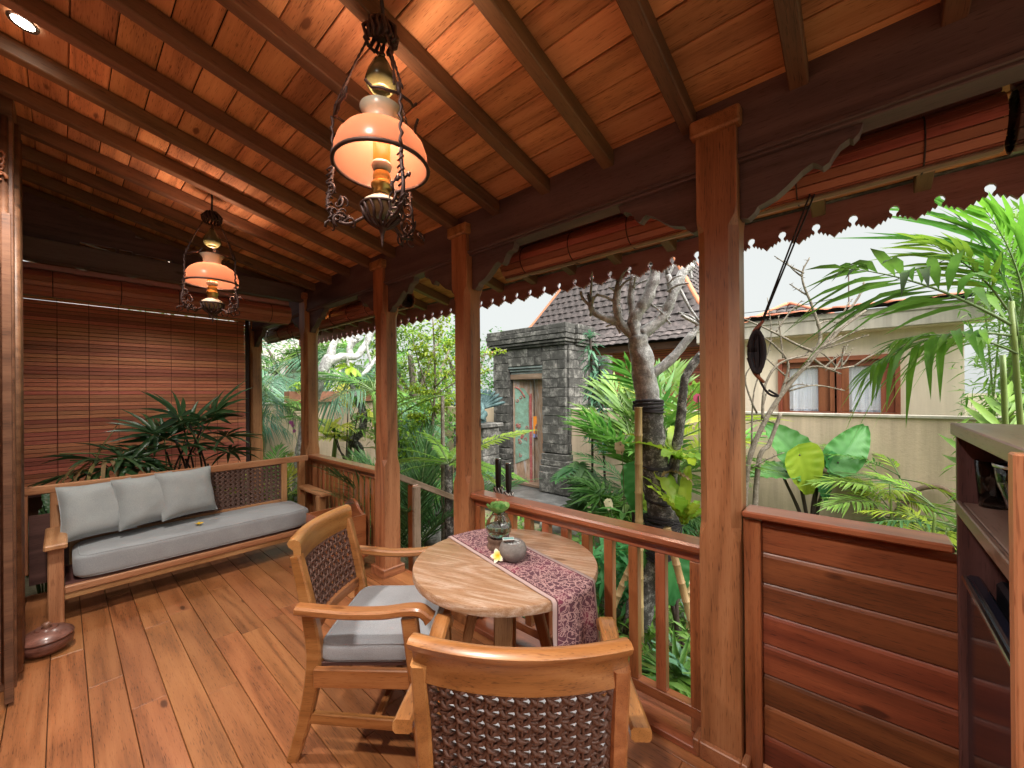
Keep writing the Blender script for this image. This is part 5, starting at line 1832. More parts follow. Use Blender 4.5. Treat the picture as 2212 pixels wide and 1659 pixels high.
def leaflet(mb, p, d, nrm, L, w, droop=0.0, fold=.25, segs=2):
    """narrow pointed blade starting at p along d"""
    d = d.normalized()
    s = d.cross(nrm)
    s = s.normalized() if s.length > 1e-6 else Vector((1, 0, 0))
    n = s.cross(d)
    vs = [p]
    k = segs + 1
    for i in range(1, k + 1):
        t = i / (k + 0.0)
        c = p + d * L * t - Vector((0, 0, 1)) * droop * L * t * t
        ww = w * (1 - abs(2 * t - .85) ** 2 * .85) if t < 1 else 0
        if i < k:
            vs += [c - s * ww * .5 + n * ww * fold, c, c + s * ww * .5 + n * ww * fold]
        else:
            vs.append(c)
    fs = [(0, 1, 2), (0, 2, 3)]
    for i in range(segs - 1):
        a = 1 + i * 3
        fs += [(a, a + 3, a + 4, a + 1), (a + 1, a + 4, a + 5, a + 2)]
    a = 1 + (segs - 1) * 3
    fs += [(a, a + 3, a + 1), (a + 1, a + 3, a + 2)]
    mb.add(vs, fs, True)

def frond_mesh(name, mat, L=1.2, n=22, ll=.36, lw=.030, arch=.5, lift=.35, ang=52, ldroop=.35, r0=.011, bare=.22, jit=.12, seed=0, stemmat=None):
    """pinnate palm frond: base at the origin, running along +X and arching down"""
    R = random.Random(seed)
    mb = MB()
    pts, m = [], 14
    for i in range(m + 1):
        t = i / m
        pts.append(Vector((L * t * (1 - .12 * arch * t), 0, -arch * L * t ** 2.0 * .8)))
    mb.tube(pts, [lerp(r0, .002, i / m) for i in range(m + 1)], 5)
    ns = len(mb.f)
    for i in range(n):
        t = bare + (1 - bare) * (i + .5) / n
        k = min(int(t * m), m - 1)
        p = pts[k].lerp(pts[k + 1], t * m - k)
        tg = (pts[k + 1] - pts[k]).normalized()
        up = Vector((0, 1, 0)).cross(tg) * -1
        size = math.sin(PI * min(1, (t - bare) / (1 - bare) * .82 + .16)) ** .7
        a = math.radians(lerp(ang + 14, ang - 26, t) + R.uniform(-6, 6))
        for s in (-1, 1):
            if R.random() < .07: continue
            d = tg * math.cos(a) + Vector((0, s, 0)) * math.sin(a) + up * lift * (.6 + R.uniform(-jit, jit) * 2)
            leaflet(mb, p, d, up, ll * size * R.uniform(.88, 1.1), lw * (.7 + .3 * size), ldroop * R.uniform(.35, 1.7), .2, 2)
    d = (pts[-1] - pts[-2]).normalized()
    leaflet(mb, pts[-1], d, Vector((0, 0, 1)), ll * .5, lw * .7, .2)
    me = mb.data(name, [mat, stemmat or M['stem']])
    for i in range(ns):
        me.polygons[i].material_index = 1
    return me

def fan_mesh(name, mat, R0=.34, n=11, spread=250, w=.034, droop=.25, seed=0, petiole=.35):
    R = random.Random(seed)
    mb = MB()
    mb.tube([Vector((-petiole, 0, .0)), Vector((-petiole / 2, 0, .015)), Vector((0, 0, 0))], .005, 5)
    ns = len(mb.f)
    for i in range(n):
        a = math.radians(-spread / 2 + spread * i / (n - 1) + R.uniform(-4, 4))
        d = Vector((math.cos(a), math.sin(a), R.uniform(.05, .22)))
        leaflet(mb, Vector((0, 0, 0)), d, Vector((0, 0, 1)), R0 * R.uniform(.85, 1.1), w * R.uniform(.85, 1.2), droop * R.uniform(.5, 1.4), .3, 3)
    me = mb.data(name, [mat, M['stem']])
    for i in range(ns):
        me.polygons[i].material_index = 1
    return me

def ear_mesh(name, mat, L=.55, W=.42, cup=.12, seed=0, ripple=.012):
    """heart-shaped elephant ear leaf: petiole joint at the origin, tip along +X"""
    R = random.Random(seed)
    def fn(u, v):
        t = (v - .5) * 2
        # outline: lobes behind the joint
        back = .26 * (abs(t) ** .8)
        w = W / 2 * (math.sin(PI * (u ** .62) * .985) ** .62) * (1 - .25 * u)
        x = L * (u * (1 - .02 * abs(t)) - back * (1 - u) ** 1.6 * 1.0)
        y = t * w * 1.12
        vein = math.sin((u * 9 - abs(t) * 2.4) * 2 * PI / 1.5)
        z = cup * L * (t * t * .7) - .30 * L * u * u + ripple * vein * abs(t) * (1 - u * .4) - .012 * math.exp(-(t * 9) ** 2) + .010 * math.sin(u * 40 + seed) * abs(t) ** 3
        return (x, y, z)
    mb = MB()
    mb.grid(fn, 26, 20)
    return mb.data(name, mat)

def strap_mesh(name, mat, L=.5, w=.09, arch=.6, wave=.01, seed=0):
    def fn(u, v):
        t = (v - .5) * 2
        ww = w / 2 * (math.sin(PI * min(1, u * .92 + .06)) ** .55)
        a = arch * u
        return (L * u * math.cos(a * .6), t * ww, L * (u * math.sin(.9) * .0 - arch * .5 * u * u) + .25 * abs(t) * ww + wave * math.sin(u * 34 + seed) * abs(t))
    return MB().grid(fn, 16, 6).data(name, mat)

def put_leaf(name, par, me, base, yaw, pitch, roll=0, s=1.0):
    """pitch > 0 lifts the tip"""
    return link(name, me, T3(*base) @ RZ(yaw) @ RY(-pitch) @ RX(roll) @ Matrix.Scale(s, 4), par)

def leaf_cloud(mb, c, rad, n, size, rnd, flat=.5, asp=.45):
    for _ in range(n):
        while True:
            q = Vector((rnd.uniform(-1, 1), rnd.uniform(-1, 1), rnd.uniform(-1, 1)))
            if q.length < 1: break
        p = Vector((c[0] + q.x * rad[0], c[1] + q.y * rad[1], c[2] + q.z * rad[2]))
        d = Vector((rnd.uniform(-1, 1), rnd.uniform(-1, 1), rnd.uniform(-.6, .5)))
        s = size * rnd.uniform(.6, 1.25)
        nr = Vector((rnd.uniform(-1, 1) * (1 - flat), rnd.uniform(-1, 1) * (1 - flat), 1))
        leaflet(mb, p, d, nr, s, s * asp, .2, .18, 1 if asp < .3 else 2)

def aim_leaf(name, par, me, base, tip, nrm, L0, w=1.0):
    """leaf mesh of length L0 laid from base to tip with its upper side towards nrm"""
    b, t = Vector(base), Vector(tip)
    x = (t - b)
    s = x.length / L0
    x.normalize()
    y = Vector(nrm).cross(x).normalized()
    z = x.cross(y)
    mw = Matrix(((x.x * s, y.x * s * w, z.x * s, b.x), (x.y * s, y.y * s * w, z.y * s, b.y), (x.z * s, y.z * s * w, z.z * s, b.z), (0, 0, 0, 1)))
    return link(name, me, mw, par)

FR = {}
def fr(kind):
    if kind not in FR:
        m = {'areca': [frond_mesh('frond', G['palm'], 1.1, 24, .36, .030, .45, .35, 50, .35, seed=i) for i in range(3)],
             'arecadeep': [frond_mesh('frond', G['palmd'], 1.1, 24, .36, .032, .55, .3, 50, .45, seed=i + 5) for i in range(3)],
             'arecalime': [frond_mesh('frond', G['yellow'], 1.0, 22, .34, .032, .45, .4, 48, .35, seed=i + 9) for i in range(2)],
             'grass': [frond_mesh('frond', G['palmd'], 1.0, 26, .30, .013, .35, .5, 38, .25, r0=.006, bare=.15, seed=i + 12) for i in range(3)],
             'grasspale': [frond_mesh('frond', G['palm'], .9, 26, .28, .012, .30, .5, 38, .25, r0=.006, bare=.15, seed=i + 42) for i in range(2)],
             'weep': [frond_mesh('frond', G['blue'], 1.3, 34, .46, .022, .8, .05, 62, .95, seed=i + 20) for i in range(3)],
             'near': [frond_mesh('frond', G['palm'], 1.15, 15, .56, .050, .40, .10, 40, .85, r0=.010, jit=.3, seed=i + 30) for i in range(3)],
             'broad': [frond_mesh('frond', G['palm'], 1.1, 15, .46, .050, .32, .35, 44, .30, r0=.013, seed=i + 80) for i in range(3)],
             'neary': [frond_mesh('frond', G['leafy'], 1.0, 14, .50, .048, .5, .12, 42, .85, r0=.010, jit=.3, seed=i + 35) for i in range(2)],
             'fern': [frond_mesh('frond', G['fernpale'], 1.0, 36, .15, .030, .35, .12, 72, .15, r0=.008, bare=.10, seed=i + 50) for i in range(2)],
             'fine': [frond_mesh('frond', G['lime'], .7, 16, .26, .026, .5, .3, 48, .4, seed=i + 60) for i in range(2)],
             'fan': [fan_mesh('fan_leaf', G['rhapis'], .36, 11, 230, .040, .25, seed=i) for i in range(3)],
             'fanlime': [fan_mesh('fan_leaf', G['palm'], .36, 13, 240, .036, .45, seed=i + 7) for i in range(2)],
             }[kind]
        FR[kind] = m
    return FR[kind]

def palm(name, label, cat, x, y, z, kinds, n, L, h=0.0, tr=.03, pitch=(.2, 1.3), group=None, seed=1, leaf='frond', yaw0=0, yawspan=2 * PI, stems=1):
    R = random.Random(seed)
    t = thing(name, label, cat, (x, y, z), 0, group)
    tops = []
    for s in range(stems):
        ox, oy = (0, 0) if stems == 1 else (R.uniform(-.16, .16), R.uniform(-.16, .16))
        hh = h * (1 if stems == 1 else R.uniform(.55, 1.05))
        lx, ly = R.uniform(-.06, .06) * h, R.uniform(-.06, .06) * h
        if hh > .05:
            pts = [(x + ox, y + oy, z - .05), (x + ox + lx * .4, y + oy + ly * .4, z + hh * .5), (x + ox + lx, y + oy + ly, z + hh)]
            MB().tube(bez(pts, 5), [lerp(tr, tr * .7, i / 10) for i in range(11)], 9).build('stem', M['bamboo'] if tr < .06 else M['bark'], t)
        tops.append((x + ox + lx, y + oy + ly, z + hh))
    for i in range(n):
        k = kinds[R.randrange(len(kinds))]
        me = fr(k)[R.randrange(len(fr(k)))]
        b = tops[i % len(tops)]
        f = (i + .5) / n
        p = lerp(pitch[0], pitch[1], (i * .618) % 1)
        put_leaf(leaf, t, me, (b[0], b[1], b[2] + R.uniform(-.04, .05)), yaw0 + yawspan * ((i * .381966) % 1) + R.uniform(-.2, .2), p, R.uniform(-.35, .35), L * R.uniform(.82, 1.12))
    return t

# ---- potted palms behind the sofa, under the roof
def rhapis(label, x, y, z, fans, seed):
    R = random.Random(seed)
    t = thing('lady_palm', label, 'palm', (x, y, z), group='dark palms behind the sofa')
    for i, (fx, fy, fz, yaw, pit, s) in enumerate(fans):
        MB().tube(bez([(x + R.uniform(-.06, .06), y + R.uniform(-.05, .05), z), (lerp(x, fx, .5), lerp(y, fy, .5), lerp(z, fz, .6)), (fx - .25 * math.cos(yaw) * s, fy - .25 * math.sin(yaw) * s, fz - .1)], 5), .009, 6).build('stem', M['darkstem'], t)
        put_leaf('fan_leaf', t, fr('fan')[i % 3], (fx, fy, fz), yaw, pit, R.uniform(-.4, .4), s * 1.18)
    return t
tag(MB().box((.7, 5.6, -.36), (2.3, 1.7, .2)).build('planting_bed', gm), kind='structure')
R = random.Random(3)
fans = [(.62, 5.35, 1.12, 2.8, .6, 1.0), (.80, 5.30, 1.28, 2.2, .9, 1.05), (.98, 5.30, 1.24, -1.2, .3, 1.1), (1.12, 5.35, 1.30, .5, 1.0, 1.1), (1.20, 5.30, 1.05, 0, .1, .9),
        (.80, 5.2, .98, -2.0, .1, 1.0), (.55, 5.2, .92, 3.0, .1, 1.0), (1.0, 5.15, .95, -.8, -.1, .85), (.70, 5.4, 1.05, 1.5, .8, .9), (1.22, 5.25, .88, .2, -.2, .8), (.9, 5.45, 1.15, 1.0, 1.1, 1.0)]
rhapis('dark lady palm with broad fan leaves directly behind the sofa back, right of centre', .88, 5.35, -.28, fans, 2)
fans = [(.20, 5.15, .93, 2.6, .2, .9), (.36, 5.15, .95, .4, -.2, 1.0), (.28, 5.1, .86, -1.3, -.3, .9), (.42, 5.2, .85, -.4, -.2, 1.0), (.05, 5.2, .82, 3.1, -.3, .8), (.5, 5.2, .80, 0, -.1, .8)]
rhapis('drooping lady palm behind the sofa back, left of the larger fan palm', .25, 5.2, -.28, fans, 5)
dt = thing('dry_frond', 'thin brown dried palm stalk leaning against the lowered blind', 'dry stalk', (.25, 5.3, .5))
MB().tube([(.12, 5.2, .70), (.24, 5.35, 1.02), (.38, 5.5, 1.26)], [.012, .008, .003], 6).build('stalk', G['dry'], dt)
MB().tube([(.30, 5.15, .70), (.24, 5.15, .95), (.12, 5.15, .84), (.06, 5.15, .70)], .006, 6).build('loop', G['dry'], dt)
for k in range(5):
    put_leaf('leaf_blade', dt, strap_mesh('leaf_blade', G['dry'], .34, .03, 1.6, .003, k), (.20 + .02 * k, 5.12, .93), -2.6 + .3 * k, .2, 0)
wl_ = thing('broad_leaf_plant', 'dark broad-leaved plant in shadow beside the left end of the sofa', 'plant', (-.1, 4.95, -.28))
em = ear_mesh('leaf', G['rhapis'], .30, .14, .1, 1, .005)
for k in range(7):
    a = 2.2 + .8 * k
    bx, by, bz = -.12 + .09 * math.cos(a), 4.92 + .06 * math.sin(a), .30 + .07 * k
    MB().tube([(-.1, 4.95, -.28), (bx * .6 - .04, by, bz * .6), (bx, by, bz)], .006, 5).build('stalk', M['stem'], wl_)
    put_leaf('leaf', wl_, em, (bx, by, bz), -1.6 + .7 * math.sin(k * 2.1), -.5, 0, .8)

# ---- left garden bay, between blind and sofa post
palm('areca_palm', 'bright feathery areca palm low outside the slim post by the blind', 'palm', 2.25, 6.75, G0, ['areca', 'arecalime'], 14, .85, .35, .02, (.45, 1.35), seed=3, stems=4)
palm('areca_palm', 'tall areca palm with blue-green hanging fronds outside the slim post by the blind', 'palm', 2.28, 7.7, G0, ['areca', 'weep'], 10, .70, 2.0, .03, (-.2, 1.1), seed=4)
palm('areca_palm', 'areca palm crown behind the orchid at the left garden wall', 'palm', 2.0, 8.2, G0, ['areca', 'weep'], 10, .75, 1.75, .03, (0, 1.2), seed=14)
def orchid(label, x, y, z, h, mat, n, lean, seed, s=1.0):
    R = random.Random(seed)
    t = thing('orchid', label, 'orchid', (x, y, z))
    pts = bez([(x, y, z), (x + lean * .2, y, z + h * .6), (x + lean * .7, y, z + h * .95), (x + lean, y, z + h)], 6)
    MB().tube(pts, .004, 5).build('stem', M['stem'], t)
    for k in range(4):
        put_leaf('leaf', t, strap_mesh('leaf', G['shrub'], .22, .05, .8, .002, k), (x, y, z), k * 1.6 + .3, .5, 0, s)
    for k in range(n):
        p = pts[-1 - 2 * k] if 1 + 2 * k < len(pts) else pts[-1]
        mb = MB()
        yw = R.uniform(0, 6)
        for q in range(5):
            a = q * 2 * PI / 5 + yw
            c = Vector(p) + Vector((0, .01, -.015))
            tip = Vector((math.cos(a) * .8 * -.661, math.cos(a) * .75, math.sin(a)))
            mb.grid(lambda u, v: tuple(c + tip * .042 * s * u + tip.cross(Vector((.75, .66, 0))).normalized() * (v - .5) * .040 * s * math.sin(PI * min(1, u * .85 + .1))), 4, 2)
        mb.build('blossom', mat, t)
    return t
orchid('purple orchid spray in a small pot left of the sofa corner post', 2.45, 6.6, .1, 1.0, G['purple'], 5, -.12, 1, .8)
po = thing('plant_pot', 'small reddish stone pot under the purple orchid beside the sofa post', 'pot', (2.42, 6.2, .06))
o = MB().lathe([(.0001, 0), (.06, 0), (.085, .14), (.09, .17), (.08, .17), (.0001, .15)], 20).build('bowl', plain('pot_purple', (.20, .11, .10), .8, nscale=9, namt=.3), po, T3(2.42, 6.2, .06))
MB().lathe([(.0001, 0), (.10, 0), (.10, .5), (.0001, .5)], 16).build('pot_stand', M['rock'], po, T3(2.42, 6.2, G0 + .01))

# ---- frangipani and companions between sofa post and steps post
def limb(par, name, pts, r0, r1, mat, n=10, lump=.12, sub=6):
    q = bez(pts, sub)
    m = len(q)
    rad = [lerp(r0, r1, i / (m - 1)) * (1 + lump * noise.noise(Vector((i * .55, r0 * 90, len(pts) * 3.1)))) for i in range(m)]
    vs, fs = tube_geo(q, rad, n, True)
    vs = [v + Vector((noise.noise(v * 14), noise.noise(v * 14 + Vector((5, 0, 0))), 0)) * r0 * .22 for v in vs]
    return MB().add(vs, fs, True).build(name, mat, par)

fl_ = thing('frangipani_tree', 'gnarled pale frangipani with knobbly branches between the sofa post and the steps post', 'tree', (2.6, 6.9, G0))
limb(fl_, 'trunk', [(2.55, 6.95, G0), (2.60, 6.9, .6), (2.75, 6.85, 1.35), (2.88, 6.8, 1.85), (3.02, 6.8, 2.15)], .10, .085, M['bark'])
limb(fl_, 'branch', [(3.02, 6.8, 2.12), (3.10, 6.8, 2.4), (3.24, 6.8, 2.62), (3.34, 6.8, 2.82)], .075, .03, M['bark'])
limb(fl_, 'branch', [(2.95, 6.8, 2.02), (3.2, 6.75, 2.16), (3.46, 6.75, 2.18), (3.60, 6.75, 2.34), (3.76, 6.75, 2.60), (3.84, 6.7, 2.8)], .07, .045, M['bark'])
limb(fl_, 'branch', [(3.38, 6.78, 2.18), (3.36, 6.75, 2.34), (3.42, 6.7, 2.46)], .05, .06, M['bark'])
limb(fl_, 'branch', [(3.34, 6.8, 2.66), (3.46, 6.78, 2.62), (3.56, 6.75, 2.75)], .03, .018, M['bark'])
limb(fl_, 'branch', [(2.80, 6.8, 1.7), (2.72, 6.7, 2.1), (2.80, 6.7, 2.5)], .05, .02, M['bark'])
R = random.Random(8)
kn = MB()
for k in range(14):
    a, b_ = R.uniform(-.5, 1), R.uniform(-.6, 1)
    d = Vector((R.uniform(-1, 1), R.uniform(-1, 1), R.uniform(-1, 1))).normalized()
    c = Vector((3.43, 6.69, 2.48))
    kn.tube([c + d * .02, c + d * .065, c + d * .08], [.03, .028, .012], 7)
kn.build('knot', M['bark'], fl_)
for k, (bx, bz) in enumerate(((3.3, 2.85), (3.5, 2.8), (3.7, 2.9), (3.45, 2.6))):
    limb(fl_, 'twig', [(bx, 6.78, bz - .2), (bx + .03, 6.75, bz), (bx + .01, 6.7, bz + .45)], .022, .010, M['bark'], 7)
f2 = thing('frangipani_tree', 'small crooked frangipani trunk with ferns growing on it before the beige wall', 'tree', (3.65, 6.8, G0))
limb(f2, 'trunk', [(3.70, 6.85, G0), (3.64, 6.8, .1), (3.50, 6.75, .55), (3.40, 6.75, .68), (3.56, 6.75, .85), (3.60, 6.75, 1.15), (3.44, 6.75, 1.5)], .095, .055, M['barkdark'])
limb(f2, 'branch', [(3.46, 6.75, 1.42), (3.40, 6.75, 1.70), (3.56, 6.7, 1.85), (3.74, 6.7, 2.05), (3.95, 6.7, 2.35)], .05, .03, M['bark'])
limb(f2, 'branch', [(3.42, 6.75, 1.6), (3.34, 6.75, 1.95), (3.26, 6.7, 2.2)], .035, .018, M['bark'])
limb(f2, 'branch', [(3.74, 6.7, 2.05), (3.66, 6.7, 2.3), (3.60, 6.65, 2.7)], .03, .02, M['bark'])
# staghorn and bird's nest ferns on it
def strap_fern(name, label, x, y, z, n, L, w, mat, seed, pit=(.2, 1.2), cat='fern', group=None, wave=.012, arch=.7):
    R = random.Random(seed)
    t = thing(name, label, cat, (x, y, z), 0, group)
    ms = [strap_mesh('leaf', mat, L, w, arch, wave, seed + i) for i in range(2)]
    for i in range(n):
        put_leaf('leaf', t, ms[i % 2], (x, y, z), 2 * PI * i * .381966 + R.uniform(-.2, .2), lerp(pit[0], pit[1], (i * .618) % 1), R.uniform(-.3, .3), R.uniform(.75, 1.15))
    return t
strap_fern('staghorn_fern', 'lime green staghorn fern on the upper frangipani fork', 3.34, 6.72, 1.98, 12, .32, .11, G['lime'], 3, (-.7, .9))
strap_fern('staghorn_fern', 'yellowish forked staghorn fern on the crooked frangipani trunk', 3.68, 6.7, 1.22, 11, .32, .05, G['yellow'], 5, (-1.0, .5))
strap_fern('staghorn_fern', 'yellow-green broad fern right beside the sofa corner post', 2.88, 6.6, .82, 10, .40, .10, G['yellow'], 6, (.3, 1.2))
strap_fern('staghorn_fern', 'feathery green fern growing where the crooked trunk forks', 3.45, 6.72, 1.46, 14, .30, .05, G['shrub'], 7, (-.6, 1.2))
strap_fern('spider_plant', 'drooping strappy plant hanging over the left garden wall', 3.05, 8.3, 1.36, 16, .5, .035, G['palm'], 8, (-.9, .6), 'plant')
dk = thing('dark_stemmed_plant', 'bare dark-stemmed plant with stalks spreading in front of the beige wall', 'plant', (3.2, 6.6, G0))
for bx, bz, tx, tz in ((3.17, .35, 2.98, .92), (3.20, .3, 3.24, 1.36), (3.22, .32, 3.42, 1.22), (3.19, .35, 3.05, .75), (3.21, .3, 3.22, 1.0)):
    MB().tube(bez([(3.2, 6.6, G0), (bx, 6.6, bz), (lerp(bx, tx, .6), 6.6, lerp(bz, tz, .5)), (tx, 6.6, tz)], 5), [lerp(.022, .006, i / 15) for i in range(16)], 7).build('stalk', M['darkstem'], dk)
put_leaf('leaf', dk, ear_mesh('leaf', G['shrub'], .2, .12, .1, 3, .004), (2.98, 6.6, .93), .2, -.6)

# ---- dense garden between steps post and gate post
def leafy_tree(name, label, x, y, z, segs, clouds, mat, size, seed, bark=None, asp=.45, cat='tree'):
    R = random.Random(seed)
    t = thing(name, label, cat, (x, y, z))
    for i, (pts, r0, r1) in enumerate(segs):
        limb(t, 'trunk' if i == 0 else 'branch', pts, r0, r1, bark or M['twig'], 7, .08, 4)
    mb = MB()
    for c, rad, n in clouds:
        leaf_cloud(mb, c, rad, n, size, R, .5, asp)
    mb.build('crown', mat, t)
    return t
def spray(x0, p1, n, rad, m):
    out = []
    a, b = Vector(x0), Vector(p1)
    for i in range(n):
        q = a.lerp(b, (i + .4) / n)
        out.append((tuple(q), (rad, rad, rad * .6), m))
    return out
cl = []
for p0_, p1_ in (((3.06, 4.05, 1.6), (3.0, 4.15, 2.3)), ((3.12, 4.0, 1.9), (2.9, 4.2, 2.1)), ((3.12, 4.0, 2.0), (3.35, 3.75, 2.25)), ((3.15, 3.95, 1.9), (3.7, 3.38, 2.06)),
                 ((3.12, 3.98, 1.75), (3.56, 3.5, 1.80)), ((3.08, 4.02, 1.5), (2.85, 4.2, 1.6)), ((3.1, 4.0, 1.3), (3.25, 3.85, 1.45)), ((3.35, 3.75, 1.95), (3.45, 3.62, 1.62)), ((3.1, 4.0, 2.2), (3.2, 3.9, 2.55)), ((3.0, 4.1, 1.2), (2.86, 4.18, 1.25))):
    cl += spray(p0_, p1_, 6, .085, 26)
leafy_tree('lime_tree', 'slender tree with small bright lime leaves reaching towards the stone gate', 3.08, 4.05, G0,
           [([(3.08, 4.05, G0), (3.06, 4.05, .8), (3.10, 4.02, 1.6), (3.08, 4.03, 2.5)], .026, .008), ([(3.10, 4.0, 1.6), (3.35, 3.75, 1.9), (3.72, 3.36, 2.06)], .012, .004),
            ([(3.1, 4.0, 1.5), (3.35, 3.75, 1.7), (3.58, 3.48, 1.80)], .010, .004), ([(3.1, 4.0, 1.2), (2.95, 4.15, 1.9), (2.9, 4.2, 2.2)], .010, .004)],
           cl, G['lime'], .062, 11)
palm('areca_palm', 'deep green palm crown with drooping pale fronds behind the lime tree', 'palm', 3.55, 6.1, G0, ['areca', 'weep'], 12, 1.0, 2.0, .05, (-.3, 1.2), seed=21)
palm('areca_palm', 'large palm filling the gap right of the steps post, fronds up to the eaves', 'palm', 3.3, 7.1, G0, ['areca', 'arecalime'], 14, 1.0, 1.7, .05, (.1, 1.35), seed=22, stems=3)
palm('grass_palm', 'clump of thin grassy palm fronds rising beside the garden steps', 'palm', 2.62, 3.72, G0, ['grass'], 26, 1.35, .25, .015, (.75, 1.45), seed=23, stems=5)
palm('grass_palm', 'pale thin grassy palm clump behind the step handrail', 'palm', 2.85, 4.6, G0, ['grasspale', 'grass'], 22, 1.25, .2, .015, (.7, 1.4), seed=24, stems=4)
# ferns
tf = thing('tree_fern', 'lime green fern with long arching fronds in front of the stone gate', 'fern', (2.55, 3.1, .75))
for yaw, pit, s in ((-.72, .62, .92), (-.75, .02, .80), (-.85, -.15, .6), (.3, .5, .8), (1.2, .6, .8), (2.2, .5, .7), (-1.7, .3, .7), (3.2, .4, .7), (.9, .2, .8), (1.7, .2, .8), (2.6, .1, .7)):
    put_leaf('frond', tf, fr('fern')[int(s * 100) % 2], (2.55, 3.1, .80), yaw, pit, .3, s)
MB().tube([(2.55, 3.1, G0), (2.55, 3.1, .8)], [.05, .04], 8).build('trunk', M['barkdark'], tf)
tf2 = thing('tree_fern', 'pale layered fern fronds behind the gate-side post at head height', 'fern', (2.75, 3.6, 1.45))
for yaw, pit, s in ((2.0, .1, .7), (2.5, .1, .75), (1.4, .1, .6), (2.3, -.2, .7), (.6, .2, .6), (-.7, .3, .5), (2.9, .0, .7)):
    put_leaf('frond', tf2, fr('fern')[0], (2.72, 3.4, 1.48), yaw, pit, 0, s)
MB().tube([(2.72, 3.4, G0), (2.72, 3.4, 1.48)], [.03, .02], 7).build('trunk', M['twig'], tf2)

palm('areca_palm', 'bright areca palm in front of the beige wall between sofa post and steps post', 'palm', 2.75, 7.9, G0, ['arecalime', 'areca'], 9, .6, .55, .02, (.1, 1.3), seed=51, stems=3)
leafy_tree('lime_shrub', 'bright small-leaved shrub rising behind the step handrail', 2.75, 4.35, G0,
           [([(2.75, 4.35, G0), (2.78, 4.32, .6), (2.74, 4.35, 1.5)], .018, .006), ([(2.76, 4.33, .4), (2.95, 4.15, 1.0), (3.0, 4.1, 1.3)], .009, .004)],
           spray((2.76, 4.33, .7), (2.74, 4.36, 1.75), 9, .16, 34) + spray((2.8, 4.3, .8), (3.05, 4.05, 1.45), 6, .14, 30), G['lime'], .075, 19, cat='shrub')
leafy_tree('glossy_shrub', 'mid-green leafy shrub filling the space left of the gate pedestal', 3.9, 5.2, G0,
           [([(3.9, 5.2, G0), (3.92, 5.2, .7), (3.88, 5.22, 1.6)], .022, .008)],
           [((3.9 + RND.uniform(-.4, .4), 5.2 + RND.uniform(-.4, .4), .7 + RND.uniform(-.8, .9)), (.22, .22, .2), 34) for _ in range(26)], G['shrub'], .12, 23, cat='shrub')
# ---- backdrop of trees beyond the walls
kinds = [('dense dark tree beyond the left garden wall, between blind and sofa post', 1.2, 11.0, G0, 2.1, 'shrub', .12),
         ('broad mid-green tree beyond the left garden wall, right of the pale house', 4.2, 11.6, G0, 2.6, 'shrub', .12),
         ('bushy bright tree beyond the corner of the garden walls', 6.9, 9.9, G0, 2.4, 'lime', .11),
         ('tall dark tree behind the gate’s left shoulder'.replace('’', "'"), 8.3, 10.2, G0, 2.4, 'shrub', .12)]
kinds += [('leafy green tree right behind the lime tree, before the left garden wall', 4.75, 6.9, G0, 2.3, 'palm', .11),
          ('bright hedge-like tree between pedestal and garden wall corner', 5.2, 7.2, G0, 2.0, 'lime', .10),
          ('dark leafy tree left of the gate, over the short wall', 6.9, 7.6, G0, 2.3, 'shrub', .11),
          ('bushy tree at the right edge beyond the bamboo clumps', 8.6, -2.6, G0, 2.6, 'palm', .12)]
for i, (lb, x, y, z, h, mt, s) in enumerate(kinds):
    R = random.Random(40 + i)
    cl = []
    for k in range(30):
        q = 1.0 if i < 4 else .62
        cl.append(((x + R.uniform(-1.3, 1.3) * q, y + R.uniform(-.7, .7), h - .3 + R.uniform(-1.6, 1.3) * (1 if i < 4 else .85)), (.5 * q, .45 * q, .38), 70))
    leafy_tree('garden_tree', lb, x, y, z, [([(x, y, G0), (x + .1, y, .8), (x - .05, y, h)], .10, .05), ([(x, y, 1.2), (x + .5, y, h), (x + .8, y, h + .6)], .05, .02), ([(x, y, 1.0), (x - .5, y, h - .2), (x - .8, y, h + .4)], .05, .02)], cl, G[mt], s, 60 + i)
for i, (lb, x, y, h) in enumerate((('coconut-like palm beyond the left garden wall behind the gnarled frangipani', 4.5, 9.7, 2.3), ('palm with arching fronds beyond the left wall above the terracotta planter', 3.3, 10.0, 2.0), ('tall palm beyond the left wall close to the slim post', 2.3, 9.6, 2.2), ('palm beyond the garden wall corner behind the lime tree', 5.4, 9.4, 2.5))):
    palm('garden_palm', lb, 'palm', x, y, G0, ['areca', 'weep', 'arecadeep'], 15, 1.35, h + .45, .07, (-.5, 1.1), seed=70 + i, group='palms beyond the left wall')
bs = thing('planter_shrub', 'yellow-green shrubs growing in the terracotta planter on the wall', 'shrub', (3.9, 8.56, 1.5))
mb = MB(); R = random.Random(4)
for k in range(14):
    leaf_cloud(mb, (3.1 + k * .125, 8.5, 1.68 + R.uniform(-.05, .14)), (.12, .10, .12), 26, .13, R, .3, .3)
mb.build('foliage', G['lime'], bs)

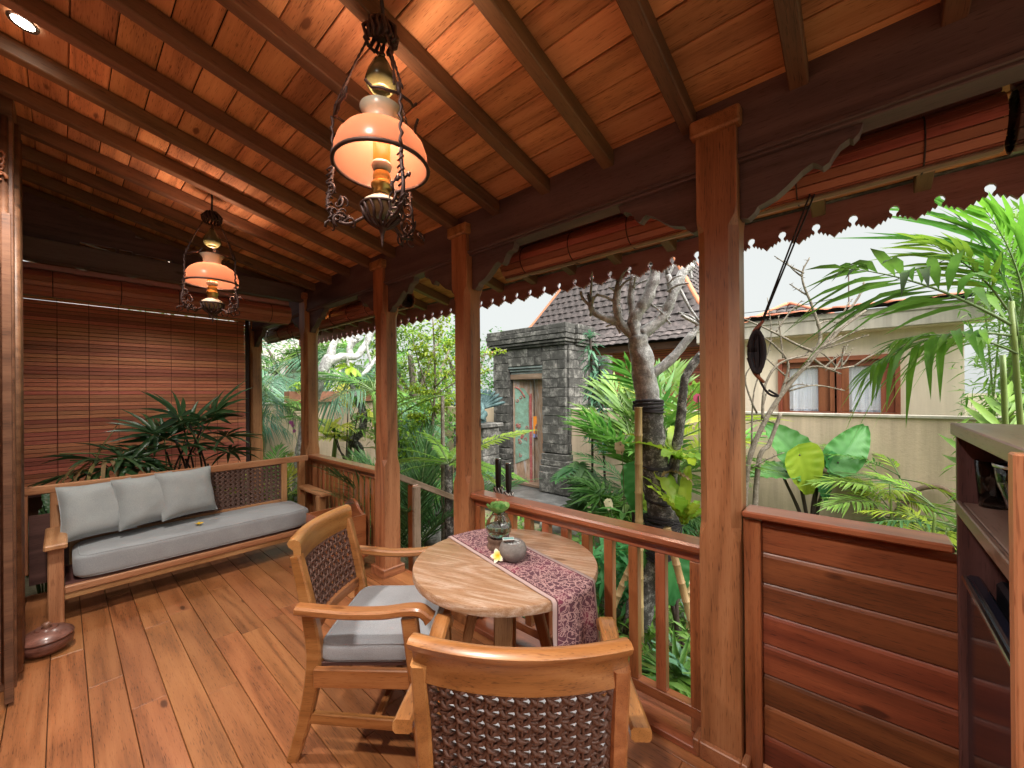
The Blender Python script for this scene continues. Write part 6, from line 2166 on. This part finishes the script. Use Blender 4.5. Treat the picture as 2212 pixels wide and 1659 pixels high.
# ---- right of the gate
def whorl(label, x, y, z, pts, seed):
    R = random.Random(seed)
    t = thing('dracaena', label, 'plant', (x, y, z))
    q = bez(pts, 8)
    MB().tube(q, .018, 7).build('stem', M['darkstem'], t)
    mb = MB()
    m = len(q)
    for i in range(m // 3, m):
        for k in range(8):
            a = R.uniform(0, 6.28)
            d = Vector((math.cos(a), math.sin(a), R.uniform(-.5, .55) if i < m - 2 else R.uniform(.2, 1.4)))
            leaflet(mb, q[i], d, Vector((0, 0, 1)), .21 * R.uniform(.8, 1.15), .042, .5, .2, 2)
    mb.build('foliage', G['blue'] if seed % 2 else G['palmd'], t)
    return t
whorl('tall dark dracaena column with whorled leaves at the gate right corner', 5.0, 2.88, G0, [(5.0, 2.9, G0), (4.98, 2.88, .8), (4.96, 2.86, 1.6), (4.93, 2.87, 2.30)], 1)
whorl('shorter dracaena column with whorled leaves right of the taller one', 5.05, 2.75, G0, [(5.08, 2.72, G0), (5.05, 2.74, .7), (5.03, 2.75, 1.3), (5.0, 2.77, 1.92)], 3)
palm('areca_palm', 'big glossy areca palm with broad leaflets between the gate and the frangipani trunk', 'palm', 4.42, 1.98, G0, ['broad', 'broad', 'areca'], 22, 1.0, 1.25, .02, (.25, 1.4), seed=31, stems=5)
palm('areca_palm', 'yellow-green palm fronds standing behind the frangipani trunk', 'palm', 4.75, 1.55, G0, ['arecalime', 'broad'], 14, 1.05, 1.5, .03, (.5, 1.4), seed=33, stems=3)
palm('bamboo_palm', 'darker bamboo palm with narrow leaflets before the beige wall right of the gate', 'palm', 4.9, 2.3, G0, ['arecadeep', 'grass'], 16, .8, .7, .02, (-.1, 1.2), seed=32, stems=4)
palm('fan_palm', 'small fan palm with pale splayed leaves low behind the railing', 'palm', 4.3, 2.2, G0, ['fanlime'], 9, 1.1, .65, .02, (-.2, .9), seed=36, leaf='fan_leaf', stems=3)
def monstera_mesh(name, mat, L=.34, W=.34):
    mb = MB()
    n = 9
    for s in (-1, 1):
        for i in range(n):
            t0 = i / n
            w = W / 2 * math.sin(PI * (t0 * .84 + .12)) ** .55
            p = Vector((L * t0 * .9, 0, -.06 * t0 * t0))
            a = math.radians(lerp(115, 28, t0))
            d = Vector((math.cos(a), s * math.sin(a), .12))
            leaflet(mb, p, d, Vector((0, 0, 1)), w * 1.15, L / n * 1.25, .25, .05, 3)
        vs = [(0, 0, 0), (L * .3, 0, 0), (L * .62, 0, -.02), (L * .9, 0, -.05), (L * .62, s * W * .14, 0), (L * .3, s * W * .25, .01), (-.02, s * W * .17, .0)]
        mb.add(vs, [(0, 1, 5, 6), (1, 2, 4, 5), (2, 3, 4)], True)
    return mb.data(name, mat)
mst = thing('monstera', 'monstera with big split leaves climbing at the foot of the gate plinth', 'plant', (4.95, 3.0, G0))
mm = monstera_mesh('leaf', G['palmd'], .36, .36)
for k, (bx, by, bz, yw, pt_a) in enumerate(((4.86, 3.02, .50, -2.6, -.5), (4.84, 3.03, .28, -2.3, -.8), (4.85, 3.05, .02, -2.4, -.9), (4.93, 2.92, .38, -2.0, -.6), (4.78, 3.10, .46, 2.8, -.4), (4.95, 2.9, .12, -1.8, -.7), (4.8, 3.1, -.1, -2.8, -.8))):
    MB().tube(bez([(4.97, 3.0, G0), (4.97, 2.99, bz * .5), (bx, by, bz)], 4), .008, 6).build('stalk', M['stem'], mst)
    put_leaf('leaf', mst, mm, (bx, by, bz), yw, pt_a, 0, 1.0)
lg = thing('hanging_log', 'short brown log hanging as a planter on the beige wall right of the gate', 'log', (5.85, 3.15, .8))
MB().tube([(5.86, 3.33, .78), (5.86, 3.2, .80), (5.86, 2.95, .80)], [.095, .10, .09], 14).build('log', M['driftwood'], lg)
strap_fern('bird_nest_fern', 'bright bird nest fern sitting on the hanging wall log', 5.8, 3.1, .88, 9, .34, .06, G['fernpale'], 12, (.2, 1.1))

# ---- the near frangipani
nf = thing('frangipani_tree', 'nearest pale-barked frangipani with cut branches, its dark trunk wrapped in black straps', 'tree', (2.93, 1.33, G0))
limb(nf, 'trunk', [(2.93, 1.33, G0 - .05), (2.95, 1.29, -.1), (3.0, 1.16, .3), (2.985, 1.12, .52), (2.93, 1.165, .9), (2.90, 1.185, 1.2), (2.88, 1.20, 1.42)], .105, .095, M['barkdark'], 16, .16)
limb(nf, 'trunk', [(2.885, 1.195, 1.38), (2.87, 1.205, 1.55), (2.845, 1.225, 1.75), (2.82, 1.25, 1.92)], .090, .066, M['bark'], 16, .1)
def B(pts, a, b):
    limb(nf, 'branch', pts, a * .8, b * .8, M['bark'], 10, .2, 6)
    if b > .02:
        mbk = MB()                                  # dark sawn or budding tip with leaf scars
        e = Vector(pts[-1]); d = (e - Vector(pts[-2])).normalized()
        for k in range(4):
            s_ = Vector((RND.uniform(-1, 1), RND.uniform(-1, 1), RND.uniform(-.2, 1))).normalized()
            mbk.tube([e - d * .015, e + (d + s_ * .9).normalized() * RND.uniform(.03, .07)], [b * .55, b * .25], 7)
        tag(mbk.build('bud', M['barkdark'], nf), kind='stuff')
B([(2.83, 1.24, 1.86), (2.80, 1.265, 2.02), (2.83, 1.19, 2.16), (2.86, 1.14, 2.30), (2.85, 1.12, 2.42)], .072, .048)
B([(2.81, 1.26, 1.9), (2.74, 1.34, 2.02), (2.70, 1.35, 2.14), (2.69, 1.33, 2.30)], .05, .03)
B([(2.74, 1.34, 2.02), (2.66, 1.44, 2.06), (2.60, 1.50, 2.12), (2.585, 1.50, 2.17)], .034, .024)
B([(2.60, 1.48, 2.12), (2.555, 1.54, 2.19), (2.53, 1.55, 2.25)], .016, .012)
B([(2.70, 1.35, 2.16), (2.64, 1.40, 2.20), (2.60, 1.46, 2.22)], .015, .011)
B([(2.84, 1.22, 1.93), (2.93, 1.10, 2.05), (2.95, 1.03, 2.2), (2.98, .97, 2.36), (3.02, .92, 2.42)], .055, .035)
B([(2.95, 1.03, 2.22), (2.90, 1.05, 2.35)], .032, .024)
B([(2.80, 1.26, 2.0), (2.77, 1.27, 2.2), (2.78, 1.25, 2.36)], .036, .026)
B([(2.86, 1.2, 1.6), (2.95, 1.07, 1.72), (3.02, .97, 1.86), (3.08, .88, 2.0)], .05, .028)
B([(2.97, 1.0, 2.28), (3.02, .93, 2.1), (3.07, .86, 1.98)], .014, .010)
B([(2.97, .98, 2.06), (3.10, .84, 1.94), (3.16, .79, 1.80), (3.13, .83, 1.66)], .016, .014)
limb(nf, 'branch', [(2.99, 1.1, .6), (3.0, 1.05, .95), (3.0, 1.0, 1.3), (3.02, .97, 1.6), (3.10, .88, 1.78)], .04, .026, M['barkdark'], 9, .25)
R = random.Random(31)
for tip in ((2.69, 1.33, 2.30), (2.585, 1.50, 2.17), (2.85, 1.12, 2.42), (2.78, 1.25, 2.36), (3.02, .92, 2.42), (3.08, .88, 2.0), (2.74, 1.34, 2.04), (2.95, 1.05, 2.1), (2.90, 1.05, 2.33), (3.13, .85, 1.75)):
    for k in range(3):
        p = Vector(tip) + Vector((0, 0, -.05 * k))
        d = Vector((R.uniform(-.6, .3), R.uniform(-.9, .9), R.uniform(-.1, .9))).normalized()
        L_ = R.uniform(.08, .22)
        limb(nf, 'twig', [tuple(p), tuple(p + d * L_ * .5 + Vector((0, 0, .015))), tuple(p + d * L_)], .011, .005, M['bark'], 6, .2, 4)
for zc, cx, cy in ((1.395, 2.887, 1.197), (.97, 2.925, 1.168), (.72, 2.957, 1.14)):
    mb = MB()
    for k in range(5 if zc > 1.2 else 2):
        mb.tube([(cx + .104 * math.cos(a), cy + .104 * math.sin(a), zc - .03 + .016 * k + .012 * math.sin(a + k)) for a in [2 * PI * j / 20 for j in range(21)]], .010, 6)
    mb.build('black_strap', M['blackrope'], nf)
mb = MB()
R = random.Random(5)
for k in range(34):
    zc = .30 + .27 * R.random()
    t = (zc - .30) / .27
    cx, cy = lerp(3.0, 2.98, t), lerp(1.16, 1.13, t)
    ti = R.uniform(-.06, .06)
    rr_ = .125 + .02 * R.random()
    mb.tube([(cx + rr_ * math.cos(a), cy + rr_ * math.sin(a), zc + ti * math.cos(a)) for a in [2 * PI * j / 16 for j in range(17)]], .005, 5)
mb.build('fibre_wrap', M['blackrope'], nf)
strap_fern('bird_nest_fern', 'lime bird nest fern growing from the black fibre wrap of the near frangipani', 2.80, .92, .60, 13, .42, .085, G['lime'], 9, (.55, 1.35), arch=.5)
strap_fern('bird_nest_fern', 'yellowish broad fern on the near frangipani trunk behind the big post', 2.93, 1.0, 1.02, 9, .40, .10, G['lime'], 17, (.1, 1.0))
strap_fern('bromeliad', 'small dark bromeliad strapped to the near frangipani trunk', 2.96, 1.06, .92, 10, .20, .035, G['dry'], 19, (-.3, .9), 'plant')
# bamboo poles propping it
def pole(label, p0, p1, r):
    t = thing('bamboo_pole', label, 'bamboo pole', p0)
    a, b_ = Vector(p0), Vector(p1)
    n = 9
    mb = MB()
    pts, rad = [], []
    for i in range(n):
        q0, q1 = a.lerp(b_, i / n), a.lerp(b_, (i + .94) / n)
        pts += [q0, a.lerp(b_, (i + .03) / n), a.lerp(b_, (i + .5) / n), q1, a.lerp(b_, (i + .97) / n)]
        rad += [r * 1.1, r, r * .98, r, r * 1.12]
    mw, L = frame(a, b_)
    mb.tube([mw.inverted() @ q for q in pts], rad, 12)
    mb.build('culm', M['pole'], t, mw)
pole('upright yellow bamboo pole left of the near frangipani trunk', (2.76, 1.22, G0), (2.745, 1.21, 1.40), .027)
pole('slanting bamboo prop low behind the railing, right of the near trunk', (2.72, .74, -.42), (2.60, .96, .62), .024)
pole('slanting bamboo prop low behind the railing, left of the near trunk', (2.78, 1.55, -.4), (2.93, 1.28, .35), .026)
pole('short green bamboo stake standing in the soil behind the railing', (3.3, 1.05, G0), (3.3, 1.06, .2), .03)
orchid('cream orchid spray in front of the upright bamboo pole', 2.9, 1.40, .55, .55, G['white'], 4, -.06, 2, 1.0)
orchid('pale yellow orchid low behind the railing left of the bamboo pole', 3.34, 1.72, G0 + .35, .62, G['white'], 4, -.08, 3, 1.0)
orchid('deep pink orchid blossom left of the big post at eye height', 3.09, .90, 1.0, .47, G['pink'], 2, .0, 4, .8)
# elephant ears
def ears(label, x, y, z, leaves, mat, seed):
    t = thing('elephant_ear', label, 'plant', (x, y, z))
    for i, (bp, tp, nr, w, lime) in enumerate(leaves):
        MB().tube(bez([(x + .03 * math.cos(i * 2), y + .03 * math.sin(i * 2), z), (lerp(x, bp[0], .35) + .06, lerp(y, bp[1], .35) + .05, lerp(z, bp[2], .55)), (bp[0] + .05, bp[1] + .045, bp[2] - .05), bp], 6), [lerp(.024, .008, k / 18) for k in range(19)], 8).build('stalk', M['darkstem'], t)
        aim_leaf('leaf', t, ear_mesh('leaf', G['lime'] if lime else mat, .5, .42, .13, seed + i), bp, tp, nr, .5, w)
    return t
CV = Vector((-.75, -.66, .12))
ears('elephant ear plant with huge upright green leaves against the wall right of the big post', 5.42, .40, G0,
     [((5.33, .49, .70), (5.10, .72, 1.17), CV + Vector((.1, -.2, .1)), 1.0, 0), ((5.56, .20, .72), (5.80, -.06, 1.17), CV + Vector((-.3, .4, .25)), .72, 0),
      ((5.18, .50, .82), (5.26, .36, .38), CV + Vector((0, 0, .15)), 1.1, 1), ((5.22, .62, .62), (4.95, .90, .66), Vector((-.35, -.3, .9)), .9, 0),
      ((5.50, .28, .76), (5.58, .19, .47), CV + Vector((.3, 0, .4)), .9, 0), ((5.44, .34, .52), (5.50, .26, .28), CV + Vector((0, 0, .6)), .9, 0)], G['alo'], 3)
ears('elephant ear leaves hanging low behind the balusters', 3.05, 1.02, G0,
     [((2.90, 1.19, .40), (2.88, 1.16, -.02), CV, .85, 0), ((2.99, 1.05, .30), (2.96, 1.02, -.10), CV + Vector((.2, -.2, .1)), .9, 0)], G['alo'], 11)
ears('elephant ear leaf behind the upright bamboo pole', 3.15, 1.42, G0,
     [((3.05, 1.36, .86), (3.0, 1.30, .52), CV, .95, 0), ((3.10, 1.28, .70), (3.06, 1.22, .46), CV + Vector((.3, -.3, .2)), .9, 1)], G['alo'], 21)

# ---- right side: driftwood, fine palms, bamboo, bare bougainvillea
dw = thing('driftwood_arch', 'forked brown driftwood branches leaning on the wall below the window', 'driftwood', (5.9, 0, G0))
MB().tube(bez([(5.90, .36, .56), (5.92, .20, .52), (5.92, .02, .35), (5.92, -.12, .12), (5.93, -.2, -.1), (5.93, -.24, G0)], 6), [.03] * 8 + [.036] * 23, 10).build('branch', M['driftwood'], dw)
MB().tube(bez([(5.88, -.18, .0), (5.9, -.30, .25), (5.92, -.42, .45), (5.93, -.60, .50), (5.93, -.72, .36)], 6), [.034] * 12 + [.024] * 13, 10).build('branch', M['driftwood'], dw)
palm('bamboo_palm', 'fine light green bamboo palm right of the elephant ear below the window', 'palm', 5.75, -.30, G0, ['fine', 'areca', 'fine'], 20, .78, 1.05, .014, (-.3, 1.1), seed=41, stems=6)
palm('bamboo_palm', 'fine palm with drooping leaflets beside the cabinet, before the wall', 'palm', 5.0, -.52, G0, ['fine', 'arecadeep'], 14, .72, .95, .014, (-.4, 1.0), seed=43, stems=4)
palm('areca_palm', 'large near palm with long glossy fronds arching in from the right edge above the cabinet', 'palm', 3.55, -.62, G0, ['near'], 1, 1.0, 1.0, .013, (1.2, 1.3), seed=44)
npalm = bpy.data.objects.get('areca_palm')
np_ = [o for o in bpy.data.objects if o.get('label', '').startswith('large near palm')][0]
def aim_frond(base, tip, kind, k, s, roll=0, arch=.3):
    b, t = Vector(base), Vector(tip)
    d = t - b
    yaw = math.atan2(d.y, d.x)
    L = d.length
    pit = math.atan2(d.z, math.hypot(d.x, d.y)) + arch
    put_leaf('frond', np_, fr(kind)[k], base, yaw, pit, roll, L / 1.08 * s)
for base, tip, kd, k, rl in (
        ((3.60, -.66, 1.85), (2.93, .13, 2.12), 'near', 0, .5), ((3.60, -.66, 1.80), (3.02, .06, 1.72), 'neary', 1, .3),
        ((3.55, -.62, 1.95), (3.28, -.24, 2.42), 'neary', 0, .2), ((3.58, -.66, 1.8), (3.45, -.42, 2.60), 'near', 0, -.3), ((3.58, -.66, 1.7), (3.14, -.10, 1.86), 'neary', 1, .2),
        ((3.62, -.7, 1.9), (3.42, -.55, 2.55), 'neary', 0, 0)):
    aim_frond(base, tip, kd, k, 1.0, rl)
for dx, dy, h in ((.0, .0, 2.0), (.10, .05, 1.7), (-.06, -.08, 1.8)):
    MB().tube(bez([(3.60 + dx, -.74 + dy, G0), (3.60 + dx, -.70 + dy, .6), (3.58 + dx * .5, -.64 + dy * .5, h)], 5), .013, 8).build('stem', M['bamboo'], np_)
R = random.Random(12)
for i, (x, y, lb) in enumerate(((5.45, -.95, 'bamboo clump with thin leafy culms at the right, in front of the house corner'), (6.4, -1.25, 'bamboo clump with thin leafy culms behind the cabinet top'), (7.4, -1.75, 'farther bamboo clump filling the gap right of the neighbour house'), (5.0, -1.35, 'bamboo clump nearest the cabinet at the right edge'))):
    t = thing('bamboo_clump', lb, 'bamboo', (x, y, G0), group='bamboo at the right edge')
    mb = MB()
    for k in range(6):
        ox, oy = R.uniform(-.22, .22), R.uniform(-.22, .22)
        lx, ly = R.uniform(-.25, .25), R.uniform(-.25, .25)
        pts = bez([(x + ox, y + oy, G0), (x + ox + lx * .3, y + oy + ly * .3, 1.0), (x + ox + lx, y + oy + ly, 2.9)], 8)
        r0 = .028 if k == 0 else R.uniform(.008, .016)
        MB().tube(pts, [lerp(r0, r0 * .5, j / 16) * (1.12 if j % 2 else 1) for j in range(17)], 8).build('culm', M['bamboo'], t)
        for j in range(5, 17):
            q = pts[j]
            leaf_cloud(mb, (q.x, q.y, q.z), (.26, .26, .16), 26, .17, R, .3, .13)
    mb.build('foliage', G['palm'] if i % 2 else G['fernpale'], t)
bg = thing('bougainvillea', 'bare thorny bougainvillea branches spreading right of the big post before the house', 'shrub', (4.15, .78, G0))
tw = [([(4.10, .85, G0), (4.12, .82, .4), (4.15, .76, .95), (4.30, .56, 1.45), (4.48, .34, 1.78), (4.64, .15, 2.04), (4.80, -.03, 2.22)], .030, .010),
      ([(4.14, .78, G0), (4.20, .72, .8), (4.27, .64, 1.02), (4.33, .56, 1.30)], .024, .016),
      ([(4.46, .36, 1.76), (4.52, .28, 1.98), (4.47, .33, 2.25), (4.42, .40, 2.52), (4.46, .35, 2.7)], .018, .005),
      ([(4.54, .27, 1.88), (4.62, .17, 2.08), (4.76, .02, 2.34), (4.80, -.02, 2.48)], .014, .006),
      ([(4.52, .30, 1.84), (4.40, .44, 1.92), (4.25, .62, 2.05), (4.12, .80, 2.16)], .014, .006),
      ([(4.48, .34, 1.80), (4.58, .22, 1.70), (4.72, .05, 1.72)], .013, .006),
      ([(4.30, .56, 1.46), (4.40, .44, 1.66), (4.50, .30, 1.72), (4.62, .14, 1.65)], .013, .005),
      ([(4.28, .58, 1.38), (4.36, .50, 1.72), (4.28, .58, 1.90), (4.2, .68, 2.0)], .013, .006),
      ([(4.20, .68, 1.25), (4.22, .66, 1.55), (4.30, .56, 1.75), (4.46, .36, 1.83)], .014, .007),
      ([(4.18, .72, 1.3), (4.12, .80, 1.62), (4.20, .70, 1.80)], .010, .004),
      ([(4.16, .76, 1.0), (4.18, .74, 1.5), (4.26, .62, 1.95), (4.24, .64, 2.35)], .009, .003),
      ([(4.56, .25, 1.9), (4.68, .1, 2.0), (4.78, -.02, 2.06)], .010, .004),
      ([(4.36, .5, 1.5), (4.5, .32, 1.55), (4.66, .12, 1.5)], .009, .004)]
R = random.Random(16)
for k in range(26):
    src = tw[R.randrange(9)][0]
    i0 = R.randrange(1, len(src))
    p = Vector(src[i0 - 1]).lerp(Vector(src[i0]), R.random())
    sd2 = Vector((.66, -.75, 0)) * R.choice([-1, 1, 1]) 
    d = (sd2 * R.uniform(.3, 1) + Vector((R.uniform(-.4, .4), R.uniform(-.4, .4), R.uniform(.0, 1.0)))).normalized()
    L_ = R.uniform(.15, .42)
    tw.append(([tuple(p), tuple(p + d * L_ * .5 + Vector((0, 0, .02))), tuple(p + d * L_ + Vector((0, 0, R.uniform(-.05, .08))))], .009, .003))
R = random.Random(6)
for pts, a, b_ in tw:
    limb(bg, 'branch', pts, a, b_, M['twig'], 7, .1, 5)
    q = bez(pts, 5)
    mb = MB()
    for k in range(2, len(q) - 1):
        for _ in range(1):
            d = Vector((R.uniform(-1, 1), R.uniform(-1, 1), R.uniform(-.4, 1))).normalized()
            mb.tube([q[k], q[k] + d * R.uniform(.015, .04)], [.004, .001], 4)
    tag(mb.build('thorns', M['twig'], bg), kind='stuff')

# ---- low planting, rocks
def rock(label, x, y, z, s, seed):
    mb = MB()
    def fn(u, v):
        a, b_ = u * 2 * PI, (v - .5) * PI
        p = Vector((math.cos(b_) * math.cos(a), math.cos(b_) * math.sin(a), math.sin(b_)))
        k = 1 + .28 * noise.noise(p * 1.4 + Vector((seed * 3.1, 0, 0))) + .08 * noise.noise(p * 4 + Vector((seed, 2, 0)))
        return (p.x * s[0] * k, p.y * s[1] * k, p.z * s[2] * k)
    mb.grid(fn, 22, 12)
    o = mb.build('garden_rock', M['rock'], None, T3(x, y, z))
    return tag(o, label, 'rock', 'rocks along the garden path')
rock('smooth grey boulder between the handrail posts at the steps', 2.95, 3.78, -.28, (.17, .15, .16), 1)
rock('dark flat rock at the edge of the gate terrace', 4.72, 3.35, -.40, (.26, .20, .14), 2)
rock('rounded rock right of the flat rock before the gate', 4.75, 2.95, -.38, (.20, .18, .16), 3)
rock('grey rock seen between the last balusters by the big post', 3.6, .98, -.36, (.26, .22, .17), 4)
rock('big grey rock against the wall behind the big post', 4.3, .95, -.36, (.30, .22, .20), 5)
rock('long grey stone beside the steps, behind the handrail', 3.3, 4.35, -.36, (.40, .22, .14), 6)
sb_ = tag(block('stone_block', None, (3.30, 3.95, -.30), (.46, .30, .28), M['rock'], .5, .02), 'square cut stone block between the handrail posts', 'stone block')
sb2 = tag(block('carved_stone', None, (3.55, 4.35, -.15), (.70, .34, .26), M['andesite'], .55, .05), 'dark carved stone slab lying behind the step handrail', 'stone')
R = random.Random(77)
def cover(name, spots, mat, size, asp, n, h):
    mb = MB()
    for (x, y, rx, ry) in spots:
        for k in range(n):
            a, r = R.uniform(0, 6.28), math.sqrt(R.random())
            px, py = x + rx * r * math.cos(a), y + ry * r * math.sin(a)
            leaf_cloud(mb, (px, py, G0 + .03 + R.random() * h), (.05, .05, .05), 5, size, R, .3, asp)
    return tag(mb.build(name, mat), kind='stuff')
cover('undergrowth', [(3.4, 6.7, .7, .5), (2.6, 6.6, .6, .6), (5.5, 2.6, .5, .7), (4.4, 1.5, .7, .7), (5.4, .3, .6, .5), (3.4, 2.2, .9, .6), (2.9, 5.2, .7, .8), (4.2, 5.9, 1.2, 1.2), (4.6, -.6, .8, .5), (5.5, 1.3, .4, .8)], G['shrub'], .11, .45, 120, .30)
cover('undergrowth', [(2.7, .55, .5, .4), (3.2, 1.7, .6, .5), (3.0, .9, .4, .4), (2.5, 1.2, .35, .5), (3.9, 3.6, .6, .4), (5.3, 1.9, .6, .5)], G['palm'], .13, .22, 60, .22)
cover('grass', [(3.0, 2.0, 1.2, 1.6), (2.6, 4.1, .6, 1.0), (3.6, 3.6, .8, 1.2), (4.0, 1.0, 1.2, 1.0)], G['palmd'], .10, .10, 160, .05)
for i, (x, y) in enumerate(((2.62, .62), (2.75, .38), (2.45, .85))):
    palm('fan_palm', ['fan palm seedling low behind the last balusters', 'fan palm seedling low against the board panel', 'fan palm seedling low behind the near chair'][i], 'palm', x, y, G0, ['fanlime'], 9, .8, .18, .012, (-.1, .9), seed=90 + i, leaf='fan_leaf', group='fan palm seedlings behind the railing')
ag = strap_fern('agave', 'pale striped strap-leaved plant behind the last balusters', 2.62, .68, G0, 10, .55, .05, G['blue'], 33, (.6, 1.35), 'plant', arch=.4)
shr = thing('leafy_shrub', 'low glossy shrub at the foot of the bamboo pole behind the railing', 'shrub', (3.2, 1.65, G0))
mb = MB()
for k in range(16):
    leaf_cloud(mb, (3.2 + R.uniform(-.3, .3), 1.65 + R.uniform(-.3, .3), G0 + .35 + R.uniform(-.2, .25)), (.12, .12, .10), 22, .15, R, .4, .35)
mb.build('foliage', G['alo'], shr)
# overhead wire
wr = thing('overhead_wire', 'thin black wire sagging across the sky at the right', 'wire', (8, .5, 3))
MB().tube(bez([(9.5, 2.2, 3.15), (8.5, .6, 3.0), (7.6, -.6, 3.1), (6.6, -1.8, 3.5)], 8), .006, 5).build('strand', M['blackrope'], wr)
for o in list(bpy.data.objects):
    if o.type == 'MESH' and o.data.polygons and o.get('kind') is None and o.name.startswith(('fan_leaf', 'frond')):
        pass
